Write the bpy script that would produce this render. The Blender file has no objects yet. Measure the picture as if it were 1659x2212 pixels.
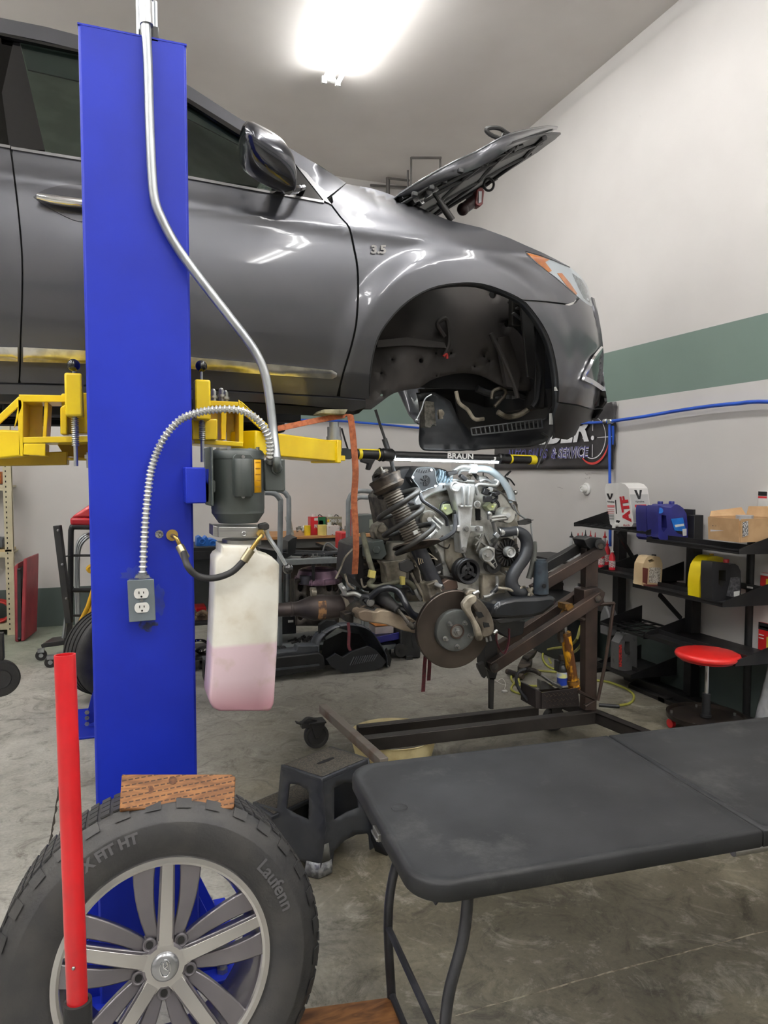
import bpy, math, random
from mathutils import Vector, Matrix, geometry
random.seed(7)
SC = bpy.context.scene
COL = SC.collection
# ---------------- camera ----------------
F = 1534.0
EYE = Vector((0, 0, 1.6))
PIT = math.radians(3.2); YAW = math.radians(20.0)
FW = Vector((math.sin(YAW)*math.cos(PIT), math.cos(YAW)*math.cos(PIT), -math.sin(PIT)))
RT = Vector((math.cos(YAW), -math.sin(YAW), 0)); UP = RT.cross(FW)
cam = bpy.data.cameras.new('camera'); cam.sensor_fit = 'VERTICAL'; cam.sensor_height = 24.0
cam.lens = 24.0*F/2212.0; cam.clip_start = 0.02
camo = bpy.data.objects.new('camera', cam); COL.objects.link(camo)
camo.matrix_world = Matrix.Translation(EYE) @ Matrix((RT, UP, -FW)).transposed().to_4x4()
SC.camera = camo
# ---------------- world, exposure ----------------
wd = bpy.data.worlds.new('world'); SC.world = wd; wd.use_nodes = True
wd.node_tree.nodes['Background'].inputs[0].default_value = (0.6, 0.65, 0.7, 1)
wd.node_tree.nodes['Background'].inputs[1].default_value = 0.05
SC.view_settings.view_transform = 'Standard'; SC.view_settings.look = 'None'
SC.view_settings.gamma = 1.0; SC.view_settings.use_curve_mapping = False
SC.view_settings.exposure = 0.20
TUBE_POWER = 50.0
WORK_POWER = 60.0
CEIL = 5.0; BACK = 8.05; RIGHT = 3.82; LEFT = -4.5; FRONT = -5.0
def ray(u, v): return FW + RT*((u-829.5)/F) + UP*((1106-v)/F)
def W(u, v, X=None, Y=None, Z=None, d=None):
	"""the point of the room where pixel (u, v) meets a plane"""
	r = ray(u, v)
	if d is not None: t = d
	elif X is not None: t = X/r.x
	elif Y is not None: t = Y/r.y
	else: t = (Z-EYE.z)/r.z
	return EYE + r*t
def WY(pts, Y): return [W(u, v, Y=Y) for u, v in pts]
# ---------------- materials ----------------
def lin(c):
	out = []
	for x in c:
		x = x/255.0
		out.append(x/12.92 if x <= 0.04045 else ((x+0.055)/1.055)**2.4)
	return out
MATS = {}
def mat(name, rgb, rough=0.5, metal=0.0, rgb2=None, scale=6.0, lo=0.4, hi=0.6, bump=0.0, bscale=60.0, coat=0.0,
		stretch=None, emit=0.0, spec=0.5, detail=4.0, rvar=0.0, sss=0.0):
	if name in MATS: return MATS[name]
	m = bpy.data.materials.new(name); m.use_nodes = True; nt = m.node_tree; N = nt.nodes; L = nt.links
	b = N['Principled BSDF']; c = lin(rgb)
	b.inputs['Roughness'].default_value = rough; b.inputs['Metallic'].default_value = metal
	b.inputs['Base Color'].default_value = (*c, 1); b.inputs['Coat Weight'].default_value = coat
	b.inputs['Coat Roughness'].default_value = 0.05
	b.inputs['Specular IOR Level'].default_value = spec
	if sss: b.inputs['Subsurface Weight'].default_value = sss; b.inputs['Subsurface Scale'].default_value = 0.05
	tc = N.new('ShaderNodeTexCoord'); mp = N.new('ShaderNodeMapping'); L.new(tc.outputs['Object'], mp.inputs[0])
	if stretch: mp.inputs['Scale'].default_value = stretch
	c2 = lin(rgb2) if rgb2 else [x*0.82 for x in c]
	no = N.new('ShaderNodeTexNoise'); no.inputs['Scale'].default_value = scale; no.inputs['Detail'].default_value = detail
	L.new(mp.outputs[0], no.inputs['Vector'])
	rp = N.new('ShaderNodeValToRGB'); rp.color_ramp.elements[0].position = lo; rp.color_ramp.elements[1].position = hi
	rp.color_ramp.elements[0].color = (*c2, 1); rp.color_ramp.elements[1].color = (*c, 1)
	L.new(no.outputs['Fac'], rp.inputs[0]); L.new(rp.outputs[0], b.inputs['Base Color'])
	if rvar:
		mr = N.new('ShaderNodeMapRange'); mr.inputs['To Min'].default_value = max(0.02, rough-rvar); mr.inputs['To Max'].default_value = rough+rvar
		L.new(no.outputs['Fac'], mr.inputs[0]); L.new(mr.outputs[0], b.inputs['Roughness'])
	if bump:
		n2 = N.new('ShaderNodeTexNoise'); n2.inputs['Scale'].default_value = bscale; n2.inputs['Detail'].default_value = 3
		L.new(mp.outputs[0], n2.inputs['Vector'])
		bp = N.new('ShaderNodeBump'); bp.inputs['Strength'].default_value = bump; bp.inputs['Distance'].default_value = 0.005
		L.new(n2.outputs['Fac'], bp.inputs['Height']); L.new(bp.outputs[0], b.inputs['Normal'])
	if emit:
		b.inputs['Emission Color'].default_value = (*c, 1); b.inputs['Emission Strength'].default_value = emit
	MATS[name] = m; return m
def glass(name, tint, refl_rough=0.02):
	if name in MATS: return MATS[name]
	m = bpy.data.materials.new(name); m.use_nodes = True; nt = m.node_tree; N = nt.nodes; L = nt.links
	for n in list(N):
		if n.type != 'OUTPUT_MATERIAL': N.remove(n)
	out = [n for n in N if n.type == 'OUTPUT_MATERIAL'][0]
	t = N.new('ShaderNodeBsdfTransparent'); t.inputs[0].default_value = (*tint, 1)
	g = N.new('ShaderNodeBsdfGlossy'); g.inputs['Roughness'].default_value = refl_rough
	lw = N.new('ShaderNodeLayerWeight'); lw.inputs[0].default_value = .5
	pw = N.new('ShaderNodeMath'); pw.operation = 'POWER'; L.new(lw.outputs['Facing'], pw.inputs[0]); pw.inputs[1].default_value = 4
	fr = N.new('ShaderNodeMath'); fr.operation = 'MULTIPLY_ADD'; L.new(pw.outputs[0], fr.inputs[0]); fr.inputs[1].default_value = .7; fr.inputs[2].default_value = .04
	mx = N.new('ShaderNodeMixShader'); L.new(fr.outputs[0], mx.inputs[0]); L.new(t.outputs[0], mx.inputs[1]); L.new(g.outputs[0], mx.inputs[2])
	L.new(mx.outputs[0], out.inputs[0]); MATS[name] = m; return m
M_BLUE = mat('blue_paint', (20, 43, 172), 0.5, 0, (17, 38, 160), 3, spec=.35)
M_YEL = mat('yellow_paint', (240, 208, 18), 0.35, 0, (225, 190, 12), 5, coat=0.3)
M_BLK = mat('black_plastic', (26, 27, 29), 0.45, 0, (36, 37, 39), 9)
M_BLKM = mat('black_steel', (30, 31, 33), 0.4, 0, (42, 41, 40), 8, rvar=0.1)
M_RUB = mat('rubber', (38, 38, 40), 0.6, 0, (48, 47, 46), 12, bump=0.15)
M_STEEL = mat('bare_steel', (168, 168, 166), 0.32, 0.9, (140, 140, 138), 14)
M_CHS = mat('worn_chrome', (215, 216, 218), 0.22, 1.0, (185, 186, 188), 30)
M_CHR = mat('chrome', (225, 226, 228), 0.08, 1.0, (205, 206, 208), 5)
M_ALU = mat('cast_aluminium', (206, 206, 200), 0.34, 0.65, (128, 124, 114), 9, lo=0.38, hi=0.56, bump=0.25, bscale=90)
M_ALUD = mat('dirty_aluminium', (176, 168, 152), 0.48, 0.45, (78, 72, 62), 12, lo=0.35, hi=0.62, bump=0.3, bscale=70)
M_DIRT = mat('grimy_steel', (86, 76, 66), 0.55, 0.4, (34, 31, 29), 14, bump=0.3, bscale=80)
M_RUST = mat('brown_steel', (98, 80, 70), 0.42, 0.55, (58, 50, 47), 7, lo=0.3, hi=0.7, rvar=0.12, bump=0.1)
M_GUN = mat('machine_grey', (74, 80, 78), 0.42, 0.1, (62, 68, 66), 4, coat=0.15)
M_WHT = mat('white_plastic', (226, 226, 222), 0.4)
M_RED = mat('red_paint', (200, 24, 34), 0.35, 0, (180, 18, 28), 5, coat=0.3)
M_BRASS = mat('brass', (190, 160, 92), 0.28, 0.9)
M_GALV = mat('galvanised_steel', (176, 180, 182), 0.34, 0.85, (150, 154, 158), 30, stretch=(1, 1, 0.1))
# ---------------- mesh builder ----------------
def ortho(ax):
	ax = Vector(ax).normalized()
	t = Vector((0, 0, 1)) if abs(ax.z) < 0.9 else Vector((1, 0, 0))
	a = ax.cross(t).normalized(); return a, ax.cross(a).normalized(), ax
def smooth_path(pts, n=6):
	P = [Vector(p) for p in pts]
	if len(P) < 3: return P
	out = []
	for i in range(len(P)-1):
		p0 = P[i-1] if i > 0 else P[0]*2-P[1]; p1 = P[i]; p2 = P[i+1]; p3 = P[i+2] if i+2 < len(P) else P[-1]*2-P[-2]
		for k in range(n):
			t = k/n
			out.append(0.5*((2*p1)+(p2-p0)*t+(2*p0-5*p1+4*p2-p3)*t*t+(3*p1-p0-3*p2+p3)*t**3))
	out.append(P[-1]); return out
class MB:
	def __init__(s): s.v = []; s.f = []
	def add(s, vs, fs):
		o = len(s.v); s.v += [Vector(v) for v in vs]; s.f += [tuple(i+o for i in f) for f in fs]; return s
	def box(s, c, sz, R=None):
		c = Vector(c); h = Vector(sz)/2; vs = []
		for x in (-1, 1):
			for y in (-1, 1):
				for z in (-1, 1):
					p = Vector((x*h.x, y*h.y, z*h.z)); vs.append(c+(R @ p if R else p))
		return s.add(vs, [(0, 1, 3, 2), (4, 6, 7, 5), (0, 4, 5, 1), (2, 3, 7, 6), (0, 2, 6, 4), (1, 5, 7, 3)])
	def box2(s, a, b):
		a = Vector(a); b = Vector(b); return s.box((a+b)/2, [abs(x) for x in (b-a)])
	def beam(s, a, b, w, h, up=(0, 0, 1)):
		a = Vector(a); b = Vector(b); x = (b-a).normalized(); y = Vector(up).cross(x).normalized(); z = x.cross(y)
		R = Matrix((x, y, z)).transposed(); return s.box((a+b)/2, ((b-a).length, w, h), R)
	def cyl(s, a, b, r, r2=None, n=20, cap=True):
		a = Vector(a); b = Vector(b); r2 = r if r2 is None else r2; e, g, ax = ortho(b-a); vs = []
		for p, q in ((a, r), (b, r2)):
			for i in range(n):
				t = 2*math.pi*i/n; vs.append(p+(e*math.cos(t)+g*math.sin(t))*q)
		fs = [(i, (i+1) % n, n+(i+1) % n, n+i) for i in range(n)]
		if cap: fs += [tuple(range(n-1, -1, -1)), tuple(range(n, 2*n))]
		return s.add(vs, fs)
	def lathe(s, prof, o, ax=(0, 0, 1), n=36, a0=0, a1=2*math.pi, sx=1.0):
		o = Vector(o); e, g, ax = ortho(ax); full = abs(a1-a0-2*math.pi) < 1e-6; m = n if full else n+1; vs = []
		for r, h in prof:
			for i in range(m):
				t = a0+(a1-a0)*i/n; vs.append(o+ax*h+(e*math.cos(t)*sx+g*math.sin(t))*r)
		fs = []
		for k in range(len(prof)-1):
			for i in range(n):
				j = (i+1) % m; fs.append((k*m+i, k*m+j, (k+1)*m+j, (k+1)*m+i))
		return s.add(vs, fs)
	def disc(s, c, ax, r, h, n=24): c = Vector(c); ax = Vector(ax).normalized(); return s.cyl(c, c+ax*h, r, n=n)
	def sphere(s, c, r, n=14, sc=(1, 1, 1)):
		c = Vector(c); vs = []; fs = []; m = n
		for i in range(1, m):
			p = math.pi*i/m
			for j in range(n):
				t = 2*math.pi*j/n; vs.append(c+Vector((math.sin(p)*math.cos(t)*sc[0], math.sin(p)*math.sin(t)*sc[1], math.cos(p)*sc[2]))*r)
		vs += [c+Vector((0, 0, r*sc[2])), c-Vector((0, 0, r*sc[2]))]; T = len(vs)-2; B = T+1
		for i in range(m-2):
			for j in range(n): k = (j+1) % n; fs.append((i*n+j, (i+1)*n+j, (i+1)*n+k, i*n+k))
		for j in range(n):
			k = (j+1) % n; fs.append((T, j, k)); fs.append((B, (m-2)*n+k, (m-2)*n+j))
		return s.add(vs, fs)
	def torus(s, c, ax, R, r, n=32, m=10, a0=0, a1=2*math.pi):
		e, g, ax = ortho(ax); c = Vector(c)
		pts = [c+(e*math.cos(a0+(a1-a0)*i/n)+g*math.sin(a0+(a1-a0)*i/n))*R for i in range(n+1)]
		return s.tube(pts, r, m, 0)
	def tube(s, pts, r, n=8, sm=6, cap=True, flat=None):
		P = smooth_path(pts, sm) if sm else [Vector(p) for p in pts]
		if len(P) < 2: return s
		K = len(P); rr = r if isinstance(r, (list, tuple)) else None; vs = []; up = None
		for i, p in enumerate(P):
			t = (P[min(i+1, K-1)]-P[max(i-1, 0)])
			if t.length < 1e-9: t = Vector((0, 0, 1))
			t.normalize()
			if up is None: up, _, _ = ortho(t)
			up = (up-t*up.dot(t))
			if up.length < 1e-6: up, _, _ = ortho(t)
			up.normalize(); sd = t.cross(up)
			if rr:
				q = i/(K-1)*(len(rr)-1); a = int(min(q, len(rr)-2)) if len(rr) > 1 else 0; R = rr[a]+(rr[a+1]-rr[a])*(q-a)
			else: R = r
			for j in range(n):
				a = 2*math.pi*j/n; vs.append(p+(up*math.cos(a)+sd*math.sin(a))*R)
		fs = []
		for i in range(K-1):
			for j in range(n): k = (j+1) % n; fs.append((i*n+j, i*n+k, (i+1)*n+k, (i+1)*n+j))
		if cap: fs += [tuple(range(n-1, -1, -1)), tuple(range((K-1)*n, K*n))]
		return s.add(vs, fs)
	def prism(s, pts, vec):
		P = [Vector(p) for p in pts]; n = len(P); vec = Vector(vec)
		return s.add(P+[p+vec for p in P], [tuple(range(n)), tuple(range(2*n-1, n-1, -1))]+[(i, (i+1) % n, n+(i+1) % n, n+i) for i in range(n)])
	def pz(s, px, Y, dy): return s.prism(WY(px, Y), (0, dy, 0))
	def ribbon(s, pts, wv, th=0.002, sm=6):
		"""flat strap along pts, width vector wv"""
		P = smooth_path(pts, sm) if sm else [Vector(p) for p in pts]; wv = Vector(wv); vs = []; K = len(P)
		for i, p in enumerate(P):
			t = (P[min(i+1, K-1)]-P[max(i-1, 0)]).normalized(); nn = t.cross(wv).normalized()*th/2
			vs += [p-wv/2-nn, p+wv/2-nn, p+wv/2+nn, p-wv/2+nn]
		fs = [(i*4+j, i*4+(j+1) % 4, (i+1)*4+(j+1) % 4, (i+1)*4+j) for i in range(K-1) for j in range(4)]
		fs += [(3, 2, 1, 0), tuple((K-1)*4+j for j in range(4))]
		return s.add(vs, fs)
	def loft(s, rings, cap=True, closed=True):
		n = len(rings[0]); vs = [p for r in rings for p in r]; fs = []
		for i in range(len(rings)-1):
			for j in range(n if closed else n-1): k = (j+1) % n; fs.append((i*n+j, i*n+k, (i+1)*n+k, (i+1)*n+j))
		if cap and closed: fs += [tuple(range(n-1, -1, -1)), tuple(range((len(rings)-1)*n, len(rings)*n))]
		return s.add(vs, fs)
	def text(s, body, o, xd, yd, size, th=0.0008, bold=0.0, align='CENTER', shear=0.0, arc=None, sx=1.0, outline=0):
		vs, fs = text2d(body, size, bold, align, shear)
		o = Vector(o); xd = Vector(xd).normalized(); yd = Vector(yd).normalized(); nn = xd.cross(yd)
		for dz in (0, 1):
			out = []
			for x, y in vs:
				if arc:
					R, a0, c = arc; a = a0-x*sx/R; rr = R+y
					out.append(Vector(c)+(xd*math.cos(a)+yd*math.sin(a))*rr+nn*th*dz)
				else: out.append(o+xd*x*sx+yd*y+nn*th*dz)
			s.add(out, fs)
		return s
	def build(s, name, m, parent=None, bev=0, ang=38, sub=0, solid=0, smooth=True, flip=False):
		me = bpy.data.meshes.new(name)
		org = ORG.get(parent.name, Vector()) if parent else Vector()
		if parent is None and s.v:
			xs = [v.x for v in s.v]; ys = [v.y for v in s.v]; zs = [v.z for v in s.v]
			org = Vector(((min(xs)+max(xs))/2, (min(ys)+max(ys))/2, min(zs)))
		me.from_pydata([v-org for v in s.v], [], s.f); me.validate(); me.materials.append(m)
		import bmesh as bm_
		b = bm_.new(); b.from_mesh(me)
		if not flip: bm_.ops.recalc_face_normals(b, faces=b.faces)
		b.to_mesh(me); b.free()
		if smooth:
			me.polygons.foreach_set('use_smooth', [True]*len(me.polygons)); me.set_sharp_from_angle(angle=math.radians(ang))
		o = bpy.data.objects.new(name, me); COL.objects.link(o)
		if parent: o.parent = parent; ORG[o.name] = org
		else: o.location = org; ORG[o.name] = org
		if solid:
			q = o.modifiers.new('t', 'SOLIDIFY'); q.thickness = abs(solid); q.offset = -1 if solid > 0 else 1
		if bev:
			q = o.modifiers.new('b', 'BEVEL'); q.width = bev; q.segments = 2; q.limit_method = 'ANGLE'; q.angle_limit = math.radians(40)
			q.harden_normals = False
		if sub:
			q = o.modifiers.new('s', 'SUBSURF'); q.levels = sub; q.render_levels = sub
		return o
ORG = {}
TXT = {}
def text2d(body, size, bold, align, shear):
	key = (body, size, bold, align, shear)
	if key in TXT: return TXT[key]
	cu = bpy.data.curves.new('t', 'FONT'); cu.body = body; cu.size = size; cu.offset = bold; cu.align_x = align; cu.align_y = 'CENTER'; cu.shear = shear
	cu.resolution_u = 3
	o = bpy.data.objects.new('t', cu); COL.objects.link(o); bpy.context.view_layer.update()
	dg = bpy.context.evaluated_depsgraph_get(); e = o.evaluated_get(dg); me = e.to_mesh()
	vs = [(v.co.x, v.co.y) for v in me.vertices]; fs = [tuple(p.vertices) for p in me.polygons]
	e.to_mesh_clear(); bpy.data.objects.remove(o); bpy.data.curves.remove(cu)
	TXT[key] = (vs, fs); return vs, fs
def thing(name, label, cat, loc=(0, 0, 0), group=None):
	o = bpy.data.objects.new(name, None); o.empty_display_size = 0.1; COL.objects.link(o); o.location = loc
	ORG[o.name] = Vector(loc); o['label'] = label; o['category'] = cat
	if group: o['group'] = group
	return o
def tag(o, label, cat, group=None, kind=None):
	o['label'] = label; o['category'] = cat
	if group: o['group'] = group
	if kind: o['kind'] = kind
	return o
def struct(o): o['kind'] = 'structure'; return o
def lab(o, label): o['label'] = label; return o
def copy_tree(o, delta, label=None, parent=None):
	c = o.copy(); COL.objects.link(c)
	if parent: c.parent = parent
	else: c.location = Vector(o.location)+Vector(delta)
	if label: c['label'] = label
	for ch in [x for x in bpy.data.objects if x.parent == o]: copy_tree(ch, delta, None, c)
	return c
def in_poly(x, y, P):
	r = False; j = len(P)-1
	for i in range(len(P)):
		xi, yi = P[i]; xj, yj = P[j]
		if (yi > y) != (yj > y) and x < (xj-xi)*(y-yi)/(yj-yi)+xi: r = not r
		j = i
	return r
def dens(P, step, closed=True):
	out = []; n = len(P)
	for i in range(n if closed else n-1):
		a = P[i]; b = P[(i+1) % n]; L = math.dist(a, b); k = max(1, int(L/step+0.5))
		for q in range(k): out.append((a[0]+(b[0]-a[0])*q/k, a[1]+(b[1]-a[1])*q/k))
	if not closed: out.append(P[-1])
	return out
def smooth2(P, n=5):
	return [(p.x, p.y) for p in smooth_path([Vector((a, b, 0)) for a, b in P], n)]
def cdt(outline, holes, mapf, step, name, m, parent, solid=0.012, face=(0, -1, 0), ang=60, bev=0, nf=None):
	O = dens(outline, step); H = [dens(h, step) for h in holes]
	vs = []; ed = []
	for loop in [O]+H:
		s = len(vs); vs += [Vector(p) for p in loop]; n = len(loop); ed += [(s+i, s+(i+1) % n) for i in range(n)]
	xs = [p[0] for p in O]; ys = [p[1] for p in O]; bd = vs[:]
	y = min(ys)+step*0.5; r = 0
	while y < max(ys):
		x = min(xs)+step*(0.5 if r % 2 else 0.1)
		while x < max(xs):
			if in_poly(x, y, O) and not any(in_poly(x, y, h) for h in H):
				if min((x-q[0])**2+(y-q[1])**2 for q in bd) > (0.45*step)**2: vs.append(Vector((x, y)))
			x += step
		y += step*0.87; r += 1
	res = geometry.delaunay_2d_cdt(vs, ed, [], 0, 1e-5)
	V2, _, FS = res[0], res[1], res[2]
	fs = []
	for f in FS:
		cx = sum(V2[i][0] for i in f)/len(f); cy = sum(V2[i][1] for i in f)/len(f)
		if in_poly(cx, cy, O) and not any(in_poly(cx, cy, h) for h in H): fs.append(tuple(f))
	P3 = [mapf(v[0], v[1]) for v in V2]
	if fs:
		n = Vector()
		for f in fs:
			a, b, c = P3[f[0]], P3[f[1]], P3[f[2]]; n += (b-a).cross(c-a)
		if n.dot(Vector(face)) < 0: fs = [tuple(reversed(f)) for f in fs]
	mb = MB(); mb.add(P3, fs)
	if not nf: return mb.build(name, m, parent, solid=solid, flip=True, ang=ang, bev=bev)
	# skin with its own back and rim; the front keeps the true surface normals
	NM = [nf(p) for p in P3]; n0 = len(P3)
	mb.v += [p-q*solid for p, q in zip(P3, NM)]; mb.f += [tuple(n0+i for i in reversed(f)) for f in fs]
	cnt = {}
	for f in fs:
		for i in range(len(f)): a, b = f[i], f[(i+1) % len(f)]; cnt[(a, b)] = cnt.get((a, b), 0)+1
	for a, b in list(cnt):
		if (b, a) not in cnt: mb.f.append((b, a, n0+a, n0+b))
	o = mb.build(name, m, parent, flip=True, ang=50); me = o.data
	cn = []
	nv = len(me.vertices)
	for poly in me.polygons:
		front = all(v < n0 for v in poly.vertices)
		for v in poly.vertices: cn.append(tuple(NM[v]) if front else (0, 0, 0))
	me.normals_split_custom_set(cn)
	return o
# ================= the room =================
def wall_mat(name):
	m = bpy.data.materials.new(name); m.use_nodes = True; nt = m.node_tree; N = nt.nodes; L = nt.links
	b = N['Principled BSDF']; b.inputs['Roughness'].default_value = 0.62
	ge = N.new('ShaderNodeNewGeometry'); sp = N.new('ShaderNodeSeparateXYZ'); L.new(ge.outputs['Position'], sp.inputs[0])
	no = N.new('ShaderNodeTexNoise'); no.inputs['Scale'].default_value = 0.9; no.inputs['Detail'].default_value = 6; L.new(ge.outputs['Position'], no.inputs['Vector'])
	def ramp(a, c1, c2, src, p0=0.35, p1=0.65):
		r = N.new('ShaderNodeValToRGB'); r.color_ramp.elements[0].position = p0; r.color_ramp.elements[1].position = p1
		r.color_ramp.elements[0].color = (*lin(c1), 1); r.color_ramp.elements[1].color = (*lin(c2), 1); L.new(src, r.inputs[0]); return r.outputs[0]
	white = ramp(0, (192, 189, 186), (202, 199, 196), no.outputs['Fac'])
	green = ramp(0, (104, 122, 114), (112, 130, 122), no.outputs['Fac'])
	dark = ramp(0, (66, 76, 74), (78, 90, 86), no.outputs['Fac'])
	def mix(fac, a, c):
		x = N.new('ShaderNodeMix'); x.data_type = 'RGBA'; L.new(fac, x.inputs[0]); L.new(a, x.inputs[6]); L.new(c, x.inputs[7]); return x.outputs[2]
	def gt(th, inv=False):
		x = N.new('ShaderNodeMath'); x.operation = 'LESS_THAN' if inv else 'GREATER_THAN'; L.new(sp.outputs['Z'], x.inputs[0]); x.inputs[1].default_value = th; return x.outputs[0]
	def mul(a, c):
		x = N.new('ShaderNodeMath'); x.operation = 'MULTIPLY'; L.new(a, x.inputs[0]); L.new(c, x.inputs[1]); return x.outputs[0]
	col = mix(mul(gt(2.186), gt(2.602, True)), white, green)
	col = mix(gt(0.405, True), col, dark)
	# scuffs: dark specks of wear on the paint
	n2 = N.new('ShaderNodeTexNoise'); n2.inputs['Scale'].default_value = 7; n2.inputs['Detail'].default_value = 8; n2.inputs['Roughness'].default_value = 0.7
	L.new(ge.outputs['Position'], n2.inputs['Vector'])
	r2 = N.new('ShaderNodeValToRGB'); r2.color_ramp.elements[0].position = 0.72; r2.color_ramp.elements[1].position = 0.80
	r2.color_ramp.elements[0].color = (0, 0, 0, 1); r2.color_ramp.elements[1].color = (0.35, 0.35, 0.35, 1); L.new(n2.outputs['Fac'], r2.inputs[0])
	dk = N.new('ShaderNodeRGB'); dk.outputs[0].default_value = (*lin((120, 112, 104)), 1)
	col = mix(r2.outputs[0], col, dk.outputs[0])
	L.new(col, b.inputs['Base Color'])
	bp = N.new('ShaderNodeBump'); bp.inputs['Strength'].default_value = 0.06; L.new(n2.outputs['Fac'], bp.inputs['Height']); L.new(bp.outputs[0], b.inputs['Normal'])
	return m
M_WALL = wall_mat('wall_paint')
def floor_mat():
	m = bpy.data.materials.new('stained_concrete'); m.use_nodes = True; nt = m.node_tree; N = nt.nodes; L = nt.links
	b = N['Principled BSDF']; ge = N.new('ShaderNodeNewGeometry')
	def noise(sc, det=6, ro=0.6, dist=0.0):
		n = N.new('ShaderNodeTexNoise'); n.inputs['Scale'].default_value = sc; n.inputs['Detail'].default_value = det; n.inputs['Roughness'].default_value = ro
		n.inputs['Distortion'].default_value = dist; L.new(ge.outputs['Position'], n.inputs['Vector']); return n.outputs['Fac']
	def ramp(src, stops):
		r = N.new('ShaderNodeValToRGB'); e = r.color_ramp.elements
		while len(e) < len(stops): e.new(0.5)
		for i, (p, c) in enumerate(stops): e[i].position = p; e[i].color = (*lin(c), 1)
		L.new(src, r.inputs[0]); return r.outputs[0]
	def mix(fac, a, c, mode='MIX'):
		x = N.new('ShaderNodeMix'); x.data_type = 'RGBA'; x.blend_type = mode
		if isinstance(fac, float): x.inputs[0].default_value = fac
		else: L.new(fac, x.inputs[0])
		L.new(a, x.inputs[6]); L.new(c, x.inputs[7]); return x.outputs[2]
	grey = ramp(noise(2.2, 9, 0.68, 0.3), [(0.3, (150, 148, 140)), (0.5, (182, 180, 172)), (0.68, (206, 204, 196))])
	brown = ramp(noise(1.6, 9, 0.66, 0.5), [(0.3, (82, 77, 63)), (0.55, (110, 104, 88)), (0.75, (150, 143, 122))])
	# the darker brown area lies to the right of the lift (x > 0.35) and fades out into paler grey
	sp = N.new('ShaderNodeSeparateXYZ'); L.new(ge.outputs['Position'], sp.inputs[0])
	a = N.new('ShaderNodeMath'); a.operation = 'MULTIPLY_ADD'; L.new(noise(0.8, 6, 0.6), a.inputs[0]); a.inputs[1].default_value = 1.6; a.inputs[2].default_value = -0.8
	s1 = N.new('ShaderNodeMath'); s1.operation = 'ADD'; L.new(sp.outputs['X'], s1.inputs[0]); L.new(a.outputs[0], s1.inputs[1])
	mr = N.new('ShaderNodeMapRange'); mr.inputs['From Min'].default_value = 0.1; mr.inputs['From Max'].default_value = 0.75; L.new(s1.outputs[0], mr.inputs[0])
	s2 = N.new('ShaderNodeMath'); s2.operation = 'ADD'; L.new(sp.outputs['Y'], s2.inputs[0]); L.new(a.outputs[0], s2.inputs[1])
	mr2 = N.new('ShaderNodeMapRange'); mr2.inputs['From Min'].default_value = 3.2; mr2.inputs['From Max'].default_value = 5.2; mr2.inputs['To Min'].default_value = 1.0; mr2.inputs['To Max'].default_value = 0.35
	L.new(s2.outputs[0], mr2.inputs[0])
	mm = N.new('ShaderNodeMath'); mm.operation = 'MULTIPLY'; L.new(mr.outputs[0], mm.inputs[0]); L.new(mr2.outputs[0], mm.inputs[1])
	col = mix(mm.outputs[0], grey, brown)
	# pale scratches and worn flakes
	v = N.new('ShaderNodeTexNoise'); v.inputs['Scale'].default_value = 3.0; v.inputs['Detail'].default_value = 12; v.inputs['Roughness'].default_value = 0.75; v.inputs['Distortion'].default_value = 2.5
	L.new(ge.outputs['Position'], v.inputs['Vector'])
	r = N.new('ShaderNodeValToRGB'); r.color_ramp.elements[0].position = 0.54; r.color_ramp.elements[1].position = 0.68
	r.color_ramp.elements[1].color = (0.6, 0.6, 0.6, 1); r.color_ramp.elements[0].color = (0, 0, 0, 1); L.new(v.outputs['Fac'], r.inputs[0])
	pale = N.new('ShaderNodeRGB'); pale.outputs[0].default_value = (*lin((188, 184, 172)), 1)
	col = mix(r.outputs[0], col, pale.outputs[0])
	dkn = ramp(noise(5, 12, 0.8, 1.5), [(0.36, (150, 146, 138)), (0.5, (255, 255, 255))])
	col = mix(0.8, col, dkn, 'MULTIPLY')
	fine = ramp(noise(60, 4, 0.7), [(0.3, (205, 205, 205)), (0.7, (255, 255, 255))])
	col = mix(0.7, col, fine, 'MULTIPLY')
	# greenish puddle stains in the far left corner
	n4 = N.new('ShaderNodeMapRange'); n4.inputs['From Min'].default_value = 6.2; n4.inputs['From Max'].default_value = 7.0; n4.inputs['To Max'].default_value = 0.55; L.new(s2.outputs[0], n4.inputs[0])
	n5 = N.new('ShaderNodeMapRange'); n5.inputs['From Min'].default_value = 1.0; n5.inputs['From Max'].default_value = 0.2; L.new(s1.outputs[0], n5.inputs[0])
	n6 = N.new('ShaderNodeMath'); n6.operation = 'MULTIPLY'; L.new(n4.outputs[0], n6.inputs[0]); L.new(n5.outputs[0], n6.inputs[1])
	gr = N.new('ShaderNodeRGB'); gr.outputs[0].default_value = (*lin((108, 128, 104)), 1)
	col = mix(n6.outputs[0], col, gr.outputs[0])
	L.new(col, b.inputs['Base Color'])
	ro = N.new('ShaderNodeMapRange'); ro.inputs['To Min'].default_value = 0.22; ro.inputs['To Max'].default_value = 0.55; L.new(noise(3, 6, 0.6), ro.inputs[0]); L.new(ro.outputs[0], b.inputs['Roughness'])
	bp = N.new('ShaderNodeBump'); bp.inputs['Strength'].default_value = 0.1; bp.inputs['Distance'].default_value = 0.003; L.new(v.outputs['Fac'], bp.inputs['Height']); L.new(bp.outputs[0], b.inputs['Normal'])
	return m
M_FLOOR = floor_mat()
M_CEIL = mat('ceiling_paint', (222, 218, 214), 0.7, 0, (208, 203, 199), 0.8, lo=0.35, hi=0.65)
struct(MB().box2((LEFT-.1, FRONT-.1, -.1), (RIGHT+.1, BACK+.1, 0)).build('floor', M_FLOOR))
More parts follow.
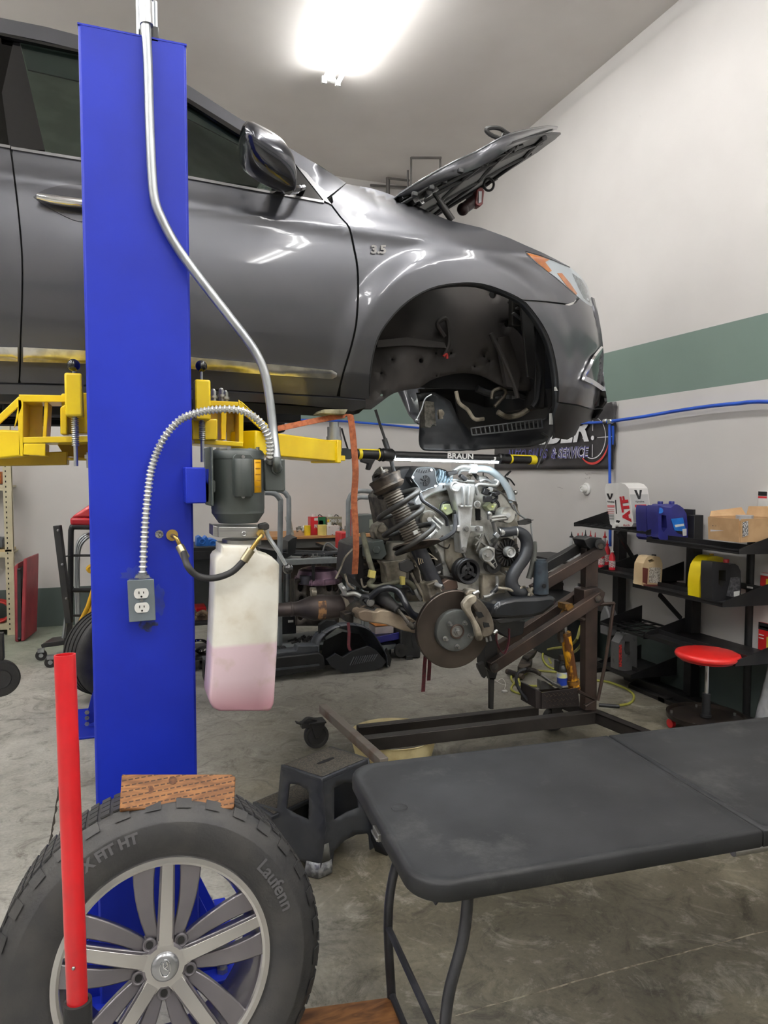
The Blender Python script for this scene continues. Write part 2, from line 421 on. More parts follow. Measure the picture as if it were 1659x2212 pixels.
struct(MB().box2((LEFT-.1, FRONT-.1, CEIL), (RIGHT+.1, BACK+.1, CEIL+.1)).build('ceiling', M_CEIL))
struct(MB().box2((LEFT-.1, BACK, 0), (RIGHT+.1, BACK+.1, CEIL)).build('wall_back', M_WALL))
struct(MB().box2((RIGHT, FRONT, 0), (RIGHT+.1, BACK, CEIL)).build('wall_right', M_WALL))
struct(MB().box2((LEFT-.1, FRONT, 0), (LEFT, BACK, CEIL)).build('wall_left', M_WALL))
struct(MB().box2((LEFT-.1, FRONT-.1, 0), (RIGHT+.1, FRONT, CEIL)).build('wall_front', M_WALL))
# saw-cut joints of the slab, filled with pale dust or dark dirt
M_JOINT = mat('joint_dust', (168, 160, 140), 0.8, 0, (80, 74, 62), 40, lo=0.3, hi=0.6)
M_CRACK = mat('crack_dirt', (52, 46, 38), 0.9)
def floor_line(name, pts, w, m):
	P = []
	for i in range(len(pts)-1):
		a = W(*pts[i], Z=0); b = W(*pts[i+1], Z=0); n = max(2, int((b-a).length/0.03))
		P += [a.lerp(b, k/n) for k in range(n)]
	P.append(W(*pts[-1], Z=0)); mb = MB(); vs = []
	for i, p in enumerate(P):
		t = (P[min(i+1, len(P)-1)]-P[max(0, i-1)]).normalized(); s = Vector((-t.y, t.x, 0))*w*random.uniform(0.25, 1.0)
		j = Vector((random.uniform(-1, 1), random.uniform(-1, 1), 0))*w*0.4
		vs += [p+s+j+Vector((0, 0, .0006)), p-s+j+Vector((0, 0, .0006))]
	mb.add(vs, [(2*i, 2*i+1, 2*i+3, 2*i+2) for i in range(len(P)-1)]); return struct(mb.build(name, m))
floor_line('trim_1', [(940, 2206), (1300, 2105), (1659, 2010)], 0.004, M_JOINT)
floor_line('trim_2', [(95, 1898), (112, 1800), (126, 1712), (135, 1660)], 0.006, M_CRACK)
floor_line('trim_3', [(0, 1556), (120, 1550), (205, 1546)], 0.003, M_CRACK)
# ---------- ceiling lights: bare twin-tube strips ----------
M_TUBE = mat('lit_tube', (255, 252, 246), 0.5, emit=TUBE_POWER)
M_TUBE.node_tree.nodes['Principled BSDF'].inputs['Emission Color'].default_value = (1.0, 0.995, 0.985, 1)
def strip_light(x, y0, y1, label, shown=True):
	t = thing('strip_light', label, 'ceiling light', (x, (y0+y1)/2, CEIL-.1), 'tube lights on the ceiling')
	MB().box2((x-.03, y0, CEIL-.07), (x+.03, y1, CEIL-.005)).build('housing', M_WHT, t, bev=.005)
	for s in (-1, 1):
		MB().cyl((x+s*.06, y0+.03, CEIL-.10), (x+s*.06, y1-.03, CEIL-.10), .018, n=10).build('tube', M_TUBE, t)
		for yy in (y0+.0, y1-.03):
			b = MB(); b.box2((x+s*.06-.02, yy, CEIL-.125), (x+s*.06+.02, yy+.03, CEIL-.07)); b.box2((x, yy, CEIL-.1), (x+s*.06, yy+.03, CEIL-.07))
			b.build('lamp_holder', M_WHT, t)
	return t
strip_light(1.70, 3.65, 6.0, 'twin tube strip light glowing on the ceiling above the raised hood')
for i, (x, y) in enumerate([(1.7, 1.0), (1.7, -1.6), (-1.9, 3.9), (-1.9, 1.0), (-1.9, -1.8), (1.7, -4.2), (-3.6, 3.6), (0, -1.6), (-3.6, 1.0), (-3.6, -1.8), (0, -4.4), (3.0, -1.8)]):  # second half: unseen fixtures added to keep the room bright with dimmer tubes
	strip_light(x, y, y+2.35, ['twin tube strip light straight above the folding table', 'twin tube strip light behind the camera on the right', 'twin tube strip light above the far left shelf', 'twin tube strip light left of the lifted car', 'twin tube strip light behind the camera on the left', 'twin tube strip light nearest the front wall', 'added twin tube strip light, unseen above the rear of the lifted car', 'added twin tube strip light, unseen just behind the camera', 'added twin tube strip light, unseen along the left wall', 'added twin tube strip light, unseen in the rear left corner behind the camera', 'added twin tube strip light, unseen farthest behind the camera', 'added twin tube strip light, unseen behind the camera nearest the right wall'][i])
# door-track hangers near the back of the ceiling
M_TRK = mat('track_steel', (120, 118, 116), 0.5, 0.6)
t = thing('door_track', 'thin steel hanger rods and rails under the ceiling beyond the hood', 'ceiling track', (2.6, 6.9, CEIL))
for (u, v0, v1, Y) in [(888, 340, 402, 6.6), (951, 340, 392, 6.6), (881, 368, 405, 7.2), (838, 384, 425, 7.6)]:
	p = W(u, v0, Z=CEIL); Y = p.y; b = MB(); b.cyl((p.x, Y, CEIL), (p.x, Y, W(u, v1, Y=Y).z-.05), .012 if u != 838 else .025, n=8); b.build('hanger_rod', M_TRK, t)
for (a, c, Y) in (((888, 341), (953, 341), 6.6), ((800, 400), (885, 405), 7.2), ((838, 385), (884, 390), 7.6)):
	Y = W(*c, Z=CEIL-.03).y; b = MB(); b.beam(W(*a, Y=Y), W(*c, Y=Y), .02, .02); b.build('rail', M_TRK, t)
# ================= the car on the lift =================
CY = 2.75; CM = 3.70     # near side plane, centre plane
def interp(T, x):
	if x <= T[0][0]: return T[0][1]
	for (a, b), (c, d) in zip(T, T[1:]):
		if x <= c: return b+(d-b)*(x-a)/(c-a)
	return T[-1][1]
KN = 1.3
NOSE = []
for u, v in [(1312, 875), (1304, 830), (1301, 770), (1290, 705), (1278, 645), (1262, 605), (1235, 578), (1200, 560), (1140, 532)]:
	r = ray(u, v); q = r.x/r.y; Y = CY+(1/q)**2/(4*KN); x = q*Y; NOSE.append((EYE.z+r.z*Y/r.y, x-1/(2*KN*q)))
FT = []
for u, v in [(750, 396), (830, 415), (900, 444), (970, 476), (1040, 492), (1100, 514), (1140, 532), (1200, 560), (1235, 578)]:
	p = W(u, v, Y=CY+.08); FT.append((p.x, p.z))
ARC = W(1005, 820, Y=CY)     # wheel centre
def smi(T, x, w):
	return sum(interp(T, x+w*k/3.0)*g for k, g in ((-3, .05), (-2, .12), (-1, .2), (0, .26), (1, .2), (2, .12), (3, .05)))
def ysurf(x, z):
	o = 0.055*((z-2.36)/.34)**2 if z < 2.68 else 0.0487+0.30*(z-2.68)
	if z < 2.0: o += 0.35*(2.0-z)
	if x > 0.75 and z > 2.25:
		d = z-(smi(FT, x, .12)-.13)
		if d > 0: o += min(1, (x-.75)/.25)*max(0, min(1, (1.75-x)/.4))*4.0*min(d, .3)**2
	# crease above the door handles
	o -= 0.012*math.exp(-((z-(2.60-0.03*x))/.035)**2)
	x0 = smi(NOSE, z, .05)
	if x > x0: o += KN*(x-x0)**2
	R = math.hypot(x-ARC.x, z-ARC.z)
	if z > 1.85:
		q = max(0.0, min(1.0, (0.60-R)/.11)); o -= 0.026*q*q*(3-2*q)
	return CY+o
def S(u, v, dy=0.0):
	r = ray(u, v); t = 2.45/r.y; best = None; pf = None
	for i in range(60):
		p = EYE+r*t; f = p.y-ysurf(p.x, p.z)-dy
		if best is None or abs(f) < best[0]: best = (abs(f), t)
		if f >= 0:
			if pf is not None:
				lo, hi = t-0.02, t
				for k in range(22):
					mid = (lo+hi)/2; p = EYE+r*mid
					if p.y-ysurf(p.x, p.z)-dy > 0: hi = mid
					else: lo = mid
				return EYE+r*hi
			break
		pf = f; t += 0.02
	return EYE+r*best[1]
def ynorm(p):
	h = .004; a = (ysurf(p.x+h, p.z)-ysurf(p.x-h, p.z))/(2*h); b = (ysurf(p.x, p.z+h)-ysurf(p.x, p.z-h))/(2*h)
	return Vector((a, -1, b)).normalized()
def car_paint():
	m = mat('graphite_car_paint', (90, 91, 96), 0.34, 0.7, (84, 85, 90), 2, coat=0.6)
	return m
M_CAR = car_paint()
M_SEAM = mat('dark_seam', (10, 10, 11), 0.8)
M_GLOSS = mat('gloss_black', (12, 12, 14), 0.12, 0, coat=0.5)
M_LINER = mat('underbody_black', (30, 30, 31), 0.55, 0, (40, 38, 36), 5, bump=0.15, bscale=30)
M_SIL = mat('satin_trim', (150, 150, 152), 0.25, 0.8)
M_GL1 = glass('dark_tinted_glass', (0.045, 0.05, 0.055)); M_GL2 = glass('clear_green_glass', (0.72, 0.80, 0.76)); M_GL3 = glass('lens_glass', (0.9, 0.92, 0.93))
car = thing('car', 'graphite grey SUV raised on the blue lift with its bonnet open and front wheel off', 'car', (1.0, CM, 1.85))
MIR = []
def pan(name, poly, m, step=16, thick=.014, dy=0, holes=(), mirror=True, parent=None, face=(0, -1, 0)):
	o = cdt(poly, list(holes), lambda u, v: S(u, v, dy), step, name, m, parent or car, solid=thick, face=face, nf=ynorm)
	if mirror: MIR.append((o, thick))
	return o
ROOF = [(-420, -60), (-200, -2), (0, 38), (100, 58), (165, 75), (300, 125), (405, 183), (500, 245), (600, 305), (680, 352), (748, 395)]
WTOP = [(-420, 0), (-200, 48), (0, 78), (100, 98), (170, 115), (300, 165), (410, 222), (515, 287), (600, 335), (640, 362)]
WBOT = [(702, 434), (560, 408), (410, 380), (175, 340), (24, 316), (-200, 275), (-420, 235)]
arch = [(797, 856), (797, 830), (802, 780), (815, 730), (840, 690), (880, 650), (930, 622), (985, 611), (1040, 612), (1095, 630), (1128, 647), (1145, 663), (1172, 700), (1191, 740), (1203, 790), (1208, 840), (1207, 893)]
arch = smooth2(arch, 3)
i0 = min(range(len(arch)), key=lambda i: math.dist(arch[i], (1128, 647)))
archA = arch[:i0+1]; archB = arch[i0:]
gapF = smooth2([(716, 441), (738, 470), (756, 492), (766, 535), (774, 580), (775, 640), (771, 700), (760, 750), (745, 800), (731, 856)], 3)
gapR = smooth2([(24, 320), (29, 360), (34, 400), (43, 480), (49, 560), (49, 640), (46, 720), (44, 800), (42, 828)], 3)
# dark shell just behind the panel joints
shell = [(-420, 240), (24, 320), (410, 385), (700, 437), (716, 425), (750, 410), (900, 455), (1040, 500), (1095, 528), (1126, 548), (1155, 577), (1195, 610), (1226, 638), (1236, 650), (1150, 646)]
inner = [(1128, 640), (1040, 606), (985, 604), (930, 616), (880, 644), (836, 686), (808, 730), (795, 780), (790, 845), (731, 868), (42, 842), (-420, 830)]
pan('body_shell', shell+inner, M_SEAM, 26, .01, dy=.02)
pan('front_door', [(28, 321), (175, 345), (410, 386), (560, 413), (690, 437), (712, 441)]+[(u-4, v) for u, v in gapF]+[(410, 838), (130, 829), (46, 827)]+[(u+1, v) for u, v in reversed(gapR[1:-1])], M_CAR)
pan('rear_door', [(-420, 244), (-200, 283), (20, 320)]+[(u-3, v) for u, v in gapR[1:]]+[(-150, 822), (-420, 818)], M_CAR)
pan('front_fender', [(720, 436), (718, 424), (748, 397)]+[(800, 406), (830, 415), (865, 429), (900, 444), (935, 462), (970, 476), (1005, 484), (1040, 492), (1070, 503), (1100, 514), (1140, 532), (1170, 545), (1200, 560), (1232, 577)]
	+ [(1200, 563), (1165, 550), (1135, 542), (1137, 551), (1160, 570), (1200, 601), (1235, 631), (1247, 641), (1240, 652), (1228, 656), (1180, 650)]
	+ list(reversed(archA))+[(797, 862), (770, 860), (735, 857)]+[(u+0.5, v) for u, v in reversed(gapF[:-1])], M_CAR, 9)
pan('front_bumper', [(1130, 650), (1180, 654), (1230, 660), (1243, 656), (1252, 645), (1266, 655), (1279, 664), (1283, 682), (1295, 715), (1301, 762), (1303, 800), (1306, 830), (1312, 868), (1302, 882), (1285, 884), (1250, 874), (1207, 868)]+list(reversed(archB))[3:-1], M_CAR, 8)
pan('bumper_lip', [(1207, 871), (1250, 877), (1285, 887), (1303, 885), (1290, 905), (1255, 915), (1243, 940), (1225, 950), (1200, 946), (1197, 900)], M_BLK, 12)
pan('roof_rail', ROOF+[(700, 432), (660, 372), (640, 356), (600, 327), (515, 279), (410, 214), (300, 157), (170, 107), (100, 90), (0, 70), (-200, 40), (-420, -8)], M_CAR, 14)
pan('a_pillar_cover', [(640, 357), (700, 433), (716, 441), (712, 436), (690, 405), (662, 372)], M_SIL, 9, dy=-.006)
pan('window_trim', [(24, 316), (175, 340), (410, 380), (560, 408), (700, 433), (700, 438), (560, 413), (410, 386), (175, 346), (24, 322)], M_SIL, 14, dy=-.006)
pan('window_trim', [(22, 314), (-200, 275), (-420, 235), (-420, 241), (-200, 281), (22, 320)], M_SIL, 20, dy=-.006)
pan('upper_trim', [(170, 107), (300, 157), (410, 214), (515, 279), (600, 327), (640, 356), (636, 362), (597, 335), (510, 287), (407, 222), (297, 164), (170, 113), (0, 76), (0, 71)], M_GLOSS, 14, dy=-.008)
# glazing
pan('rear_window', [(-420, -2), (-200, 46), (0, 76), (38, 85), (92, 320), (24, 314), (-200, 275), (-420, 235)], M_GL1, 30, .004, dy=.012)
pan('window_pillar', [(30, 85), (42, 88), (97, 325), (20, 318), (4, 200)], M_GLOSS, 16, .01, dy=.008)
pan('front_window', [(42, 88), (170, 113), (300, 163), (408, 221), (515, 286), (600, 334), (638, 361), (590, 408), (410, 381), (175, 340), (96, 326)], M_GL2, 24, .004, dy=.012)
pan('window_dark_band', [(42, 88), (170, 113), (300, 163), (408, 221), (515, 286), (600, 334), (638, 361), (590, 348), (520, 315), (410, 258), (300, 215), (170, 175), (60, 150)], M_BLK, 16, .006, dy=.02)  # black band laid behind the upper edge of the front glass
pan('quarter_panel', [(638, 358), (702, 433), (640, 424), (588, 414), (598, 395)], M_GLOSS, 10, .012, dy=-.002)
# chrome strip along the doors, sill
def strip(poly, name, m, dy, th): return pan(name, poly, m, 12, th, dy=dy)
strip([(50, 750), (200, 758), (410, 771), (600, 788), (718, 800), (728, 806), (728, 813), (718, 819), (600, 811), (410, 797), (200, 786), (50, 782)], 'chrome_strip', M_CHS, -.016, .016)
strip([(38, 750), (20, 750), (-200, 742), (-420, 736), (-420, 768), (-200, 774), (38, 781)], 'chrome_strip', M_CHS, -.016, .016)
pan('sill', [(-420, 822), (42, 831), (410, 842), (731, 860), (790, 866), (790, 880), (760, 889), (740, 884), (620, 872), (410, 862), (42, 852), (-420, 846)], M_CAR, 16, dy=-.008)
pan('sill_underside', [(-420, 846), (42, 852), (410, 862), (740, 884), (790, 880), (775, 893), (740, 902), (590, 893), (410, 880), (42, 868), (-420, 860)], M_BLK, 18, dy=.03)
# door handle: recess shade as a patch of darker paint, chrome pull
hp = [S(u, v, -.004) for u, v in [(75, 428), (100, 412), (140, 402), (185, 400)]]
pan('handle_recess_shade', smooth2([(72, 425), (95, 410), (135, 400), (180, 398), (240, 405), (262, 425), (250, 455), (215, 475), (170, 478), (130, 462), (95, 442), (72, 425)], 3), mat('recess_shade', (70, 70, 74), 0.3, 0.6, coat=.5), 9, .006, dy=-.003)
b = MB(); b.tube([S(u, v, -.03) for u, v in [(80, 424), (110, 430), (150, 436), (200, 440), (240, 440)]], [.012, .017, .018, .017, .01], 10)
MIR.append((b.build('door_handle', M_CHR, car), 0))
# badge 3.5
p = S(817, 540, -.006); px_ = S(835, 540, -.006)
b = MB(); b.text('3.5', S(817, 540, -.004), (px_-p).normalized(), (0, -.1, 1), .044, .006, bold=.002, sx=1.25); b.build('engine_badge', M_CHR, car)
# headlight: reflector bowl, orange markers, clear lens
HL = smooth2([(1135, 543), (1165, 550), (1200, 562), (1235, 580), (1262, 606), (1275, 632), (1279, 662), (1262, 652), (1235, 629), (1200, 598), (1160, 569), (1135, 543)], 2)[:-1]
M_HL = mat('lamp_reflector', (240, 242, 245), 0.25, 0.1)
M_ORG = mat('orange_marker', (226, 132, 40), 0.2, 0, (200, 104, 22), 30, coat=0.6)
hl = pan('headlight', HL, M_HL, 7, .02, dy=.006)
pan('orange_reflector', [(1138, 546), (1165, 553), (1187, 561), (1178, 566), (1192, 585), (1186, 588), (1160, 567)], M_ORG, 6, .003, dy=.004, parent=hl)
pan('orange_reflector', [(1204, 590), (1214, 590), (1232, 612), (1247, 634), (1245, 637), (1225, 618)], M_ORG, 6, .003, dy=.004, parent=hl)
pan('lamp_housing', [(1236, 590), (1256, 604), (1272, 632), (1276, 655), (1262, 645), (1250, 622)], mat('lamp_dark', (96, 102, 108), 0.2, 0.8, (190, 196, 200), 60, lo=.45, hi=.55), 6, .003, dy=.0045, parent=hl)
pan('lens', HL, M_GL3, 7, .002, dy=.0, parent=hl)
# fog lamp recess with chrome frame
fg = pan('fog_lamp_bezel', [(1262, 818), (1282, 770), (1300, 752), (1302, 790), (1303, 838)], M_GLOSS, 8, .012, dy=-.004)
b = MB()
b.ribbon([S(u, v, -.014) for u, v in [(1299, 755), (1283, 775), (1272, 795), (1261, 815)]], (.012, 0, .03), .012, 4)
b.ribbon([S(u, v, -.014) for u, v in [(1261, 817), (1278, 825), (1292, 834), (1304, 843)]], (.006, 0, .022), .012, 4)
b.build('chrome_frame', M_CHR, fg)
# wing mirror
mb = MB(); rings = []
MP = [(518, 268, 518, 350), (535, 266, 545, 378), (560, 278, 575, 396), (590, 292, 600, 408), (612, 312, 622, 415), (628, 335, 634, 416), (636, 362, 640, 412)]
for i, (u0, v0, u1, v1) in enumerate(MP):
	a = S(u0, v0, -.13); c = S(u1, v1, -.13); yy = 2.62; a = W(u0, v0, Y=yy); c = W(u1, v1, Y=yy); mid = (a+c)/2; h = (a-c)/2
	dp = .11*math.sqrt(max(0.05, 1-(i/6.2)**2))
	rings.append([mid+h*math.cos(2*math.pi*k/20)*1.0+Vector((0, dp*math.sin(2*math.pi*k/20), 0)) for k in range(20)])
mb.loft(rings); mr_ = mb.build('wing_mirror', mat('mirror_shell', (48, 50, 58), 0.18, 0.6, coat=1.0), car, ang=70, sub=1)
b = MB(); b.tube([W(622, 408, Y=2.62), W(640, 408, Y=2.66), S(655, 405, .0)], [.022, .016, .012], 8); b.beam(S(600, 412), W(612, 405, Y=2.64), .05, .03)
b.build('mirror_arm', M_GLOSS, mr_)
# ---- the far side is the near side mirrored about the centre plane ----
for o, th in MIR:
	if o.name.startswith(('orange', 'lens', 'lamp_h', 'engine')): continue
	me = o.data.copy()
	pn = ORG.get(o.name)
	for v in me.vertices: v.co.y = 2*CM-(v.co.y+pn.y)-pn.y
	me.flip_normals(); c = bpy.data.objects.new(o.name.split('.')[0], me); COL.objects.link(c); c.parent = car; ORG[c.name] = pn
# roof, windscreen, cowl, floor pan, bumper front
b = MB(); rr = []
for u, v in ROOF[1:9]:
	p = S(u, v); rr.append([Vector((p.x, p.y+(2*(CM-p.y))*k/8, p.z+.05*math.sin(math.pi*k/8))) for k in range(9)])
b.loft(rr, cap=False, closed=False); b.build('roof', M_CAR, car, solid=.02)
b = MB(); b.loft([[p+Vector((0, (CM-p.y)*.06, -.045)) for p in r] for r in rr], cap=False, closed=False); b.build('headliner', mat('pale_headliner', (196, 200, 192), .8), car, solid=.005)
b = MB(); rr = []
for u, v in [(560, 281), (620, 318), (690, 357), (748, 396)]:
	p = S(u, v, .02); rr.append([Vector((p.x+.06*math.sin(math.pi*k/8), p.y+(2*(CM-p.y))*k/8, p.z+.03*math.sin(math.pi*k/8))) for k in range(9)])
b.loft(rr, cap=False, closed=False); b.build('windscreen', glass('screen_glass', (.6, .66, .63)), car, solid=.005)
b = MB(); rr = []
for z in [1.95, 2.02, 2.1, 2.2, 2.3, 2.4, 2.48]:
	x0 = interp(NOSE, z); xs = x0+.657/KN*.93; ys = ysurf(xs, z); row = []
	for k in range(13):
		t = k/12*math.pi; yy = CM-(CM-ys)*math.cos(t); row.append(Vector((xs+.10*math.sin(t)**.7, yy, z)))
	rr.append(row)
b.loft(rr, cap=False, closed=False); b.build('front_fascia', M_CAR, car, solid=.02)
# ---- inside: seats, wheel, dash seen through the glass ----
M_SEAT = mat('dark_upholstery', (38, 38, 40), 0.7)
for yy in (3.3, 4.1):
	b = MB(); b.box((.02, yy, 2.78), (.16, .48, .62), Matrix.Rotation(-.25, 3, 'Y')); b.box((.25, yy, 2.45), (.5, .5, .16)); b.box((-.08, yy, 3.14), (.1, .24, .18))
	b.build('seat', M_SEAT, car, bev=.05)
c0 = Vector((.56, 3.28, 2.68)); b = MB(); ax = Vector((-.85, 0, .5)).normalized(); b.torus(c0, ax, .18, .016, 28, 8); e, g, _ = ortho(ax)
b.box(c0, (.05, .14, .10)); b.beam(c0, c0+Vector((0, .17, .0)), .02, .03); b.beam(c0, c0-Vector((0, .17, .0)), .02, .03); b.beam(c0, c0-ax*.3, .06, .06)
b.build('steering_wheel', M_BLK, car)
b = MB(); b.box2((.78, CY+.12, 2.3), (1.1, 2*CM-CY-.12, 2.58)); b.box2((.7, CY+.2, 2.5), (.9, 2*CM-CY-.2, 2.66)); b.build('dashboard', M_BLK, car, bev=.03)
MB().box2((-1.2, CY+.12, 1.98), (.95, 2*CM-CY-.12, 2.03)).build('floor_pan', M_LINER, car)
# ---- underbody seen below the sill ----
for y in (CY+.3, 4.2): MB().box2((-.6, y, 1.90), (1.0, y+.12, 1.99)).build('frame_rail', M_LINER, car, bev=.01)
b = MB(); b.tube([(x, 3.5+.05*math.sin(x*5), 1.93) for x in (-.8, -.3, .2, .5, .8)], .035, 10); b.build('exhaust_tunnel_pipe', M_DIRT, car)
# ---- wheel house: liner arch, apron with holes, firewall ----
def arch_liner():
	A = arch; mb = MB(); rr = []
	for dd, sc in [(0.012, 1.0), (.10, 1.0), (.28, 1.02), (.42, 1.0)]:
		rr.append([S(u, v, .02)+Vector((0, dd, 0)) for u, v in A[2:]])
	mb.loft(rr, cap=False, closed=False); return mb.build('wheel_arch_edge', M_LINER, car, solid=-.006)
b = MB(); rr = []
for dd in (0.0, .05): rr.append([S(u, v, .004)+Vector((0, dd, 0)) for u, v in arch])
b.loft(rr, cap=False, closed=False); b.build('wheel_arch_edge', M_BLK, car, solid=.006)
AY = 3.16
apr = smooth2([(800, 884), (822, 868), (850, 850), (880, 842), (905, 838), (930, 822), (960, 812), (1000, 806), (1040, 812), (1070, 826), (1100, 838), (1150, 842)], 3)+[(1148, 800), (1140, 740), (1120, 670), (1095, 615), (1060, 585), (800, 585), (770, 700), (780, 884)]
holes = []
for u, v, r in [(847, 776, 3), (911, 779, 6), (943, 763, 3), (975, 763, 3), (1047, 770, 3), (1058, 780, 3), (1026, 792, 2.5), (823, 806, 3), (824, 853, 3), (1096, 700, 7), (1114, 818, 5), (944, 812, 2.5), (1065, 636, 9)]:
	holes.append([(u+r*math.cos(k*math.pi/4), v+r*math.sin(k*math.pi/4)) for k in range(8)])
M_APR = mat('road_grimed_panel', (60, 56, 54), 0.6, 0.1, (44, 42, 41), 3, bump=.25, bscale=18)
def amap(u, v):
	p = W(u, v, Y=AY); q = .05*math.sin(p.x*9)*math.sin(p.z*7+1) + .10*math.exp(-((u-870)/60.0)**2-((v-760)/70.0)**2)*-1
	return EYE+(p-EYE)*((AY+q)/AY)
cdt(apr, holes, amap, 15, 'apron', M_APR, car, solid=.02)
MB().box2((.98, 3.26, 2.02), (1.9, 3.28, 2.62)).build('apron_light_stop', M_SEAM, car)  # black sheet added behind the apron to keep light out of its holes
b = MB(); b.pz([(815, 735), (880, 728), (960, 740), (965, 752), (880, 746), (815, 750)], 3.08, .03); b.tube(WY([(960, 728), (945, 700), (965, 690), (970, 740), (958, 770)], 3.1), .012)
b.tube(WY([(1060, 720), (1085, 770), (1110, 830), (1118, 860)], 3.1), .012); b.pz([(1075, 730), (1100, 725), (1125, 800), (1120, 840), (1095, 835)], 3.1, .03)
b.build('apron_bracket', M_APR, car, bev=.006)
MB().tube(WY([(958, 770), (965, 765), (966, 775)], 3.08), .006).build('sensor_plug', mat('red_plug', (190, 40, 36), .4), car)
b = MB(); b.box2((.85, AY+.02, 2.0), (.9, 2*CM-CY-.1, 2.7)); b.build('firewall', M_LINER, car)
# front end structure seen through the arch
b = MB(); b.prism([(1.80, CY+.2, 2.05), (1.90, CY+.3, 2.05), (1.9, CY+.3, 2.5), (1.74, CY+.2, 2.5)], (0, .02, 0))
b.box2((1.93, CY+.35, 1.92), (1.99, 4.5, 2.5)); b.box2((1.6, 3.25, 2.33), (2.1, 3.33, 2.42)); b.box2((1.75, 3.02, 2.3), (2.05, 3.06, 2.5))
b.build('radiator_support', M_LINER, car, bev=.006)
b = MB()
for i in range(9): p = W(1075+i*12, 833+2*math.sin(i*2.3), Y=3.3); b.box((p.x, 3.3, 2.03), (.012, .03, .09))
b.build('radiator_fin', mat('dull_aluminium', (150, 150, 150), .45, .7), car)
b = MB(); b.tube(WY([(1062, 862), (1066, 845), (1085, 838), (1092, 850), (1078, 868), (1068, 878)], 3.18), .009); b.tube(WY([(1075, 890), (1095, 900), (1120, 897), (1140, 885)], 3.18), .014)
b.tube(WY([(985, 845), (992, 870), (1010, 885), (1025, 905), (1045, 905)], 3.16), .010); b.build('coolant_line', M_ALUD, car)
b = MB(); b.tube(WY([(1110, 700), (1130, 720), (1150, 760), (1165, 800), (1160, 860), (1150, 880)], 3.1), .014); b.tube(WY([(1150, 700), (1165, 740), (1140, 800), (1170, 830), (1180, 880)], 3.15), .01)
b.tube(WY([(1030, 840), (1060, 850), (1100, 845), (1140, 860)], 3.2), .018); b.tube(WY([(1100, 650), (1130, 690), (1145, 720)], 3.06), .012); b.build('wiring_loom', M_BLK, car)
b = MB(); b.beam(*WY([(1115, 665), (1138, 670)], 3.0), .02, .008); b.beam(*WY([(1108, 676), (1126, 690)], 3.0), .02, .008); b.pz([(1138, 658), (1143, 660), (1140, 680), (1136, 682)], 3.0, .01); b.build('headlight_bracket', M_GALV, car)
# slatted air guide
b = MB(); tp = WY([(1017, 925), (1090, 915), (1170, 905)], 3.12); bt = WY([(1020, 940), (1090, 933), (1172, 924)], 3.12)
b.beam(tp[0], tp[2], .006, .006); b.beam(bt[0], bt[2], .006, .006)
for i in range(17): a = tp[0].lerp(tp[2], i/16); c = bt[0].lerp(bt[2], i/16); b.beam(a, c, .005, .006, (0, 1, 0))
b.build('air_guide_grille', mat('worn_black_edge', (78, 80, 82), .5), car)
# undertray / splash guard hanging below the arch
und = smooth2([(900, 852), (906, 880), (908, 915), (906, 950), (912, 966), (930, 971), (1010, 970), (1100, 965), (1150, 962), (1185, 950), (1200, 930)], 3)+[(1208, 905), (1200, 870), (1180, 905), (1100, 925), (1020, 943), (1010, 925), (990, 905), (975, 870), (940, 850)]
def umap(u, v):
	s = (v-850)/120.0; Y = 3.22+.10*math.sin(s*2.6); return W(u, v, Y=Y)
cdt(und, [], umap, 13, 'splash_guard', M_BLK, car, solid=.012)
b = MB(); b.prism(WY([(985, 860), (1050, 880), (1180, 880), (1200, 925), (1100, 945), (1000, 950)], 3.5), (0, .02, 0)); b.prism(WY([(905, 840), (1200, 840), (1200, 940), (1010, 960), (940, 950)], 3.62), (0, .02, 0)); b.build('undertray', M_LINER, car)
b = MB(); b.pz([(916, 865), (938, 868), (943, 920), (935, 917), (930, 924), (918, 922)], 3.2, .06); b.build('radiator_corner', mat('condenser', (92, 88, 80), .5, .5, (60, 58, 52), 60), car, bev=.003)
b = MB(); b.cyl(W(952, 893, Y=3.16), W(952, 893, Y=3.2), .018); b.beam(*WY([(950, 885), (952, 905)], 3.15), .015, .02); b.build('sensor', M_ALUD, car)
b = MB(); b.tube(WY([(932, 852), (918, 862), (910, 885), (900, 905)], 3.05), .004); b.sphere(W(899, 908, Y=3.05), .012); b.build('ground_strap', M_GALV, car)
MB().box(W(1191, 905, Y=3.0), (.02, .01, .055)).build('white_clip', M_WHT, car, bev=.002)
b = MB(); b.tube(WY([(1170, 935), (1185, 945), (1180, 960), (1160, 1010)], 3.02), .006); b.build('hood_cable', M_BLK, car)
for u, v in [(1190, 745), (1200, 782), (1202, 840)]:
	MB().box(S(u, v, .02), (.014, .014, .018)).build('clip', M_WHT, car)
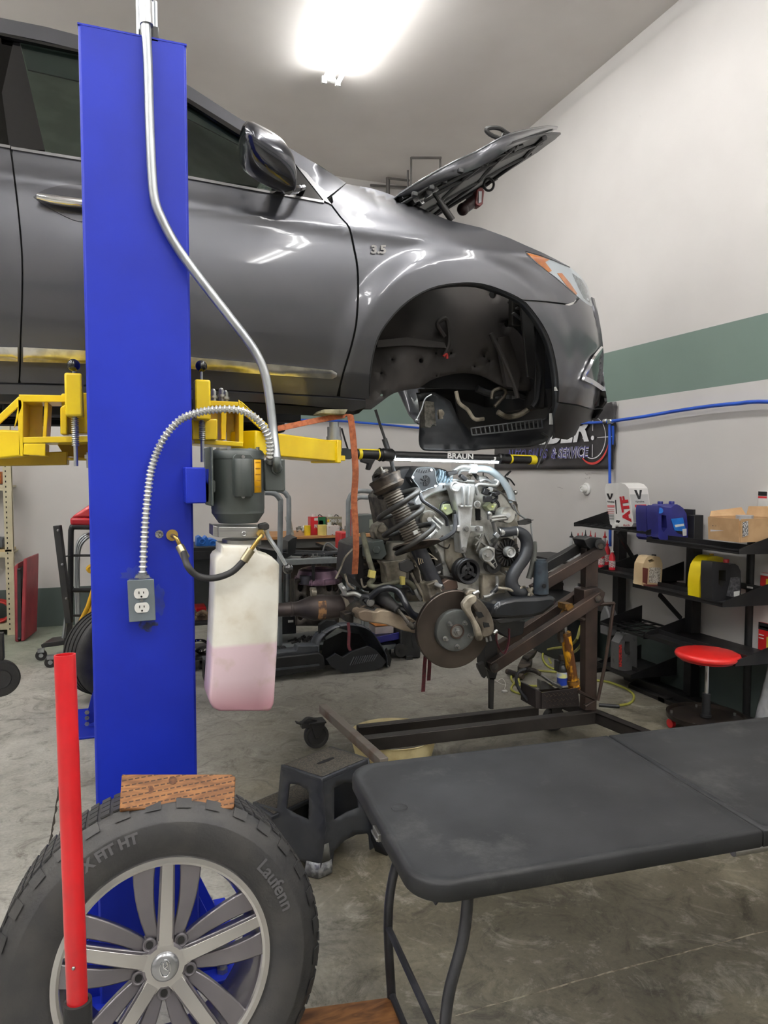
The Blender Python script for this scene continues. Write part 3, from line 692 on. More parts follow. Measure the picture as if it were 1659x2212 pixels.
# ---- bonnet, raised ----
H0 = Vector((1.143, 2.95, 2.811)); sl = .625
def hood_hit(u, v, dz=0.0):
	r = ray(u, v); t = (H0.z+dz-EYE.z-sl*(H0.x))/(r.z-sl*r.x); return EYE+r*t
side = [hood_hit(u, v) for u, v in [(862, 418), (905, 391), (950, 364), (990, 343), (1030, 325), (1065, 305), (1100, 288), (1130, 280), (1160, 274), (1185, 271), (1205, 273)]]
side = smooth_path(side, 3)
cen = [Vector((1.143+(2.40-1.143)*k/(len(side)-1), CM, H0.z+sl*(2.40-1.143)*k/(len(side)-1))) for k in range(len(side))]
nrm = Vector((-sl, 0, 1)).normalized()
def hood_rows(off, crown, ins):
	rr = []
	for i, (a, c) in enumerate(zip(side, cen)):
		q = i/(len(side)-1); w = Vector((c.x, c.y, c.z)); row = []
		e = Vector((a.x, min(a.y, CM), a.z))
		for k in range(17):
			t = -1+k/8.0; m = 1-abs(t); p = w+(e-w)*(abs(t)*(1-ins)) ; p = Vector((p.x, CM+(p.y-CM)*(1 if t < 0 else -1), p.z))
			row.append(p+nrm*(off+crown*(1-abs(t)**2.5)*math.sin(math.pi*(.15+.75*q))))
		rr.append(row)
	return rr
b = MB(); top = hood_rows(0, .028, 0); b.loft(top, cap=False, closed=False)
# turned-down edge of the skin
for sgn, col in ((1, 0), (1, 16)):
	rr = [[r[col] for r in top], [r[col]-nrm*(.055*math.sin(math.pi*(i/(len(top)-1))**.8)+.010) +Vector((0, .02 if col == 0 else -.02, 0)) for i, r in enumerate(top)]]
	b.loft(rr, cap=False, closed=False)
hood = b.build('bonnet', M_CAR, car, solid=.006, ang=30)
b = MB(); b.loft([r[::1] for r in hood_rows(-.035, .01, .02)], cap=False, closed=False); b.build('bonnet_liner', M_BLK, hood, solid=.01)
b = MB(); U = hood_rows(-.055, .02, .05)
for fr in (.14, .4, .62, .86):
	i = int(fr*(len(U)-1)); b.tube([U[i][k] for k in range(0, 17, 2)], .014, 8)
for k in (3, 8, 13): b.tube([U[i][k] for i in range(2, len(U)-4, 4)], .012, 8)
b.tube([U[i][1] for i in range(1, len(U)-6, 4)], .010, 8)
b.build('stiffening_rib', mat('primer_black', (34, 34, 36), .5, .0), hood)
b = MB()
for u, v in [(920, 402), (957, 388), (985, 374), (1022, 350), (1075, 335)]:
	p = hood_hit(u, v, -.07); b.box(p+Vector((0, .12, .01)), (.025, .02, .02))
b.build('bump_stop', M_BLK, hood, bev=.004)
b = MB(); b.beam(W(888, 437, Y=3.0), W(940, 408, Y=3.0), .03, .05, (0, 1, 0)); b.beam(W(899, 420, Y=3.0), W(912, 443, Y=3.0), .02, .03, (0, 1, 0)); b.beam(W(865, 430, Y=3.0), W(890, 420, Y=3.0), .02, .05, (0, 1, 0))
b.build('hinge', M_SIL, hood, bev=.003)
b = MB(); b.cyl(W(936, 415, Y=3.02), W(956, 446, Y=3.02), .009); b.cyl(W(948, 434, Y=3.02), W(977, 476, Y=3.02), .016); b.build('gas_strut', M_BLKM, car)
# black hoop hooked over the bonnet edge (prop clamp)
b = MB()
b.tube(WY([(1112, 296), (1095, 288), (1080, 278), (1062, 276), (1050, 280), (1058, 290), (1075, 298), (1088, 302), (1100, 305)], 3.03), .010)
b.tube(WY([(1085, 290), (1098, 297), (1104, 312), (1097, 326), (1090, 328)], 3.03), .010); b.tube(WY([(1108, 290), (1117, 300), (1115, 318), (1108, 326)], 3.03), .010); b.cyl(W(1090, 298, Y=3.03), W(1116, 296, Y=3.03), .012)
tag(b.build('spring_clamp', M_BLKM), 'black wire hook clamp gripping the raised bonnet edge', 'clamp')
# small red work lamp hanging under the bonnet
t = thing('inspection_lamp', 'small red and black work lamp hanging under the raised bonnet', 'work lamp', W(1020, 440, Y=3.5))
b = MB(); b.prism([W(u, v, Y=3.5) for u, v in [(1030, 410), (1036, 404), (1043, 405), (1047, 412), (1044, 440), (1038, 446), (1030, 444), (1026, 438)]], (0, .05, 0)); b.build('casing', mat('dark_red_casing', (128, 44, 48), .35), t, bev=.005)
MB().prism([W(u, v, Y=3.495) for u, v in [(1034, 413), (1041, 413), (1040, 437), (1034, 439)]], (0, .01, 0)).build('lamp_lens', mat('lens_grey', (205, 205, 210), .15), t)
b = MB(); b.cyl(W(1000, 452, Y=3.52), W(1030, 430, Y=3.54), .03); b.sphere(W(1000, 452, Y=3.52), .033); b.build('battery_pack', mat('maroon_black', (46, 24, 26), .4), t)
b = MB(); b.torus(W(1056, 399, Y=3.52), (0, 1, .3), .03, .007, 20, 6); b.build('hook', M_BLK, t)
# ================= two-post lift =================
PY = 2.20; PX0 = W(190, 1000, Y=PY).x; PX1 = W(416, 1000, Y=PY).x; PT = W(168, 50, Y=PY).z
lift = thing('lift_column', 'tall blue steel lift column standing in front of the car', 'lift column', ((PX0+PX1)/2, PY+.12, 0))
b = MB(); xa, xb = PX0, PX1
prof = [(xa, PY+.006), (xa+.006, PY), (xb-.006, PY), (xb, PY+.006), (xb, PY+.26), (xb-.05, PY+.26), (xb-.05, PY+.252), (xb-.008, PY+.252), (xb-.008, PY+.008), (xa+.008, PY+.008), (xa+.008, PY+.252), (xa+.05, PY+.252), (xa+.05, PY+.26), (xa, PY+.26)]
b.prism([(x, y, 0.012) for x, y in prof], (0, 0, PT-.012)); b.build('column', M_BLUE, lift, bev=.002)
MB().box2((xa-.001, PY-.001, PT-.003), (xb+.001, PY+.26, PT+.002)).build('top_cap', M_BLUE, lift)
MB().box2((xa-.10, PY-.02, 0), (xb+.13, PY+.42, .014)).build('base_plate', M_BLUE, lift, bev=.003)
for x, s in ((xa-.004, -1), (xb+.004, 1)):
	for y in (PY+.04, PY+.24):
		b = MB(); b.prism([(x, y, .014), (x+s*.09, y, .014), (x+s*.09, y, .05), (x, y, .26)], (0, .01, 0)); b.build('gusset', M_BLUE, lift)
for x in (xa-.06, xb+.07):
	for y in (PY+.0, PY+.15, PY+.36):
		b = MB(); b.cyl((x, y+.02, .014), (x, y+.02, .05), .010); b.cyl((x, y+.02, .014), (x, y+.02, .028), .018, n=6); b.build('anchor_bolt', M_STEEL, lift)
# carriage running inside the column
b = MB(); b.box2((xa+.03, PY+.05, 1.35), (xb-.03, PY+.3, 1.95)); b.build('carriage', M_YEL, lift, bev=.004)
c = W(344, 1154, Y=PY-.001); b = MB(); b.disc(c+Vector((0, .0005, 0)), (0, -1, 0), .012, .0012, 20); b.build('pass_hole', mat('hole_light', (150, 150, 150), .6, 0, (60, 60, 62), 200), lift)
# top bracket for the overhead pipe
b = MB(); p0 = W(303, 76, Y=PY+.03); p1 = W(342, 76, Y=PY+.03); b.box2((p0.x, PY+.0, PT-.01), (p1.x, PY+.06, PT+.035)); b.build('top_bracket', M_BLKM, lift, bev=.003)
b = MB()
for u in (299, 336): p = W(u, 50, Y=PY+.03); b.cyl((p.x, p.y, PT), (p.x, p.y, PT+.12), .006, n=8)
b.cyl((W(253, 40, Y=PY+.1).x, PY+.1, PT), (W(253, 40, Y=PY+.1).x, PY+.1, PT+.035), .006, n=8)
b.build('threaded_stud', M_GALV, lift)
def rail_arm(side):
	pass
# ---- lift arms ----
AYL = 2.40
arm = thing('lift_arm', 'yellow lift arm reaching right from the column to the pad under the sill', 'lift arm', W(560, 950, Y=2.5), 'yellow arms of the lift')
b = MB()
p0 = W(415, 985, Y=2.42)
b.prism(WY([(415, 905), (470, 905), (470, 950), (415, 950)], 2.40), (0, .16, 0)); b.build('arm_root', M_YEL, arm, bev=.004)
b = MB()
b.prism(WY([(452, 865), (515, 868), (516, 878), (452, 876)], 2.44), (0, .16, 0)); b.prism(WY([(420, 948), (525, 955), (525, 965), (420, 958)], 2.42), (0, .2, 0))
b.prism(WY([(478, 875), (490, 876), (488, 950), (478, 948)], 2.46), (0, .12, 0)); b.prism(WY([(516, 870), (526, 873), (526, 958), (516, 958)], 2.44), (0, .15, 0))
b.prism(WY([(420, 860), (470, 866), (470, 946), (420, 942)], 2.50), (0, .012, 0)); b.prism(WY([(488, 878), (516, 880), (516, 955), (490, 952)], 2.56), (0, .012, 0))
b.prism(WY([(515, 868), (522, 867), (590, 930), (600, 946), (580, 944), (520, 888)], 2.46), (0, .012, 0)); b.prism(WY([(515, 868), (522, 867), (590, 930), (600, 946), (580, 944), (520, 888)], 2.62), (0, .012, 0))
b.prism([W(515, 868, Y=2.46), W(598, 938, Y=2.46), W(598, 938, Y=2.63), W(515, 868, Y=2.63)], (0, 0, .008))
b.build('arm_gusset', M_YEL, arm, bev=.002)
A0 = W(524, 956, Y=2.50); A1 = W(706, 976, Y=2.80); b = MB(); b.beam(A0, A1, .12, .082); b.build('arm_beam', M_YEL, arm, bev=.005)
b = MB(); dr = (A1-A0).normalized(); b.beam(A1-dr*.02, A1+dr*.008, .135, .092); b.build('end_collar', M_YEL, arm, bev=.003)
b = MB(); b.beam(A1-dr*.1+Vector((0, 0, -.03)), A1+dr*.075+Vector((0, 0, -.022)), .08, .022); b.build('arm_extension', M_YEL, arm, bev=.003)
pc = A1+dr*.03
t = W(722, 975, Y=pc.y); t1 = W(722, 912, Y=pc.y); b = MB(); b.cyl((t.x, t.y, t.z), (t.x, t.y, t1.z-.02), .028); b.cyl((t.x, t.y, t.z), (t.x, t.y, t.z+.06), .032); b.cyl((t.x, t.y, t1.z-.02), (t.x, t.y, t1.z+.0), .02)
b.build('pad_screw', M_GALV, arm)
tp = W(722, 905, Y=pc.y); b = MB(); b.prism([W(u, v, Y=pc.y-.06) for u, v in [(690, 893), (745, 896), (752, 884), (700, 884)]], (0, .12, 0)); b.build('pad', mat('khaki_rubber', (150, 146, 120), .7, 0, (90, 84, 60), 20), arm, bev=.004)
for u, v in [(461, 852), (478, 850), (487, 855)]:
	p = W(u, v, Y=2.5); b = MB(); b.cyl(p-Vector((0, 0, .03)), p+Vector((0, 0, .012)), .010, n=6); b.cyl(p-Vector((0, 0, .012)), p-Vector((0, 0, .004)), .014, n=12); b.sphere(p+Vector((0, 0, .012)), .008, 8); b.build('bolt', M_STEEL, arm)
def lock(u, v0, v1, vb, ve, par, w=.032):
	a = W(u, v0, Y=2.34); c = W(u, v1, Y=2.34); b = MB(); b.box2((a.x-w*.75, 2.31, c.z), (a.x+w*.75, 2.40, a.z)); b.build('lock_housing', M_YEL, par, bev=.006)
	k = W(u, vb, Y=2.34); b = MB(); b.cyl((a.x, 2.35, a.z), (a.x, 2.35, k.z), .0045, n=8); e = W(u, ve, Y=2.34); b.cyl((a.x, 2.35, c.z), (a.x, 2.35, e.z), .0065, n=10)
	z = c.z-.005
	while z > W(u, ve-45, Y=2.34).z: b.torus((a.x, 2.35, z), (0, 0, 1), .009, .0022, 12, 5); z -= .0062
	b.build('release_pin', M_GALV, par)
	MB().sphere((a.x, 2.35, k.z), .0185, 18).build('pin_knob', M_GLOSS, par)
lock(436, 822, 908, 790, 998, arm)
arm2 = thing('lift_arm', 'yellow lift arm reaching left from the column towards the rear door', 'lift arm', W(60, 950, Y=2.4), 'yellow arms of the lift')
b = MB()
Y2 = 2.40
b.prism(WY([(0, 928), (44, 930), (48, 985), (0, 990), (-300, 1000), (-300, 922)], Y2), (0, .12, 0)); b.build('arm_beam', M_YEL, arm2, bev=.005)
b = MB(); b.prism(WY([(0, 894), (40, 856), (48, 862), (48, 880), (30, 925), (38, 880), (0, 915), (-80, 960), (-80, 930)], Y2), (0, .012, 0)); b.prism(WY([(0, 894), (40, 856), (48, 862), (48, 880), (38, 880), (0, 915), (-80, 960), (-80, 930)], Y2+.14), (0, .012, 0))
b.prism(WY([(40, 852), (145, 854), (145, 868), (44, 868)], Y2), (0, .16, 0)); b.prism(WY([(38, 862), (50, 864), (50, 985), (40, 985)], Y2), (0, .15, 0))
b.prism(WY([(50, 944), (195, 942), (195, 955), (50, 957)], Y2), (0, .2, 0)); b.prism(WY([(96, 868), (104, 868), (100, 945), (92, 945)], Y2+.02), (0, .13, 0)); b.prism(WY([(50, 868), (92, 868), (92, 945), (50, 945)], Y2+.15), (0, .012, 0))
b.prism(WY([(52, 958), (98, 958), (98, 985), (50, 982)], Y2), (0, .12, 0))
b.build('arm_gusset', M_YEL, arm2, bev=.002)
b = MB(); b.prism(WY([(132, 850), (198, 848), (200, 935), (135, 938)], Y2+.05), (0, .12, 0)); b.prism(WY([(130, 880), (145, 870), (145, 938), (130, 938)], Y2+.0), (0, .1, 0)); b.build('arm_root', M_YEL, arm2, bev=.004)
b = MB(); b.prism(WY([(-300, 990), (145, 975), (145, 1004), (-300, 1012)], Y2+.16), (0, .1, 0)); b.prism(WY([(120, 955), (200, 955), (200, 992), (140, 985)], Y2+.2), (0, .02, 0)); b.prism(WY([(145, 988), (200, 988), (200, 994), (145, 994)], Y2+.1), (0, .1, 0)); b.build('lower_rail', mat('olive_yellow', (196, 166, 20), .4, 0, (176, 146, 14), 5), arm2, bev=.003)
b = MB(); p = W(189, 990, Y=Y2); b.cyl((p.x, Y2+.05, p.z+.02), (p.x, Y2+.05, p.z-.03), .006); b.cyl((p.x, Y2+.05, p.z+.012), (p.x, Y2+.05, p.z), .012, n=6); b.build('bolt', M_STEEL, arm2)
lock(159, 808, 900, 788, 1007, arm2)
# ---- the opposite column, only its foot shows beside the near one ----
far = thing('lift_column', 'opposite blue lift column, its bolted foot showing left of the near column', 'lift column', W(300, 1560, Z=0))
FY = 4.9
x0 = -.02
b = MB(); b.box2((x0, FY, .014), (x0+.28, FY+.26, PT)); b.build('column', M_BLUE, far, bev=.004)
b = MB(); b.box2((x0-.32, FY-.36, 0), (x0+.36, FY+.2, .014)); b.build('base_plate', M_BLUE, far, bev=.003)
fb = W(192, 1575, Z=0); q = fb.y
b = MB(); b.prism([W(u, v, Y=q) for u, v in [(205, 1480), (203, 1560), (187, 1566), (187, 1545), (196, 1510)]], (0, .012, 0)); b.prism([W(u, v, Z=0) for u, v in [(181, 1572), (207, 1572), (230, 1560), (188, 1562)]], (0, 0, .016)); b.build('gusset', M_BLUE, far)
for v in (1538, 1550, 1563):
	p = W(188, v, Y=q-.01); b = MB(); b.cyl(p, p-Vector((0, .02, 0)), .008, n=8); b.cyl(p-Vector((0, .005, 0)), p-Vector((0, .012, 0)), .014, n=6); b.build('anchor_bolt', M_STEEL, far)
# ================= hydraulic power unit =================
HY = 2.16
pu = thing('hydraulic_power_unit', 'grey motor over a milky oil tank bolted to the blue column', 'hydraulic pump', W(525, 1530, Y=HY))
b = MB(); b.prism(WY([(400, 1009), (454, 1010), (454, 1087), (402, 1088)], 2.10), (0, .12, 0)); b.build('mounting_bracket', M_BLUE, pu, bev=.004)
b = MB(); b.prism(WY([(441, 968), (455, 964), (459, 1000), (459, 1094), (444, 1090)], 2.10), (0, .014, 0)); b.prism(WY([(452, 1030), (466, 1040), (466, 1062), (452, 1072)], 2.11), (0, .1, 0)); b.box2((W(454, 1000, Y=2.1).x, 2.07, W(455, 1092, Y=2.1).z), (W(458, 1000, Y=2.1).x, 2.24, W(455, 966, Y=2.1).z)); b.build('flange_plate', M_GUN, pu, bev=.002)
mx = (W(455, 1050, Y=HY).x+W(571, 1050, Y=HY).x)/2; mr0 = (W(571, 1050, Y=HY).x-W(455, 1050, Y=HY).x)/2
zt, zb = W(510, 968, Y=HY-.08).z, W(510, 1133, Y=HY-.08).z; mo = Vector((mx, HY, 0)); Hh = zt-zb
b = MB(); b.lathe([(0, zt+.0), (mr0*.8, zt), (mr0*.93, zt-.006), (mr0, zt-.016), (mr0, zt-.03), (mr0*.985, zt-.032), (mr0*.985, zb+.042), (mr0*.975, zb+.04), (mr0*.975, zb+.03), (mr0*.72, zb+.0), (0, zb)], mo, n=48)
b.build('motor', M_GUN, pu, ang=30)
b = MB()
for a in (-.5, .9, 2.4, 4.0): b.cyl(mo+Vector((math.sin(a)*mr0*.85, -math.cos(a)*mr0*.85, zt-.005)), mo+Vector((math.sin(a)*mr0*.85, -math.cos(a)*mr0*.85, zt+.005)), .006, n=6)
b.build('cover_screw', M_STEEL, pu)
fy = HY-mr0
b = MB(); b.prism(WY([(503, 986), (510, 980), (541, 981), (547, 988), (547, 1070), (541, 1077), (509, 1075), (503, 1068)], fy-.006), (0, .05, 0)); b.build('backing_plate', M_GUN, pu, bev=.002)
b = MB(); a0 = W(504, 1040, Y=fy-.01).x; a1 = W(547, 1040, Y=fy-.01).x; rc = (a1-a0)/2*1.0
b.lathe([(0, W(525, 991, Y=fy-.01).z), (rc*.93, W(525, 991, Y=fy-.01).z), (rc, W(525, 993, Y=fy).z), (rc, W(525, 1070, Y=fy).z), (rc*.93, W(525, 1072, Y=fy).z), (0, W(525, 1072, Y=fy).z)], ((a0+a1)/2, fy-.004, 0), n=32, sx=1); b.build('capacitor_cover', M_GUN, pu, ang=50)
b = MB()
for v in (987, 1073): p = W(525, v, Y=fy-.012); b.cyl(p, p+Vector((0, -.006, 0)), .005, n=10)
b.build('screw', M_STEEL, pu)
m_ = mat('warning_orange', (238, 176, 24), .4)
b = MB(); lb = []
for k in range(5):
	a = math.radians(8+k*5.5); lb.append([Vector((mx+mr0*1.006*math.sin(math.radians(20)+a), HY-mr0*1.006*math.cos(math.radians(20)+a), z)) for z in (W(555, 1064, Y=fy+.03).z, W(555, 993, Y=fy+.03).z)])
b.loft(lb, cap=False, closed=False); wl = b.build('warning_label', m_, pu, solid=.0006)
b = MB()
for q in range(5):
	rr = []
	for k in range(5):
		a = math.radians(11+k*3.8); z = W(555, 998+q*13, Y=fy+.03).z; rr.append([Vector((mx+mr0*1.010*math.sin(math.radians(20)+a), HY-mr0*1.010*math.cos(math.radians(20)+a), z-d)) for d in (.0, .0035)])
	b.loft(rr, cap=False, closed=False)
b.build('printed_line', mat('label_ink', (176, 120, 16), .6), wl)
# junction box with conduit elbow
b = MB(); b.prism(WY([(569, 994), (616, 991), (617, 1060), (613, 1062), (572, 1061)], HY-.03), (0, .07, 0)); jb = b.build('junction_box', M_GUN, pu, bev=.005)
b = MB(); b.torus(W(599, 1013, Y=HY-.04), (0, 1, 0), .014, .004, 20, 6); b.tube([W(598, 990, Y=HY-.06), W(598, 1002, Y=HY-.065), W(599, 1012, Y=HY-.05), W(599, 1013, Y=HY-.03)], .0125, 10); b.build('elbow_fitting', M_GUN, jb)
# valve block and oil tank
b = MB(); b.prism(WY([(472, 1138), (571, 1139), (571, 1162), (472, 1161)], 2.08), (0, .13, 0)); b.prism(WY([(460, 1135), (472, 1138), (472, 1161), (460, 1158)], 2.10), (0, .1, 0)); vb_ = b.build('valve_block', mat('milled_steel', (178, 178, 176), .3, .85, (150, 150, 148), 3, stretch=(1, 1, 12)), pu, bev=.002)
for u, v in ((526, 1153), (562, 1152)):
	p = W(u, v, Y=2.08); b = MB(); b.cyl(p, p+Vector((0, -.008, 0)), .010, n=6); b.torus(p+Vector((0, -.008, 0)), (0, 1, 0), .006, .002, 14, 5); b.build('port_plug', M_STEEL, vb_)
b = MB(); b.cyl(W(522, 1164, Y=2.15), W(522, 1176, Y=2.15), .058, n=40); b.build('neck_collar', M_STEEL, pu)
tank = [(474, 1174), (545, 1175), (552, 1190), (570, 1196), (583, 1200), (597, 1214), (597, 1225), (596, 1290), (592, 1400), (586, 1500), (585, 1510), (580, 1522), (574, 1526), (468, 1526), (456, 1520), (450, 1510), (447, 1500), (452, 1430), (458, 1300), (461, 1205), (466, 1197), (474, 1192)]
def milky():
	m = mat('milky_tank', (226, 224, 214), 0.42, 0, (206, 200, 184), 9, lo=.3, hi=.6, sss=.0)
	nt = m.node_tree; N = nt.nodes; L = nt.links; b = N['Principled BSDF']
	ge = N.new('ShaderNodeNewGeometry'); sp = N.new('ShaderNodeSeparateXYZ'); L.new(ge.outputs['Position'], sp.inputs[0])
	mr = N.new('ShaderNodeMapRange'); z0 = W(520, 1388, Y=2.1).z; mr.inputs['From Min'].default_value = z0+.006; mr.inputs['From Max'].default_value = z0-.006; L.new(sp.outputs['Z'], mr.inputs[0])
	src = b.inputs['Base Color'].links[0].from_socket
	x = N.new('ShaderNodeMix'); x.data_type = 'RGBA'; L.new(mr.outputs[0], x.inputs[0]); L.new(src, x.inputs[6]); x.inputs[7].default_value = (*lin((214, 190, 198)), 1)
	# redder towards the bottom: the dye settles and has stained the seam
	m2 = N.new('ShaderNodeMapRange'); m2.inputs['From Min'].default_value = z0-.10; m2.inputs['From Max'].default_value = z0-.185; m2.inputs['To Max'].default_value = .7; L.new(sp.outputs['Z'], m2.inputs[0])
	y = N.new('ShaderNodeMix'); y.data_type = 'RGBA'; L.new(m2.outputs[0], y.inputs[0]); L.new(x.outputs[2], y.inputs[6]); y.inputs[7].default_value = (*lin((176, 116, 128)), 1)
	n = N.new('ShaderNodeTexNoise'); n.inputs['Scale'].default_value = 14; n.inputs['Detail'].default_value = 5; L.new(ge.outputs['Position'], n.inputs['Vector'])
	r = N.new('ShaderNodeValToRGB'); r.color_ramp.elements[0].position = .56; r.color_ramp.elements[1].position = .75; r.color_ramp.elements[0].color = (0, 0, 0, 1); r.color_ramp.elements[1].color = (.5, .5, .5, 1); L.new(n.outputs['Fac'], r.inputs[0])
	w = N.new('ShaderNodeMix'); w.data_type = 'RGBA'; L.new(r.outputs[0], w.inputs[0]); L.new(y.outputs[2], w.inputs[6]); w.inputs[7].default_value = (*lin((176, 160, 132)), 1)
	L.new(w.outputs[2], b.inputs['Base Color']);     return m
tk = MB(); ctr = (523, 1350)
rings = []
for f, y in ((.86, 2.065), (.965, 2.07), (1.0, 2.09), (1.0, 2.20), (.96, 2.225), (.84, 2.23)):
	row = []
	for u, v in dens(tank, 25):
		row.append(W(ctr[0]+(u-ctr[0])*(1-(1-f)*.6), ctr[1]+(v-ctr[1])*(1-(1-f)*.25), Y=2.12)); row[-1].y = y
	rings.append(row)
tk.loft(rings); tk.build('oil_tank', milky(), pu, ang=50)
# release lever
b = MB(); b.tube([W(566, 1136, Y=2.08), W(574, 1140, Y=2.06), W(580, 1160, Y=2.06), W(600, 1190, Y=2.05), W(620, 1225, Y=2.05)], [.007, .007, .0065, .006, .005], 8); lv = b.build('release_lever', M_GALV, pu)
b = MB(); b.pz([(560, 1133), (577, 1129), (582, 1134), (582, 1142), (574, 1146), (560, 1142)], 2.05, .03); b.build('lever_pivot', M_BLKM, lv, bev=.002)
MB().sphere(W(622, 1229, Y=2.05), .0155, 18).build('lever_knob', M_GLOSS, lv)
# ---- hydraulic hose ----
hh = thing('hydraulic_hose', 'short black hydraulic hose with brass ends looping from the column to the tank', 'hose', W(440, 1250, Y=2.08))
P_ = lambda u, v, y=2.035: W(u, v, Y=y)
b = MB(); b.tube([P_(397, 1195, 2.1), P_(405, 1222), P_(425, 1243), P_(460, 1249), P_(500, 1236), P_(530, 1208, 2.035)], .0095, 12); b.build('rubber_hose', M_RUB, hh)
b = MB(); b.cyl(P_(388, 1180, 2.12), P_(401, 1205, 2.10), .0125); b.cyl(P_(526, 1212, 2.035), P_(543, 1187, 2.035), .0125); b.build('crimp_sleeve', mat('zinc_brass', (180, 170, 140), .3, .9), hh)
b = MB(); b.tube([P_(372, 1157, 2.19), P_(374, 1158, 2.14), P_(382, 1164, 2.12), P_(392, 1186, 2.12)], .0062, 10); b.tube([P_(541, 1190, 2.035), P_(560, 1163, 2.035), P_(565, 1156, 2.05), P_(563, 1153, 2.08)], .0062, 10); b.build('pipe_bend', M_BRASS, hh)
b = MB(); b.cyl(P_(372, 1156, 2.198), P_(372, 1156, 2.17), .014, n=6); b.cyl(P_(372, 1156, 2.198), P_(372, 1156, 2.19), .017); b.cyl(P_(563, 1152, 2.078), P_(563, 1152, 2.06), .012, n=6); b.build('brass_nut', M_BRASS, hh)
# ---- rigid conduit ----
cd = thing('electrical_conduit', 'bent silver steel conduit running down over the blue column', 'conduit', W(330, 500, Y=2.15))
cy = PY-.02
pts = [W(312, -60, Y=cy), W(315, 40, Y=cy), W(320, 150, Y=cy), W(323, 260, Y=cy), W(328, 370, Y=cy), W(334, 430, Y=cy), W(348, 470, Y=cy), W(380, 530, Y=cy), W(430, 600, Y=cy-.01), W(500, 690, Y=cy-.02), W(545, 750, Y=cy-.03), W(570, 800, Y=cy-.035), W(582, 860, Y=cy-.04), W(590, 930, Y=cy-.05), W(598, 996, Y=HY-.06)]
b = MB(); b.tube(pts, .0135, 14, 8); b.build('pipe', M_GALV, cd)
b = MB(); b.cyl(W(315, 0, Y=cy), W(317, 54, Y=cy), .018); b.cyl(W(313, -60, Y=cy), W(315, 0, Y=cy), .020); b.build('coupling', mat('coupling_zinc', (200, 202, 204), .3, .8), cd)
# ---- flexible conduit ----
fx = thing('flexible_conduit', 'ribbed silver flexible conduit arching from the outlet box to the motor', 'conduit', W(400, 1000, Y=2.15))
fp = [W(308, 1246, Y=2.17), W(312, 1160, Y=2.17), W(318, 1080, Y=2.165), W(328, 1010, Y=2.16), W(352, 950, Y=2.15), W(388, 908, Y=2.13), W(432, 890, Y=2.11), W(480, 884, Y=2.09), W(525, 888, Y=2.08), W(560, 910, Y=2.08), W(580, 945, Y=2.09), W(584, 990, Y=2.11)]
b = MB(); b.tube(fp, .0082, 8, 8)
path = smooth_path(fp, 24); acc = 0; last = path[0]
for i in range(1, len(path)):
	acc += (path[i]-last).length; last = path[i]
	if acc > .0105: b.torus(path[i], (path[i]-path[i-1]), .0090, .0034, 12, 6); acc = 0
b.build('armoured_sleeve', mat('bright_zinc', (205, 206, 204), .35, .6), fx)
b = MB(); b.cyl(W(584, 990, Y=2.11), W(584, 998, Y=2.12), .013); b.cyl(W(308, 1250, Y=2.17), W(308, 1238, Y=2.17), .014); b.pz([(291, 1249), (325, 1249), (322, 1243), (294, 1243)], 2.155, .03); b.build('connector', M_GALV, fx)
# ---- outlet box ----
ob = thing('outlet_box', 'grey metal outlet box with two white sockets on the blue column', 'outlet', W(305, 1345, Y=2.18))
B4 = [W(278, 1256, Y=2.145), W(330, 1253, Y=2.145), W(333, 1338, Y=2.145), W(282, 1340, Y=2.145)]
b = MB(); b.prism(B4, (0, PY-2.145, 0)); b.build('box_body', M_GALV, ob, bev=.003)
MO = mat('outlet_plate', (112, 122, 128), .4, .2)
xd = (B4[1]-B4[0]).normalized(); yd = (B4[0]-B4[3]).normalized(); ce = sum(B4, Vector())/4
b = MB(); b.prism([ce+xd*(sx*.0365)+yd*(sy*.0605)+Vector((0, -.003, 0)) for sx, sy in ((-1, 1), (1, 1), (1, -1), (-1, -1))], (0, .004, 0)); b.build('cover_plate', MO, ob, bev=.002)
for s in (1, -1):
	c = ce+yd*(.0205*s)+Vector((0, -.003, 0)); b = MB(); pts = []
	for k in range(24):
		a = k*math.pi/12; pts.append(c+xd*.0195*math.cos(a)*1.05+yd*max(-.0145, min(.0145, .0195*math.sin(a))))
	b.prism(pts, (0, -.003, 0)); rc_ = b.build('receptacle', M_WHT, ob, bev=.001)
	b = MB()
	for dx, h in ((-.0062, .0075), (.0062, .006)): b.prism([c+xd*(dx+ex*.0012)+yd*(.003+ey*h/2)+Vector((0, -.0034, 0)) for ex, ey in ((-1, 1), (1, 1), (1, -1), (-1, -1))], (0, -.0004, 0))
	b.cyl(c+yd*-.0085+Vector((0, -.0034, 0)), c+yd*-.0085+Vector((0, -.0038, 0)), .0028, n=12); b.build('slot', M_SEAM, rc_)
MB().cyl(ce+Vector((0, -.003, 0)), ce+Vector((0, -.006, 0)), .004, n=10).build('centre_screw', M_STEEL, ob)
# dark smudges around the outlet box belong to the column
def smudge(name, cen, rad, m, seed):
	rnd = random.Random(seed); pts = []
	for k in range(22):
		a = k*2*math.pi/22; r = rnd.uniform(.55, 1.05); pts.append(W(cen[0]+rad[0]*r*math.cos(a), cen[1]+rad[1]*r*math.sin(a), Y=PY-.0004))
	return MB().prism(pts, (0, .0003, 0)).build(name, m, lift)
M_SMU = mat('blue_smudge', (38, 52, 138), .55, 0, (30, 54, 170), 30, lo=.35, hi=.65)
smudge('grime_stain', (290, 1243), (34, 22), M_SMU, 1); smudge('grime_stain', (318, 1345), (24, 22), mat('dark_smudge', (26, 32, 66), .6, 0, (32, 50, 150), 60, lo=.4, hi=.6), 2); smudge('grime_stain', (340, 1300), (22, 40), M_SMU, 3)
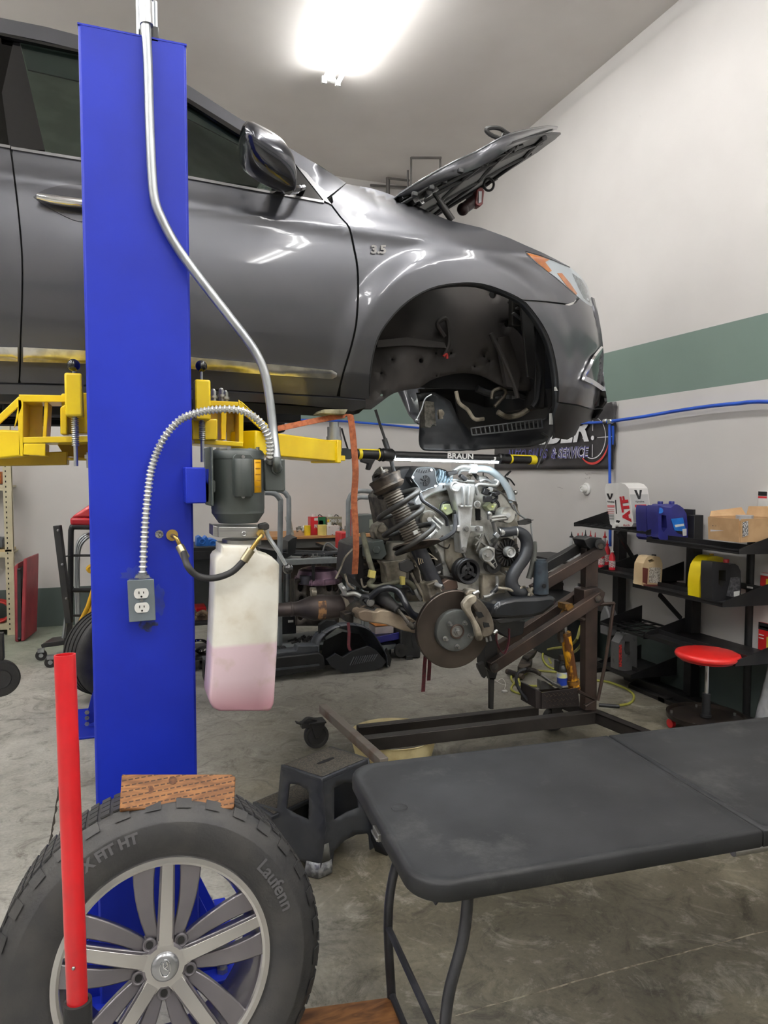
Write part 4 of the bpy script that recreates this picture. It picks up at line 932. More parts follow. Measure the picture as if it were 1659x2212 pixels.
# ---- orange strap over the sill and hanging to the engine ----
M_STR = mat('orange_webbing', (170, 98, 62), .8, 0, (140, 76, 46), 60, bump=.2, bscale=300)
b = MB(); b.ribbon([W(560, 938, Y=2.86), W(605, 926, Y=2.80), (W(670, 912, Y=2.80)), W(735, 900, Y=2.82), W(752, 895, Y=2.82), W(758, 905, Y=2.82), W(764, 960, Y=2.82), W(768, 1020, Y=2.82), W(765, 1080, Y=2.83), W(768, 1140, Y=2.84), W(769, 1190, Y=2.86), W(766, 1240, Y=2.9)], (.027, 0, .0), .003, 6)
tag(b.build('cargo_strap', M_STR), 'worn orange webbing strap hanging from the lift pad down to the engine', 'strap')
b = MB(); b.ribbon([W(600, 926, Y=2.79), W(680, 909, Y=2.79), W(745, 897, Y=2.80)], (0, .01, .022), .003, 6); tag(b.build('cargo_strap', M_STR), 'orange strap stretched along under the sill beside the yellow arm', 'strap')
# ================= things in the foreground =================
# ---- alloy wheel with tyre, leaning on the column ----
WC = W(350, 2098, Y=1.74); R0 = .385
t = thing('alloy_wheel', 'large road wheel with five-spoke alloy rim leaning against the blue column', 'wheel', (WC.x, WC.y+.12, 0))
Mx = Matrix.Rotation(math.radians(-11), 3, 'X'); WC = W(357, 2094, d=1.70)
ax = Mx @ Vector((0, 1, 0)); ex = Vector((1, 0, 0)); ez = Mx @ Vector((0, 0, 1))
def wp(r, a, d): return WC+(ex*math.cos(a)+ez*math.sin(a))*r+ax*d
M_TIRE = mat('tyre_rubber', (46, 46, 47), .55, 0, (56, 55, 54), 14, bump=.2, bscale=160)
def lathe_w(b, prof, n=72):
	vs = [wp(r, 2*math.pi*i/n, h) for r, h in prof for i in range(n)]; fs = [(k*n+i, k*n+(i+1) % n, (k+1)*n+(i+1) % n, (k+1)*n+i) for k in range(len(prof)-1) for i in range(n)]; b.add(vs, fs)
b = MB(); lathe_w(b, [(.236, .035), (.240, .012), (.247, .006), (.258, .006), (.262, .002), (.285, -.008), (.312, -.012), (.335, -.009), (.338, -.0085), (.342, -.004), (.360, .004), (.372, .014), (.381, .028), (.385, .05), (.386, .12), (.385, .19), (.381, .21), (.36, .236), (.33, .25), (.28, .245), (.24, .23), (.236, .20)], 96)
b.build('tyre', M_TIRE, t, ang=50)
b = MB()
for k in range(32):
	a0 = 2*math.pi*k/32;
	for (r0, d0, r1, d1, w0, w1) in ((.367, .009, .384, .030, .35, .62),):
		w = 2*math.pi/32; A = a0; B = a0+w*.5
		vs = [wp(r0, A, d0-.001), wp(r0, B, d0-.001), wp(r1, B, d1-.001), wp(r1, A, d1-.001), wp(r0, A, d0-.005), wp(r0, B, d0-.005), wp(r1+.001, B, d1-.005), wp(r1+.001, A, d1-.005)]
		b.add(vs, [(0, 1, 2, 3), (7, 6, 5, 4), (0, 4, 5, 1), (1, 5, 6, 2), (2, 6, 7, 3), (3, 7, 4, 0)])
for k in range(80):
	a0 = 2*math.pi*k/80
	for d in (.035, .08, .125, .17):
		A = a0; B = a0+.056; o = .036; b.add([wp(.384, A, d), wp(.384, B, d), wp(.384, B, d+o), wp(.384, A, d+o), wp(.3885, A, d), wp(.3885, B, d), wp(.3885, B, d+o), wp(.3885, A, d+o)], [(0, 1, 2, 3), (7, 6, 5, 4), (0, 4, 5, 1), (1, 5, 6, 2), (2, 6, 7, 3), (3, 7, 4, 0)])
b.build('tread', M_TIRE, t)
M_LET = mat('raised_rubber', (88, 88, 90), .5)
b = MB(); y_ = -ax
b.text('X FIT HT', (0, 0, 0), ex, ez, .034, .001, bold=.0015, arc=(.318, math.radians(112), WC-ax*.0125)); b.text('Laufenn', (0, 0, 0), ex, ez, .045, .001, bold=.0008, arc=(.310, math.radians(28), WC-ax*.0128))
b.build('raised_lettering', M_LET, t)
M_MACH = mat('machined_alloy', (200, 198, 196), .26, .85, (180, 178, 176), 2, stretch=(1, 1, 1), rvar=.05)
M_ALG = mat('dark_alloy_paint', (118, 114, 118), .32, .6, (104, 101, 106), 3, coat=.5)
b = MB(); lathe_w(b, [(.252, .0), (.2535, .006), (.250, .016), (.236, .02), (.232, .012), (.234, .004), (.240, .0), (.252, .0)], 96); b.build('rim_lip', M_MACH, t, ang=25)
b = MB(); lathe_w(b, [(.236, .018), (.228, .03), (.222, .06), (.212, .12), (.215, .19), (.238, .225), (.242, .222), (.219, .188), (.216, .12), (.227, .06), (.234, .03), (.240, .02)], 72); b.build('rim_barrel', M_ALG, t, ang=40)
th0 = math.radians(87)
def spoke(a, r0, r1, w0, w1, d0, d1, dp):
	"""bar from hub to rim, angle may drift"""
	vs = []; N_ = 6
	for k in range(N_+1):
		q = k/N_; r = r0+(r1-r0)*q; an = a[0]+(a[1]-a[0])*q; w = w0+(w1-w0)*q; d = d0+(d1-d0)*q-.012*math.sin(q*math.pi)*.3
		c = wp(r, an, d); tt = (ez*math.cos(an)-ex*math.sin(an))
		vs += [c-tt*w/2, c+tt*w/2, c+tt*w/2*.7+ax*dp, c-tt*w/2*.7+ax*dp]
	fs = [(i*4+j, i*4+(j+1) % 4, (i+1)*4+(j+1) % 4, (i+1)*4+j) for i in range(N_) for j in range(4)]+[(3, 2, 1, 0), (N_*4, N_*4+1, N_*4+2, N_*4+3)]
	return vs, fs
for k in range(5):
	a = th0-k*2*math.pi/5
	b = MB(); b.add(*spoke((a, a), .045, .238, .034, .028, .016, .004, .006)); b.build('bright_spoke', M_MACH, t, bev=.002)
	b = MB(); b.add(*spoke((a, a), .04, .236, .044, .036, .023, .012, .04)); b.build('spoke_core', M_ALG, t, bev=.003)
	for s in (-1, 1):
		b = MB(); b.add(*spoke((a+s*.42, a+s*.235), +.062, .236, .030, .056, .030, .010, .035)); b.build('dark_spoke', M_ALG, t, bev=.004)
b = MB(); lathe_w(b, [(0, .016), (.044, .016), (.052, .020), (.058, .03), (.062, .07), (.04, .10), (0, .10)], 40); b.build('hub', M_ALG, t, ang=30)
b = MB()
for k in range(5):
	a = th0-k*2*math.pi/5; c = wp(.048, a, .0158); tt = ez*math.cos(a)-ex*math.sin(a); rr = ex*math.cos(a)+ez*math.sin(a)
	b.prism([c-tt*.023-rr*.03, c+tt*.023-rr*.03, c+tt*.017+rr*.012, c-tt*.017+rr*.012], ax*.004)
lathe_w(b, [(.03, .0155), (.046, .0155), (.046, .02), (.03, .02)], 30); b.build('hub_face', M_MACH, t)
for k in range(5):
	a = th0-math.pi/5-k*2*math.pi/5; c = wp(.0625, a, .022); b = MB()
	b.torus(c+ax*.002, ax, .0135, .0035, 20, 8); b.cyl(c+ax*.001, c+ax*.03, .0165); b.build('lug_seat', M_ALG, t)
	b = MB(); b.cyl(c-ax*.001, c+ax*.0005, .0085); b.build('lug_hole', M_SEAM, t)
b = MB(); lathe_w(b, [(0, .006), (.024, .0065), (.0315, .009), (.033, .016)], 40); cc = b.build('centre_cap', mat('cap_silver', (170, 172, 176), .25, .8, coat=.5), t, ang=60)
b = MB(); pts = [wp(0, 0, .004)+ex*.0135*math.cos(a)*.9+ez*.019*math.sin(a) for a in [2.2+k*(2*math.pi-.5)/24 for k in range(25)]]
b.tube(pts, .0014, 6, 0); b.tube([wp(0, 0, .004)+ex*-.004+ez*.014, wp(0, 0, .004)+ex*-.003+ez*.002, wp(0, 0, .004)+ex*.006+ez*-.006], .0014, 6, 0); b.tube([wp(0, 0, .004)+ex*.004+ez*.015, wp(0, 0, .004)+ex*.006+ez*.005, wp(0, 0, .004)+ex*-.003+ez*-.001], .0014, 6, 0)
b.build('emblem', M_CHR, cc)
# ---- wooden blocks ----
def wood():
	m = bpy.data.materials.new('incised_timber'); m.use_nodes = True; nt = m.node_tree; N = nt.nodes; L = nt.links; b = N['Principled BSDF']; b.inputs['Roughness'].default_value = .65
	tc = N.new('ShaderNodeTexCoord'); mp = N.new('ShaderNodeMapping'); mp.inputs['Scale'].default_value = (3, 12, 22); L.new(tc.outputs['Object'], mp.inputs[0])
	n = N.new('ShaderNodeTexNoise'); n.inputs['Scale'].default_value = 3; n.inputs['Detail'].default_value = 8; n.inputs['Distortion'].default_value = 1.2; L.new(mp.outputs[0], n.inputs['Vector'])
	r = N.new('ShaderNodeValToRGB'); r.color_ramp.elements[0].position = .3; r.color_ramp.elements[1].position = .7; r.color_ramp.elements[0].color = (*lin((92, 56, 28)), 1); r.color_ramp.elements[1].color = (*lin((150, 102, 56)), 1); L.new(n.outputs['Fac'], r.inputs[0])
	br = N.new('ShaderNodeTexBrick'); br.inputs['Scale'].default_value = 1; br.inputs['Mortar Size'].default_value = .0;
	m3 = N.new('ShaderNodeMapping'); m3.inputs['Scale'].default_value = (66, 1, 94); m3.inputs['Rotation'].default_value = (math.radians(0), 0, 0); L.new(tc.outputs['Object'], m3.inputs[0])
	sx = N.new('ShaderNodeSeparateXYZ'); L.new(m3.outputs[0], sx.inputs[0])
	def M(op, a, c=None):
		x = N.new('ShaderNodeMath'); x.operation = op
		for i, q in enumerate((a, c)):
			if q is None: continue
			if isinstance(q, (int, float)): x.inputs[i].default_value = q
			else: L.new(q, x.inputs[i])
		return x.outputs[0]
	row = M('FLOOR', sx.outputs['Z']); off = M('MULTIPLY', row, .5); xx = M('FRACT', M('ADD', sx.outputs['X'], off)); zz = M('FRACT', sx.outputs['Z'])
	slit = M('MULTIPLY', M('LESS_THAN', xx, .68), M('LESS_THAN', zz, .24))
	x = N.new('ShaderNodeMix'); x.data_type = 'RGBA'; L.new(M('MULTIPLY', slit, .9), x.inputs[0]); L.new(r.outputs[0], x.inputs[6]); x.inputs[7].default_value = (*lin((58, 36, 20)), 1)
	L.new(x.outputs[2], b.inputs['Base Color'])
	bp = N.new('ShaderNodeBump'); bp.invert = True; bp.inputs['Strength'].default_value = .6; bp.inputs['Distance'].default_value = .003; L.new(slit, bp.inputs['Height']); L.new(bp.outputs[0], b.inputs['Normal'])
	return m
M_WOOD = wood()
BY = 1.80
q = [W(258, 1748, Y=BY), W(506, 1746, Y=BY), W(509, 1675, Y=BY), W(266, 1672, Y=BY)]
zz = min(p.z for p in q); q[0].z = q[1].z = zz
b = MB(); b.prism([W(258, 1748, Y=BY), W(263, 1672, Y=BY+.05), W(500, 1672, Y=BY+.05), W(509, 1678, Y=BY+.05), W(506, 1742, Y=BY), W(500, 1748, Y=BY)], (0, .024, -.032)); wb = b.build('wood_block', M_WOOD, bev=.003)
tag(wb, 'incised brown timber block resting on top of the leaning wheel', 'wood block')
MK = mat('wood_knot', (70, 42, 24), .7, 0, (104, 64, 34), 60)
for u, v, r in ((373, 1686, .010), (323, 1706, .010)):
	b = MB(); c = W(u, v, Y=BY+(1748-v)/76*.05); nn_ = Vector((0, -.8, .6)); b.cyl(c-nn_*.001, c+nn_*.0006, r, n=18); o = b.build('knot', MK, wb)
c0 = W(735, 2190, Z=.0); b = MB(); b.box2((.52, 1.37, 0), (.80, 1.50, .09));
E1 = W(660, 2200, Z=.09); E2 = W(862, 2163, Z=.09)
b = MB(); d_ = (W(858, 2160, Z=.09)-W(664, 2180, Z=.09)); aa = W(600, 2186, Z=.09); bb = W(852, 2152, Z=.09); n_ = Vector((-(bb-aa).y, (bb-aa).x, 0)).normalized()
pp = [aa, bb, bb-n_*.14, aa-n_*.14]; b.prism([Vector((p.x, p.y, 0)) for p in pp], (0, 0, .09)); tag(b.build('wood_block', M_WOOD, bev=.003), 'incised timber block lying on the floor beside a table leg', 'wood block')
# ---- red jack handle ----
t = thing('jack_handle', 'bright red hollow steel tube with black grip standing upright before the wheel', 'jack handle', W(170, 2400, d=1.25))
p0 = W(140, 1414, d=1.2); p1 = W(163, 2045, d=1.2); p2 = W(168, 2185, d=1.2); p3 = W(172, 2420, d=1.2)
def pipe(b, a, c, ro, ri, n=28):
	e, g, axx = ortho(c-a); vs = []
	for p, r in ((a, ri), (a, ro), (c, ro), (c, ri)):
		vs += [p+(e*math.cos(2*math.pi*i/n)+g*math.sin(2*math.pi*i/n))*r for i in range(n)]
	b.add(vs, [(k*n+i, k*n+(i+1) % n, ((k+1) % 4)*n+(i+1) % n, ((k+1) % 4)*n+i) for k in range(4) for i in range(n)])
b = MB(); pipe(b, p0, p1, .0172, .0145); b.build('upper_tube', M_RED, t)
b = MB(); pipe(b, p1-(p2-p1).normalized()*.01, p2, .0168, .0140); b.cyl(p1, p3, .0152); b.build('lower_tube', M_RED, t)
b = MB(); c = W(168, 2078, d=1.2)-FW*.0165; b.sphere(c, .0032, 10); b.build('lock_button', M_STEEL, t)
b = MB(); pipe(b, W(168, 2162, d=1.2), p3, .0225, .017); b.build('grip', mat('foam_grip', (30, 30, 31), .8, bump=.2, bscale=400), t)
# ---- folding table ----
TZ = .745
t = thing('folding_table', 'black plastic folding table with rounded corners and curved steel legs', 'table', (.547, 1.306, 0))
X0, X1, XM = .547, 2.30, 1.422; Y0, Y1 = 1.306, 1.950
def rr(x0, x1, y0, y1, r, sides):
	pts = []
	for cx, cy, a in ((x0+r, y0+r, math.pi), (x1-r, y0+r, 1.5*math.pi), (x1-r, y1-r, 0), (x0+r, y1-r, .5*math.pi)):
		rnd = (cx < (x0+x1)/2) == (sides == 'L')
		if rnd: pts += [(cx+r*math.cos(a+k*math.pi/2/8), cy+r*math.sin(a+k*math.pi/2/8)) for k in range(9)]
		else: pts.append((x0 if cx < (x0+x1)/2 else x1, y0 if cy < (y0+y1)/2 else y1))
	return pts
M_TB = mat('table_plastic', (26, 27, 29), .55, 0, (42, 43, 45), 4, lo=.3, hi=.7, bump=.08, bscale=500, rvar=.08, spec=.35)
def scuffed(m):
	nt = m.node_tree; N = nt.nodes; L = nt.links; b = N['Principled BSDF']; src = b.inputs['Base Color'].links[0].from_socket; ge = N.new('ShaderNodeNewGeometry')
	n = N.new('ShaderNodeTexNoise'); n.inputs['Scale'].default_value = 5; n.inputs['Detail'].default_value = 10; n.inputs['Roughness'].default_value = .75; L.new(ge.outputs['Position'], n.inputs['Vector'])
	r = N.new('ShaderNodeValToRGB'); r.color_ramp.elements[0].position = .55; r.color_ramp.elements[1].position = .78; r.color_ramp.elements[0].color = (0, 0, 0, 1); r.color_ramp.elements[1].color = (.55, .55, .55, 1); L.new(n.outputs['Fac'], r.inputs[0])
	x = N.new('ShaderNodeMix'); x.data_type = 'RGBA'; L.new(r.outputs[0], x.inputs[0]); L.new(src, x.inputs[6]); x.inputs[7].default_value = (*lin((86, 86, 84)), 1); L.new(x.outputs[2], b.inputs['Base Color'])
scuffed(M_TB)
for sd, xa_, xb_ in (('L', X0, XM-.0015), ('R', XM+.0015, X1)):
	b = MB(); O = rr(xa_, xb_, Y0, Y1, .085, sd); cx = (xa_+xb_)/2; cyy = (Y0+Y1)/2
	def ins(P, d): return [(cx+(x-cx)*(1-d/((xb_-xa_)/2)), cyy+(y-cyy)*(1-d/((Y1-Y0)/2))) for x, y in P]
	rings = []
	for d, z in ((.004, TZ-.045), (.0, TZ-.04), (0, TZ-.008), (.003, TZ-.002), (.010, TZ+.001), (.016, TZ-.001), (.022, TZ-.0035), (.03, TZ-.0035)):
		rings.append([Vector((x, y, z)) for x, y in ins(O, d)])
	b.loft(rings); b.build('table_top', M_TB, t, ang=60)
b = MB(); c = Vector((.62, 1.66, TZ-.0032)); b.lathe([(0, 0), (.019, 0), (.021, .001), (.022, 0)], c, n=24); b.build('moulded_boss', M_TB, t)
b = MB(); b.box((X0-.002, 1.60, TZ-.03), (.012, .05, .018)); b.box((X0-.010, 1.60, TZ-.034), (.005, .05, .006)); b.build('latch', M_STEEL, t, bev=.001)
M_LEG = mat('table_leg_grey', (74, 75, 80), .35, .6, (60, 61, 65), 9)
def leg_(y, kx=1):
	b = MB(); b.tube([(LX+.0, y, TZ-.04), (LX, y+.0, TZ-.10), (LX-.012, y, TZ-.2), (LX-.045, y, TZ-.32), (LX-.055, y, TZ-.45), (LX-.045, y, .1), (LX-.04, y, .0)], .0135, 12); return b.build('leg', M_LEG, t)
LX = .70; LYA, LYB = 1.40, 1.85
leg_(LYA); leg_(LYB)
b = MB(); b.tube([(LX-.055, LYA, .30), (LX-.055, LYB, .30)], .010, 8, 0); b.tube([(LX-.045, LYA, .10), (LX-.045, LYB, .10)], .010, 8, 0); b.build('cross_bar', M_LEG, t)
b = MB(); b.beam((LX+.0, 1.62, .5), (LX+.2, 1.62, TZ-.04), .02, .004); b.beam((LX+.2, 1.58, TZ-.043), (LX+.2, 1.66, TZ-.043), .06, .008); b.tube([(LX, LYA, TZ-.055), (LX, LYB, TZ-.055)], .011, 8, 0); b.build('folding_brace', M_LEG, t)
b = MB(); b.cyl((XM-.06, Y0+.03, TZ-.06), (XM+.06, Y0+.03, TZ-.06), .012); b.build('centre_hinge', M_STEEL, t)
for y in (LYA, LYB): MB().tube([(2.15, y, TZ-.04), (2.17, y, .4), (2.15, y, 0)], .0135, 10).build('leg', M_LEG, t)
t.rotation_euler = (0, 0, math.radians(-4.0))
# ---- two-step plastic stool ----
t = thing('step_stool', 'black plastic two-step stool with grit treads and a taped foot', 'step stool', W(690, 1860, Z=0))
HZ = .42
T = [W(607, 1652, Z=HZ), W(713, 1611, Z=HZ), W(797, 1638, Z=HZ), W(695, 1681, Z=HZ)]   # left, back, right, front
G = [None]*4
fr = W(690, 1895, Z=0); rt_ = W(806, 1838, Z=0)
ce = sum(T, Vector())/4
for i in range(4):
	dv = (T[i]-ce); G[i] = Vector((ce.x+dv.x*1.45, ce.y+dv.y*1.45, 0))
M_ST = mat('stool_plastic', (44, 47, 54), .45, 0, (56, 58, 62), 8, bump=.05)
M_GRIT = mat('grit_tread', (84, 78, 68), .85, 0, (52, 50, 46), 150, lo=.4, hi=.6, bump=.5, bscale=500)
def quadmap(a, b_, c, d): return lambda s, r_: (a*(1-s)+b_*s)*(1-r_)+(d*(1-s)+c*s)*r_
cx_ = sum(T, Vector())/4
def panel4(name, tl, tr, br, bl, holes, m=M_ST, outline=None):
	nn = ((tr-tl).cross(bl-tl)).normalized(); mid = (tl+tr+br+bl)/4; out = mid-cx_; out.z = 0
	if nn.dot(out) < 0: nn = -nn
	return cdt(outline or [(0, 0), (1, 0), (1, 1), (0, 1)], holes, quadmap(tl, tr, br, bl), .12, name, m, t, solid=.008, face=nn)
arc_ = lambda x0, x1, y0, y1: [(x0, y1)]+[(x0+(x1-x0)*k/8, y0+(.0 if 0 else .09)*(1-math.sin(math.pi*k/8))) for k in range(9)]+[(x1, y1)]
legcut = [(0, 0), (1, 0), (1, 1), (.8, 1)]+[(.5+.3*math.cos(k*math.pi/8), 1-.22*math.sin(k*math.pi/8)) for k in range(1, 8)]+[(.2, 1), (0, 1)]
# top tread
b = MB(); b.prism([p+Vector((0, 0, -.02)) for p in T], (0, 0, .02)); b.build('top_frame', M_ST, t, bev=.006)
slot = [(.5+.17*math.cos(a)*1.0, .5+.06*math.sin(a)) for a in [k*math.pi/6 for k in range(12)]]
TI = [ce+(p-ce)*.93+Vector((0, 0, .0015)) for p in T]
cdt([(0, 0), (1, 0), (1, 1), (0, 1)], [], quadmap(*TI), .2, 'top_tread', M_GRIT, t, solid=.001, face=(0, 0, 1))
b = MB(); du = (TI[1]-TI[0]).normalized(); dv_ = (TI[3]-TI[0]).normalized(); cc_ = sum(TI, Vector())/4+Vector((0, 0, .0006))
b.prism([cc_+du*.045*math.copysign(min(1, abs(math.cos(a))*1.2), math.cos(a))+dv_*.011*math.sin(a) for a in [k*math.pi/10 for k in range(20)]], (0, 0, .0006)); b.build('hand_slot', M_SEAM, t)
F_, Rr, L_, B_ = 3, 2, 0, 1
# side facing the camera-left (between left and front corners), side facing right (front-right)
def plane_panel(name, A, B, C, px, holes):
	n = (B-A).cross(C-A).normalized();
	if n.dot(EYE-A) < 0: n = -n
	def mp(u, v):
		r = ray(u, v); return EYE+r*((A-EYE).dot(n)/r.dot(n))
	return cdt(px, holes, mp, 14, name, M_ST, t, solid=.006, face=n)
G3 = W(689, 1898, Z=0)
plane_panel('side_panel', T[0], T[3], G3, [(607, 1652), (695, 1681), (703, 1790), (689, 1900), (664, 1888), (664, 1866), (630, 1850), (590, 1815), (555, 1800), (537, 1793), (547, 1733), (598, 1748)], [[(625, 1693), (645, 1695), (660, 1704), (667, 1711), (667, 1772), (640, 1760), (618, 1747)]])
plane_panel('side_panel', T[3], T[2], G3, [(695, 1681), (797, 1638), (792, 1690), (804, 1770), (815, 1835), (800, 1836), (797, 1800), (770, 1803), (745, 1815), (722, 1838), (715, 1892), (689, 1900), (703, 1790)], [[(722, 1702), (745, 1690), (770, 1693), (775, 1745), (750, 1755), (722, 1772)]])
G[3] = G3
panel4('side_panel', T[2], T[1], G[1], G[2], [], outline=legcut)
# lower step on the left-back side
dirl = (T[0]-T[3]); dirl.z = 0; dirl.normalize()
LZ = .21
s0 = T[3].lerp(G[3], .5)*0; e0 = ce+(T[0]-ce)*1.22; e1 = ce+(T[1]-ce)*1.22
e0 = Vector((e0.x, e0.y, LZ)); e1 = Vector((e1.x, e1.y, LZ)); l0 = W(546, 1733, Z=LZ); off = l0-e0; l1 = e1+off
b = MB(); b.prism([p-Vector((0, 0, .02)) for p in (e0, e1, l1, l0)], (0, 0, .02)); b.build('lower_step', M_ST, t, bev=.005)
m_ = (e0+e1+l0+l1)/4; b = MB(); b.prism([m_+(p-m_)*.92+Vector((0, 0, .001)) for p in (e0, e1, l1, l0)], (0, 0, .001)); b.build('lower_tread', M_GRIT, t)
g0 = Vector((l0.x+off.x*.22, l0.y+off.y*.22, 0)); g1 = Vector((l1.x+off.x*.22, l1.y+off.y*.22, 0)); h0 = Vector((e0.x, e0.y, 0))+(G[3]-G[0])*-.0; h1 = Vector((e1.x, e1.y, 0))
w_ = (T[3]-T[0]); w_.z = 0
panel4('step_side', l1, e1, h1, g1, [], outline=legcut); panel4('step_front', l0, l1, g1, g0, [], outline=legcut)
M_TAPE = mat('duct_tape', (176, 178, 182), .35, .5, (120, 122, 126), 40, bump=.6, bscale=60)
fp = G[3]; b = MB(); a_ = T[3].lerp(G[3], .84); d1 = (G[0]-G[3]).normalized(); d2 = (G[2]-G[3]).normalized(); oo = (fp-Vector((ce.x, ce.y, 0))).normalized()*.004
b.loft([[a_+d1*.055+oo, a_+oo*1.5, a_+d2*.055+oo], [T[3].lerp(fp, .92)+d1*.06+oo, T[3].lerp(fp, .92)+oo*2, T[3].lerp(fp, .92)+d2*.06+oo], [fp+d1*.06+oo+Vector((0, 0, .006)), fp+oo*2.2+Vector((0, 0, .004)), fp+d2*.06+oo+Vector((0, 0, .008))]], cap=False, closed=False); b.build('tape_wrap', M_TAPE, t, solid=.002)
b = MB(); a_ = T[3].lerp(fp, .66); b.loft([[a_+oo*1.5+d2*.012, a_+oo*1.3+d2*.04], [T[3].lerp(fp, .84)+oo*1.5+d2*.006, T[3].lerp(fp, .84)+oo*1.3+d2*.05]], cap=False, closed=False); b.build('tape_patch', mat('old_tape', (88, 88, 84), .6), t, solid=.002)
# ================= engine and front suspension on the hoist =================
EY = 3.15
eng = thing('engine', 'bare aluminium car engine with its front suspension lowered onto the steel hoist', 'engine', W(1000, 1300, Y=3.4))
def V(u, v, y=EY): return W(u, v, Y=y)
def part(name, m, fn, parent=None, **k):
	b = MB(); fn(b); return b.build(name, m, parent or eng, **k)
def bolts(pts, y, r=.009, m=M_STEEL, name='bolt', parent=None):
	for u, v in pts:
		b = MB(); c = V(u, v, y); b.cyl(c, c+Vector((0, -.010, 0)), r, n=6); b.cyl(c, c+Vector((0, -.004, 0)), r*1.35, n=14); b.build(name, m, parent or eng)
M_BRT = mat('bright_cast_alloy', (196, 198, 198), .3, .65, (158, 158, 154), 8, bump=.2, bscale=80)
M_IRON = mat('oily_iron', (112, 106, 96), .45, .5, (44, 42, 40), 14, bump=.3, bscale=60)
M_HOSE = mat('black_hose', (40, 42, 46), .42, 0, (52, 54, 58), 10)
M_GHOSE = mat('grey_heater_hose', (150, 160, 164), .5, 0, (120, 130, 134), 10)
M_BEIGE = mat('dusty_hose', (104, 104, 88), .65, 0, (78, 76, 64), 20)
# block core and sump behind the cover
part('engine_block', M_IRON, lambda b: (b.pz([(850, 1075), (880, 1045), (1100, 1045), (1120, 1090), (1118, 1180), (1095, 1290), (945, 1300), (900, 1260), (870, 1180)], 3.38, .42)), bev=.01)
part('cylinder_head', M_ALUD, lambda b: (b.pz([(880, 1080), (925, 1048), (985, 1046), (975, 1130), (930, 1180), (890, 1150)], 3.30, .5), b.pz([(1035, 1046), (1100, 1062), (1125, 1110), (1110, 1175), (1040, 1150)], 3.30, .5)), bev=.008)
cover = [(903, 1075), (925, 1060), (955, 1048), (985, 1044), (1040, 1044), (1075, 1055), (1100, 1072), (1115, 1100), (1120, 1140), (1106, 1172), (1075, 1180), (1078, 1230), (1094, 1245), (1090, 1290), (1050, 1302), (1000, 1304), (960, 1296), (958, 1235), (950, 1200), (928, 1168), (912, 1150), (900, 1120), (898, 1095)]
tc_ = part('timing_cover', M_ALU, lambda b: b.pz(smooth2(cover+[cover[0]], 3)[:-1], 3.24, .10), bev=.006)
part('cover_flange', M_BRT, lambda b: (b.tube([V(u, v, 3.235) for u, v in [(905, 1078), (925, 1062), (955, 1050), (985, 1046)]], .009, 8), b.tube([V(u, v, 3.235) for u, v in [(985, 1050), (990, 1090), (992, 1135), (1000, 1190), (1005, 1205)]], .006, 8), b.tube([V(u, v, 3.235) for u, v in [(1040, 1048), (1078, 1060), (1098, 1078), (1112, 1102)]], .007, 8)), tc_)
part('valve_cover', mat('shiny_alloy', (222, 226, 228), .22, .7, (190, 194, 196), 9, bump=.15, bscale=60), lambda b: (b.pz(smooth2([(893, 1085), (910, 1062), (940, 1046), (972, 1038), (984, 1044), (970, 1058), (940, 1066), (918, 1080), (905, 1100), (893, 1085)], 3)[:-1], 3.20, .3)), bev=.01)
bolts([(906, 1095), (922, 1071), (938, 1062), (957, 1056), (902, 1130), (915, 1150), (942, 1190), (957, 1216), (975, 1240), (1088, 1066), (1104, 1084), (1114, 1112), (1117, 1148), (1050, 1242), (1048, 1274), (1092, 1252), (960, 1262), (1073, 1110), (1038, 1120), (966, 1180)], 3.236, .006, M_STEEL, 'cover_bolt', tc_)
# engine mount bracket
def mount(b):
	b.pz([(972, 1047), (985, 1040), (1000, 1044), (1026, 1046), (1027, 1058), (1022, 1092), (1018, 1136), (1045, 1137), (1045, 1150), (1018, 1150), (1012, 1166), (1007, 1196), (996, 1196), (992, 1150), (985, 1149), (985, 1136), (992, 1135), (989, 1098), (980, 1062)], 3.13, .075)
mb_ = part('mount_bracket', M_BRT, mount, bev=.006)
part('bracket_rib', M_BRT, lambda b: (b.pz([(1000, 1050), (1004, 1050), (1006, 1092), (1002, 1094)], 3.105, .03), b.pz([(1014, 1050), (1018, 1051), (1014, 1092), (1011, 1092)], 3.105, .03), b.pz([(996, 1092), (1020, 1092), (1020, 1096), (996, 1096)], 3.11, .03)), mb_, bev=.003)
part('mount_eye', M_BRT, lambda b: (b.cyl(V(983, 1051, 3.12), V(983, 1051, 3.2), .026), b.torus(V(983, 1051, 3.12), (0, 1, 0), .02, .005, 24, 6)), mb_)
bolts([(994, 1092), (1031, 1089), (1006, 1142), (1031, 1142), (1002, 1187)], 3.125, .010, M_STEEL, 'bolt', mb_)
part('bolt_seat', M_BRT, lambda b: [b.cyl(V(u, v, 3.13), V(u, v, 3.22), .017) for u, v in [(994, 1092), (1031, 1089), (1006, 1142), (1031, 1142)]], mb_)
part('chain_window', M_SEAM, lambda b: b.pz([(1028, 1098), (1038, 1100), (1038, 1124), (1029, 1124)], 3.232, .004), tc_)
part('chain_cover_lower', M_ALUD, lambda b: b.pz([(960, 1160), (992, 1165), (1000, 1205), (1005, 1230), (975, 1240), (963, 1210)], 3.225, .03), tc_, bev=.006)
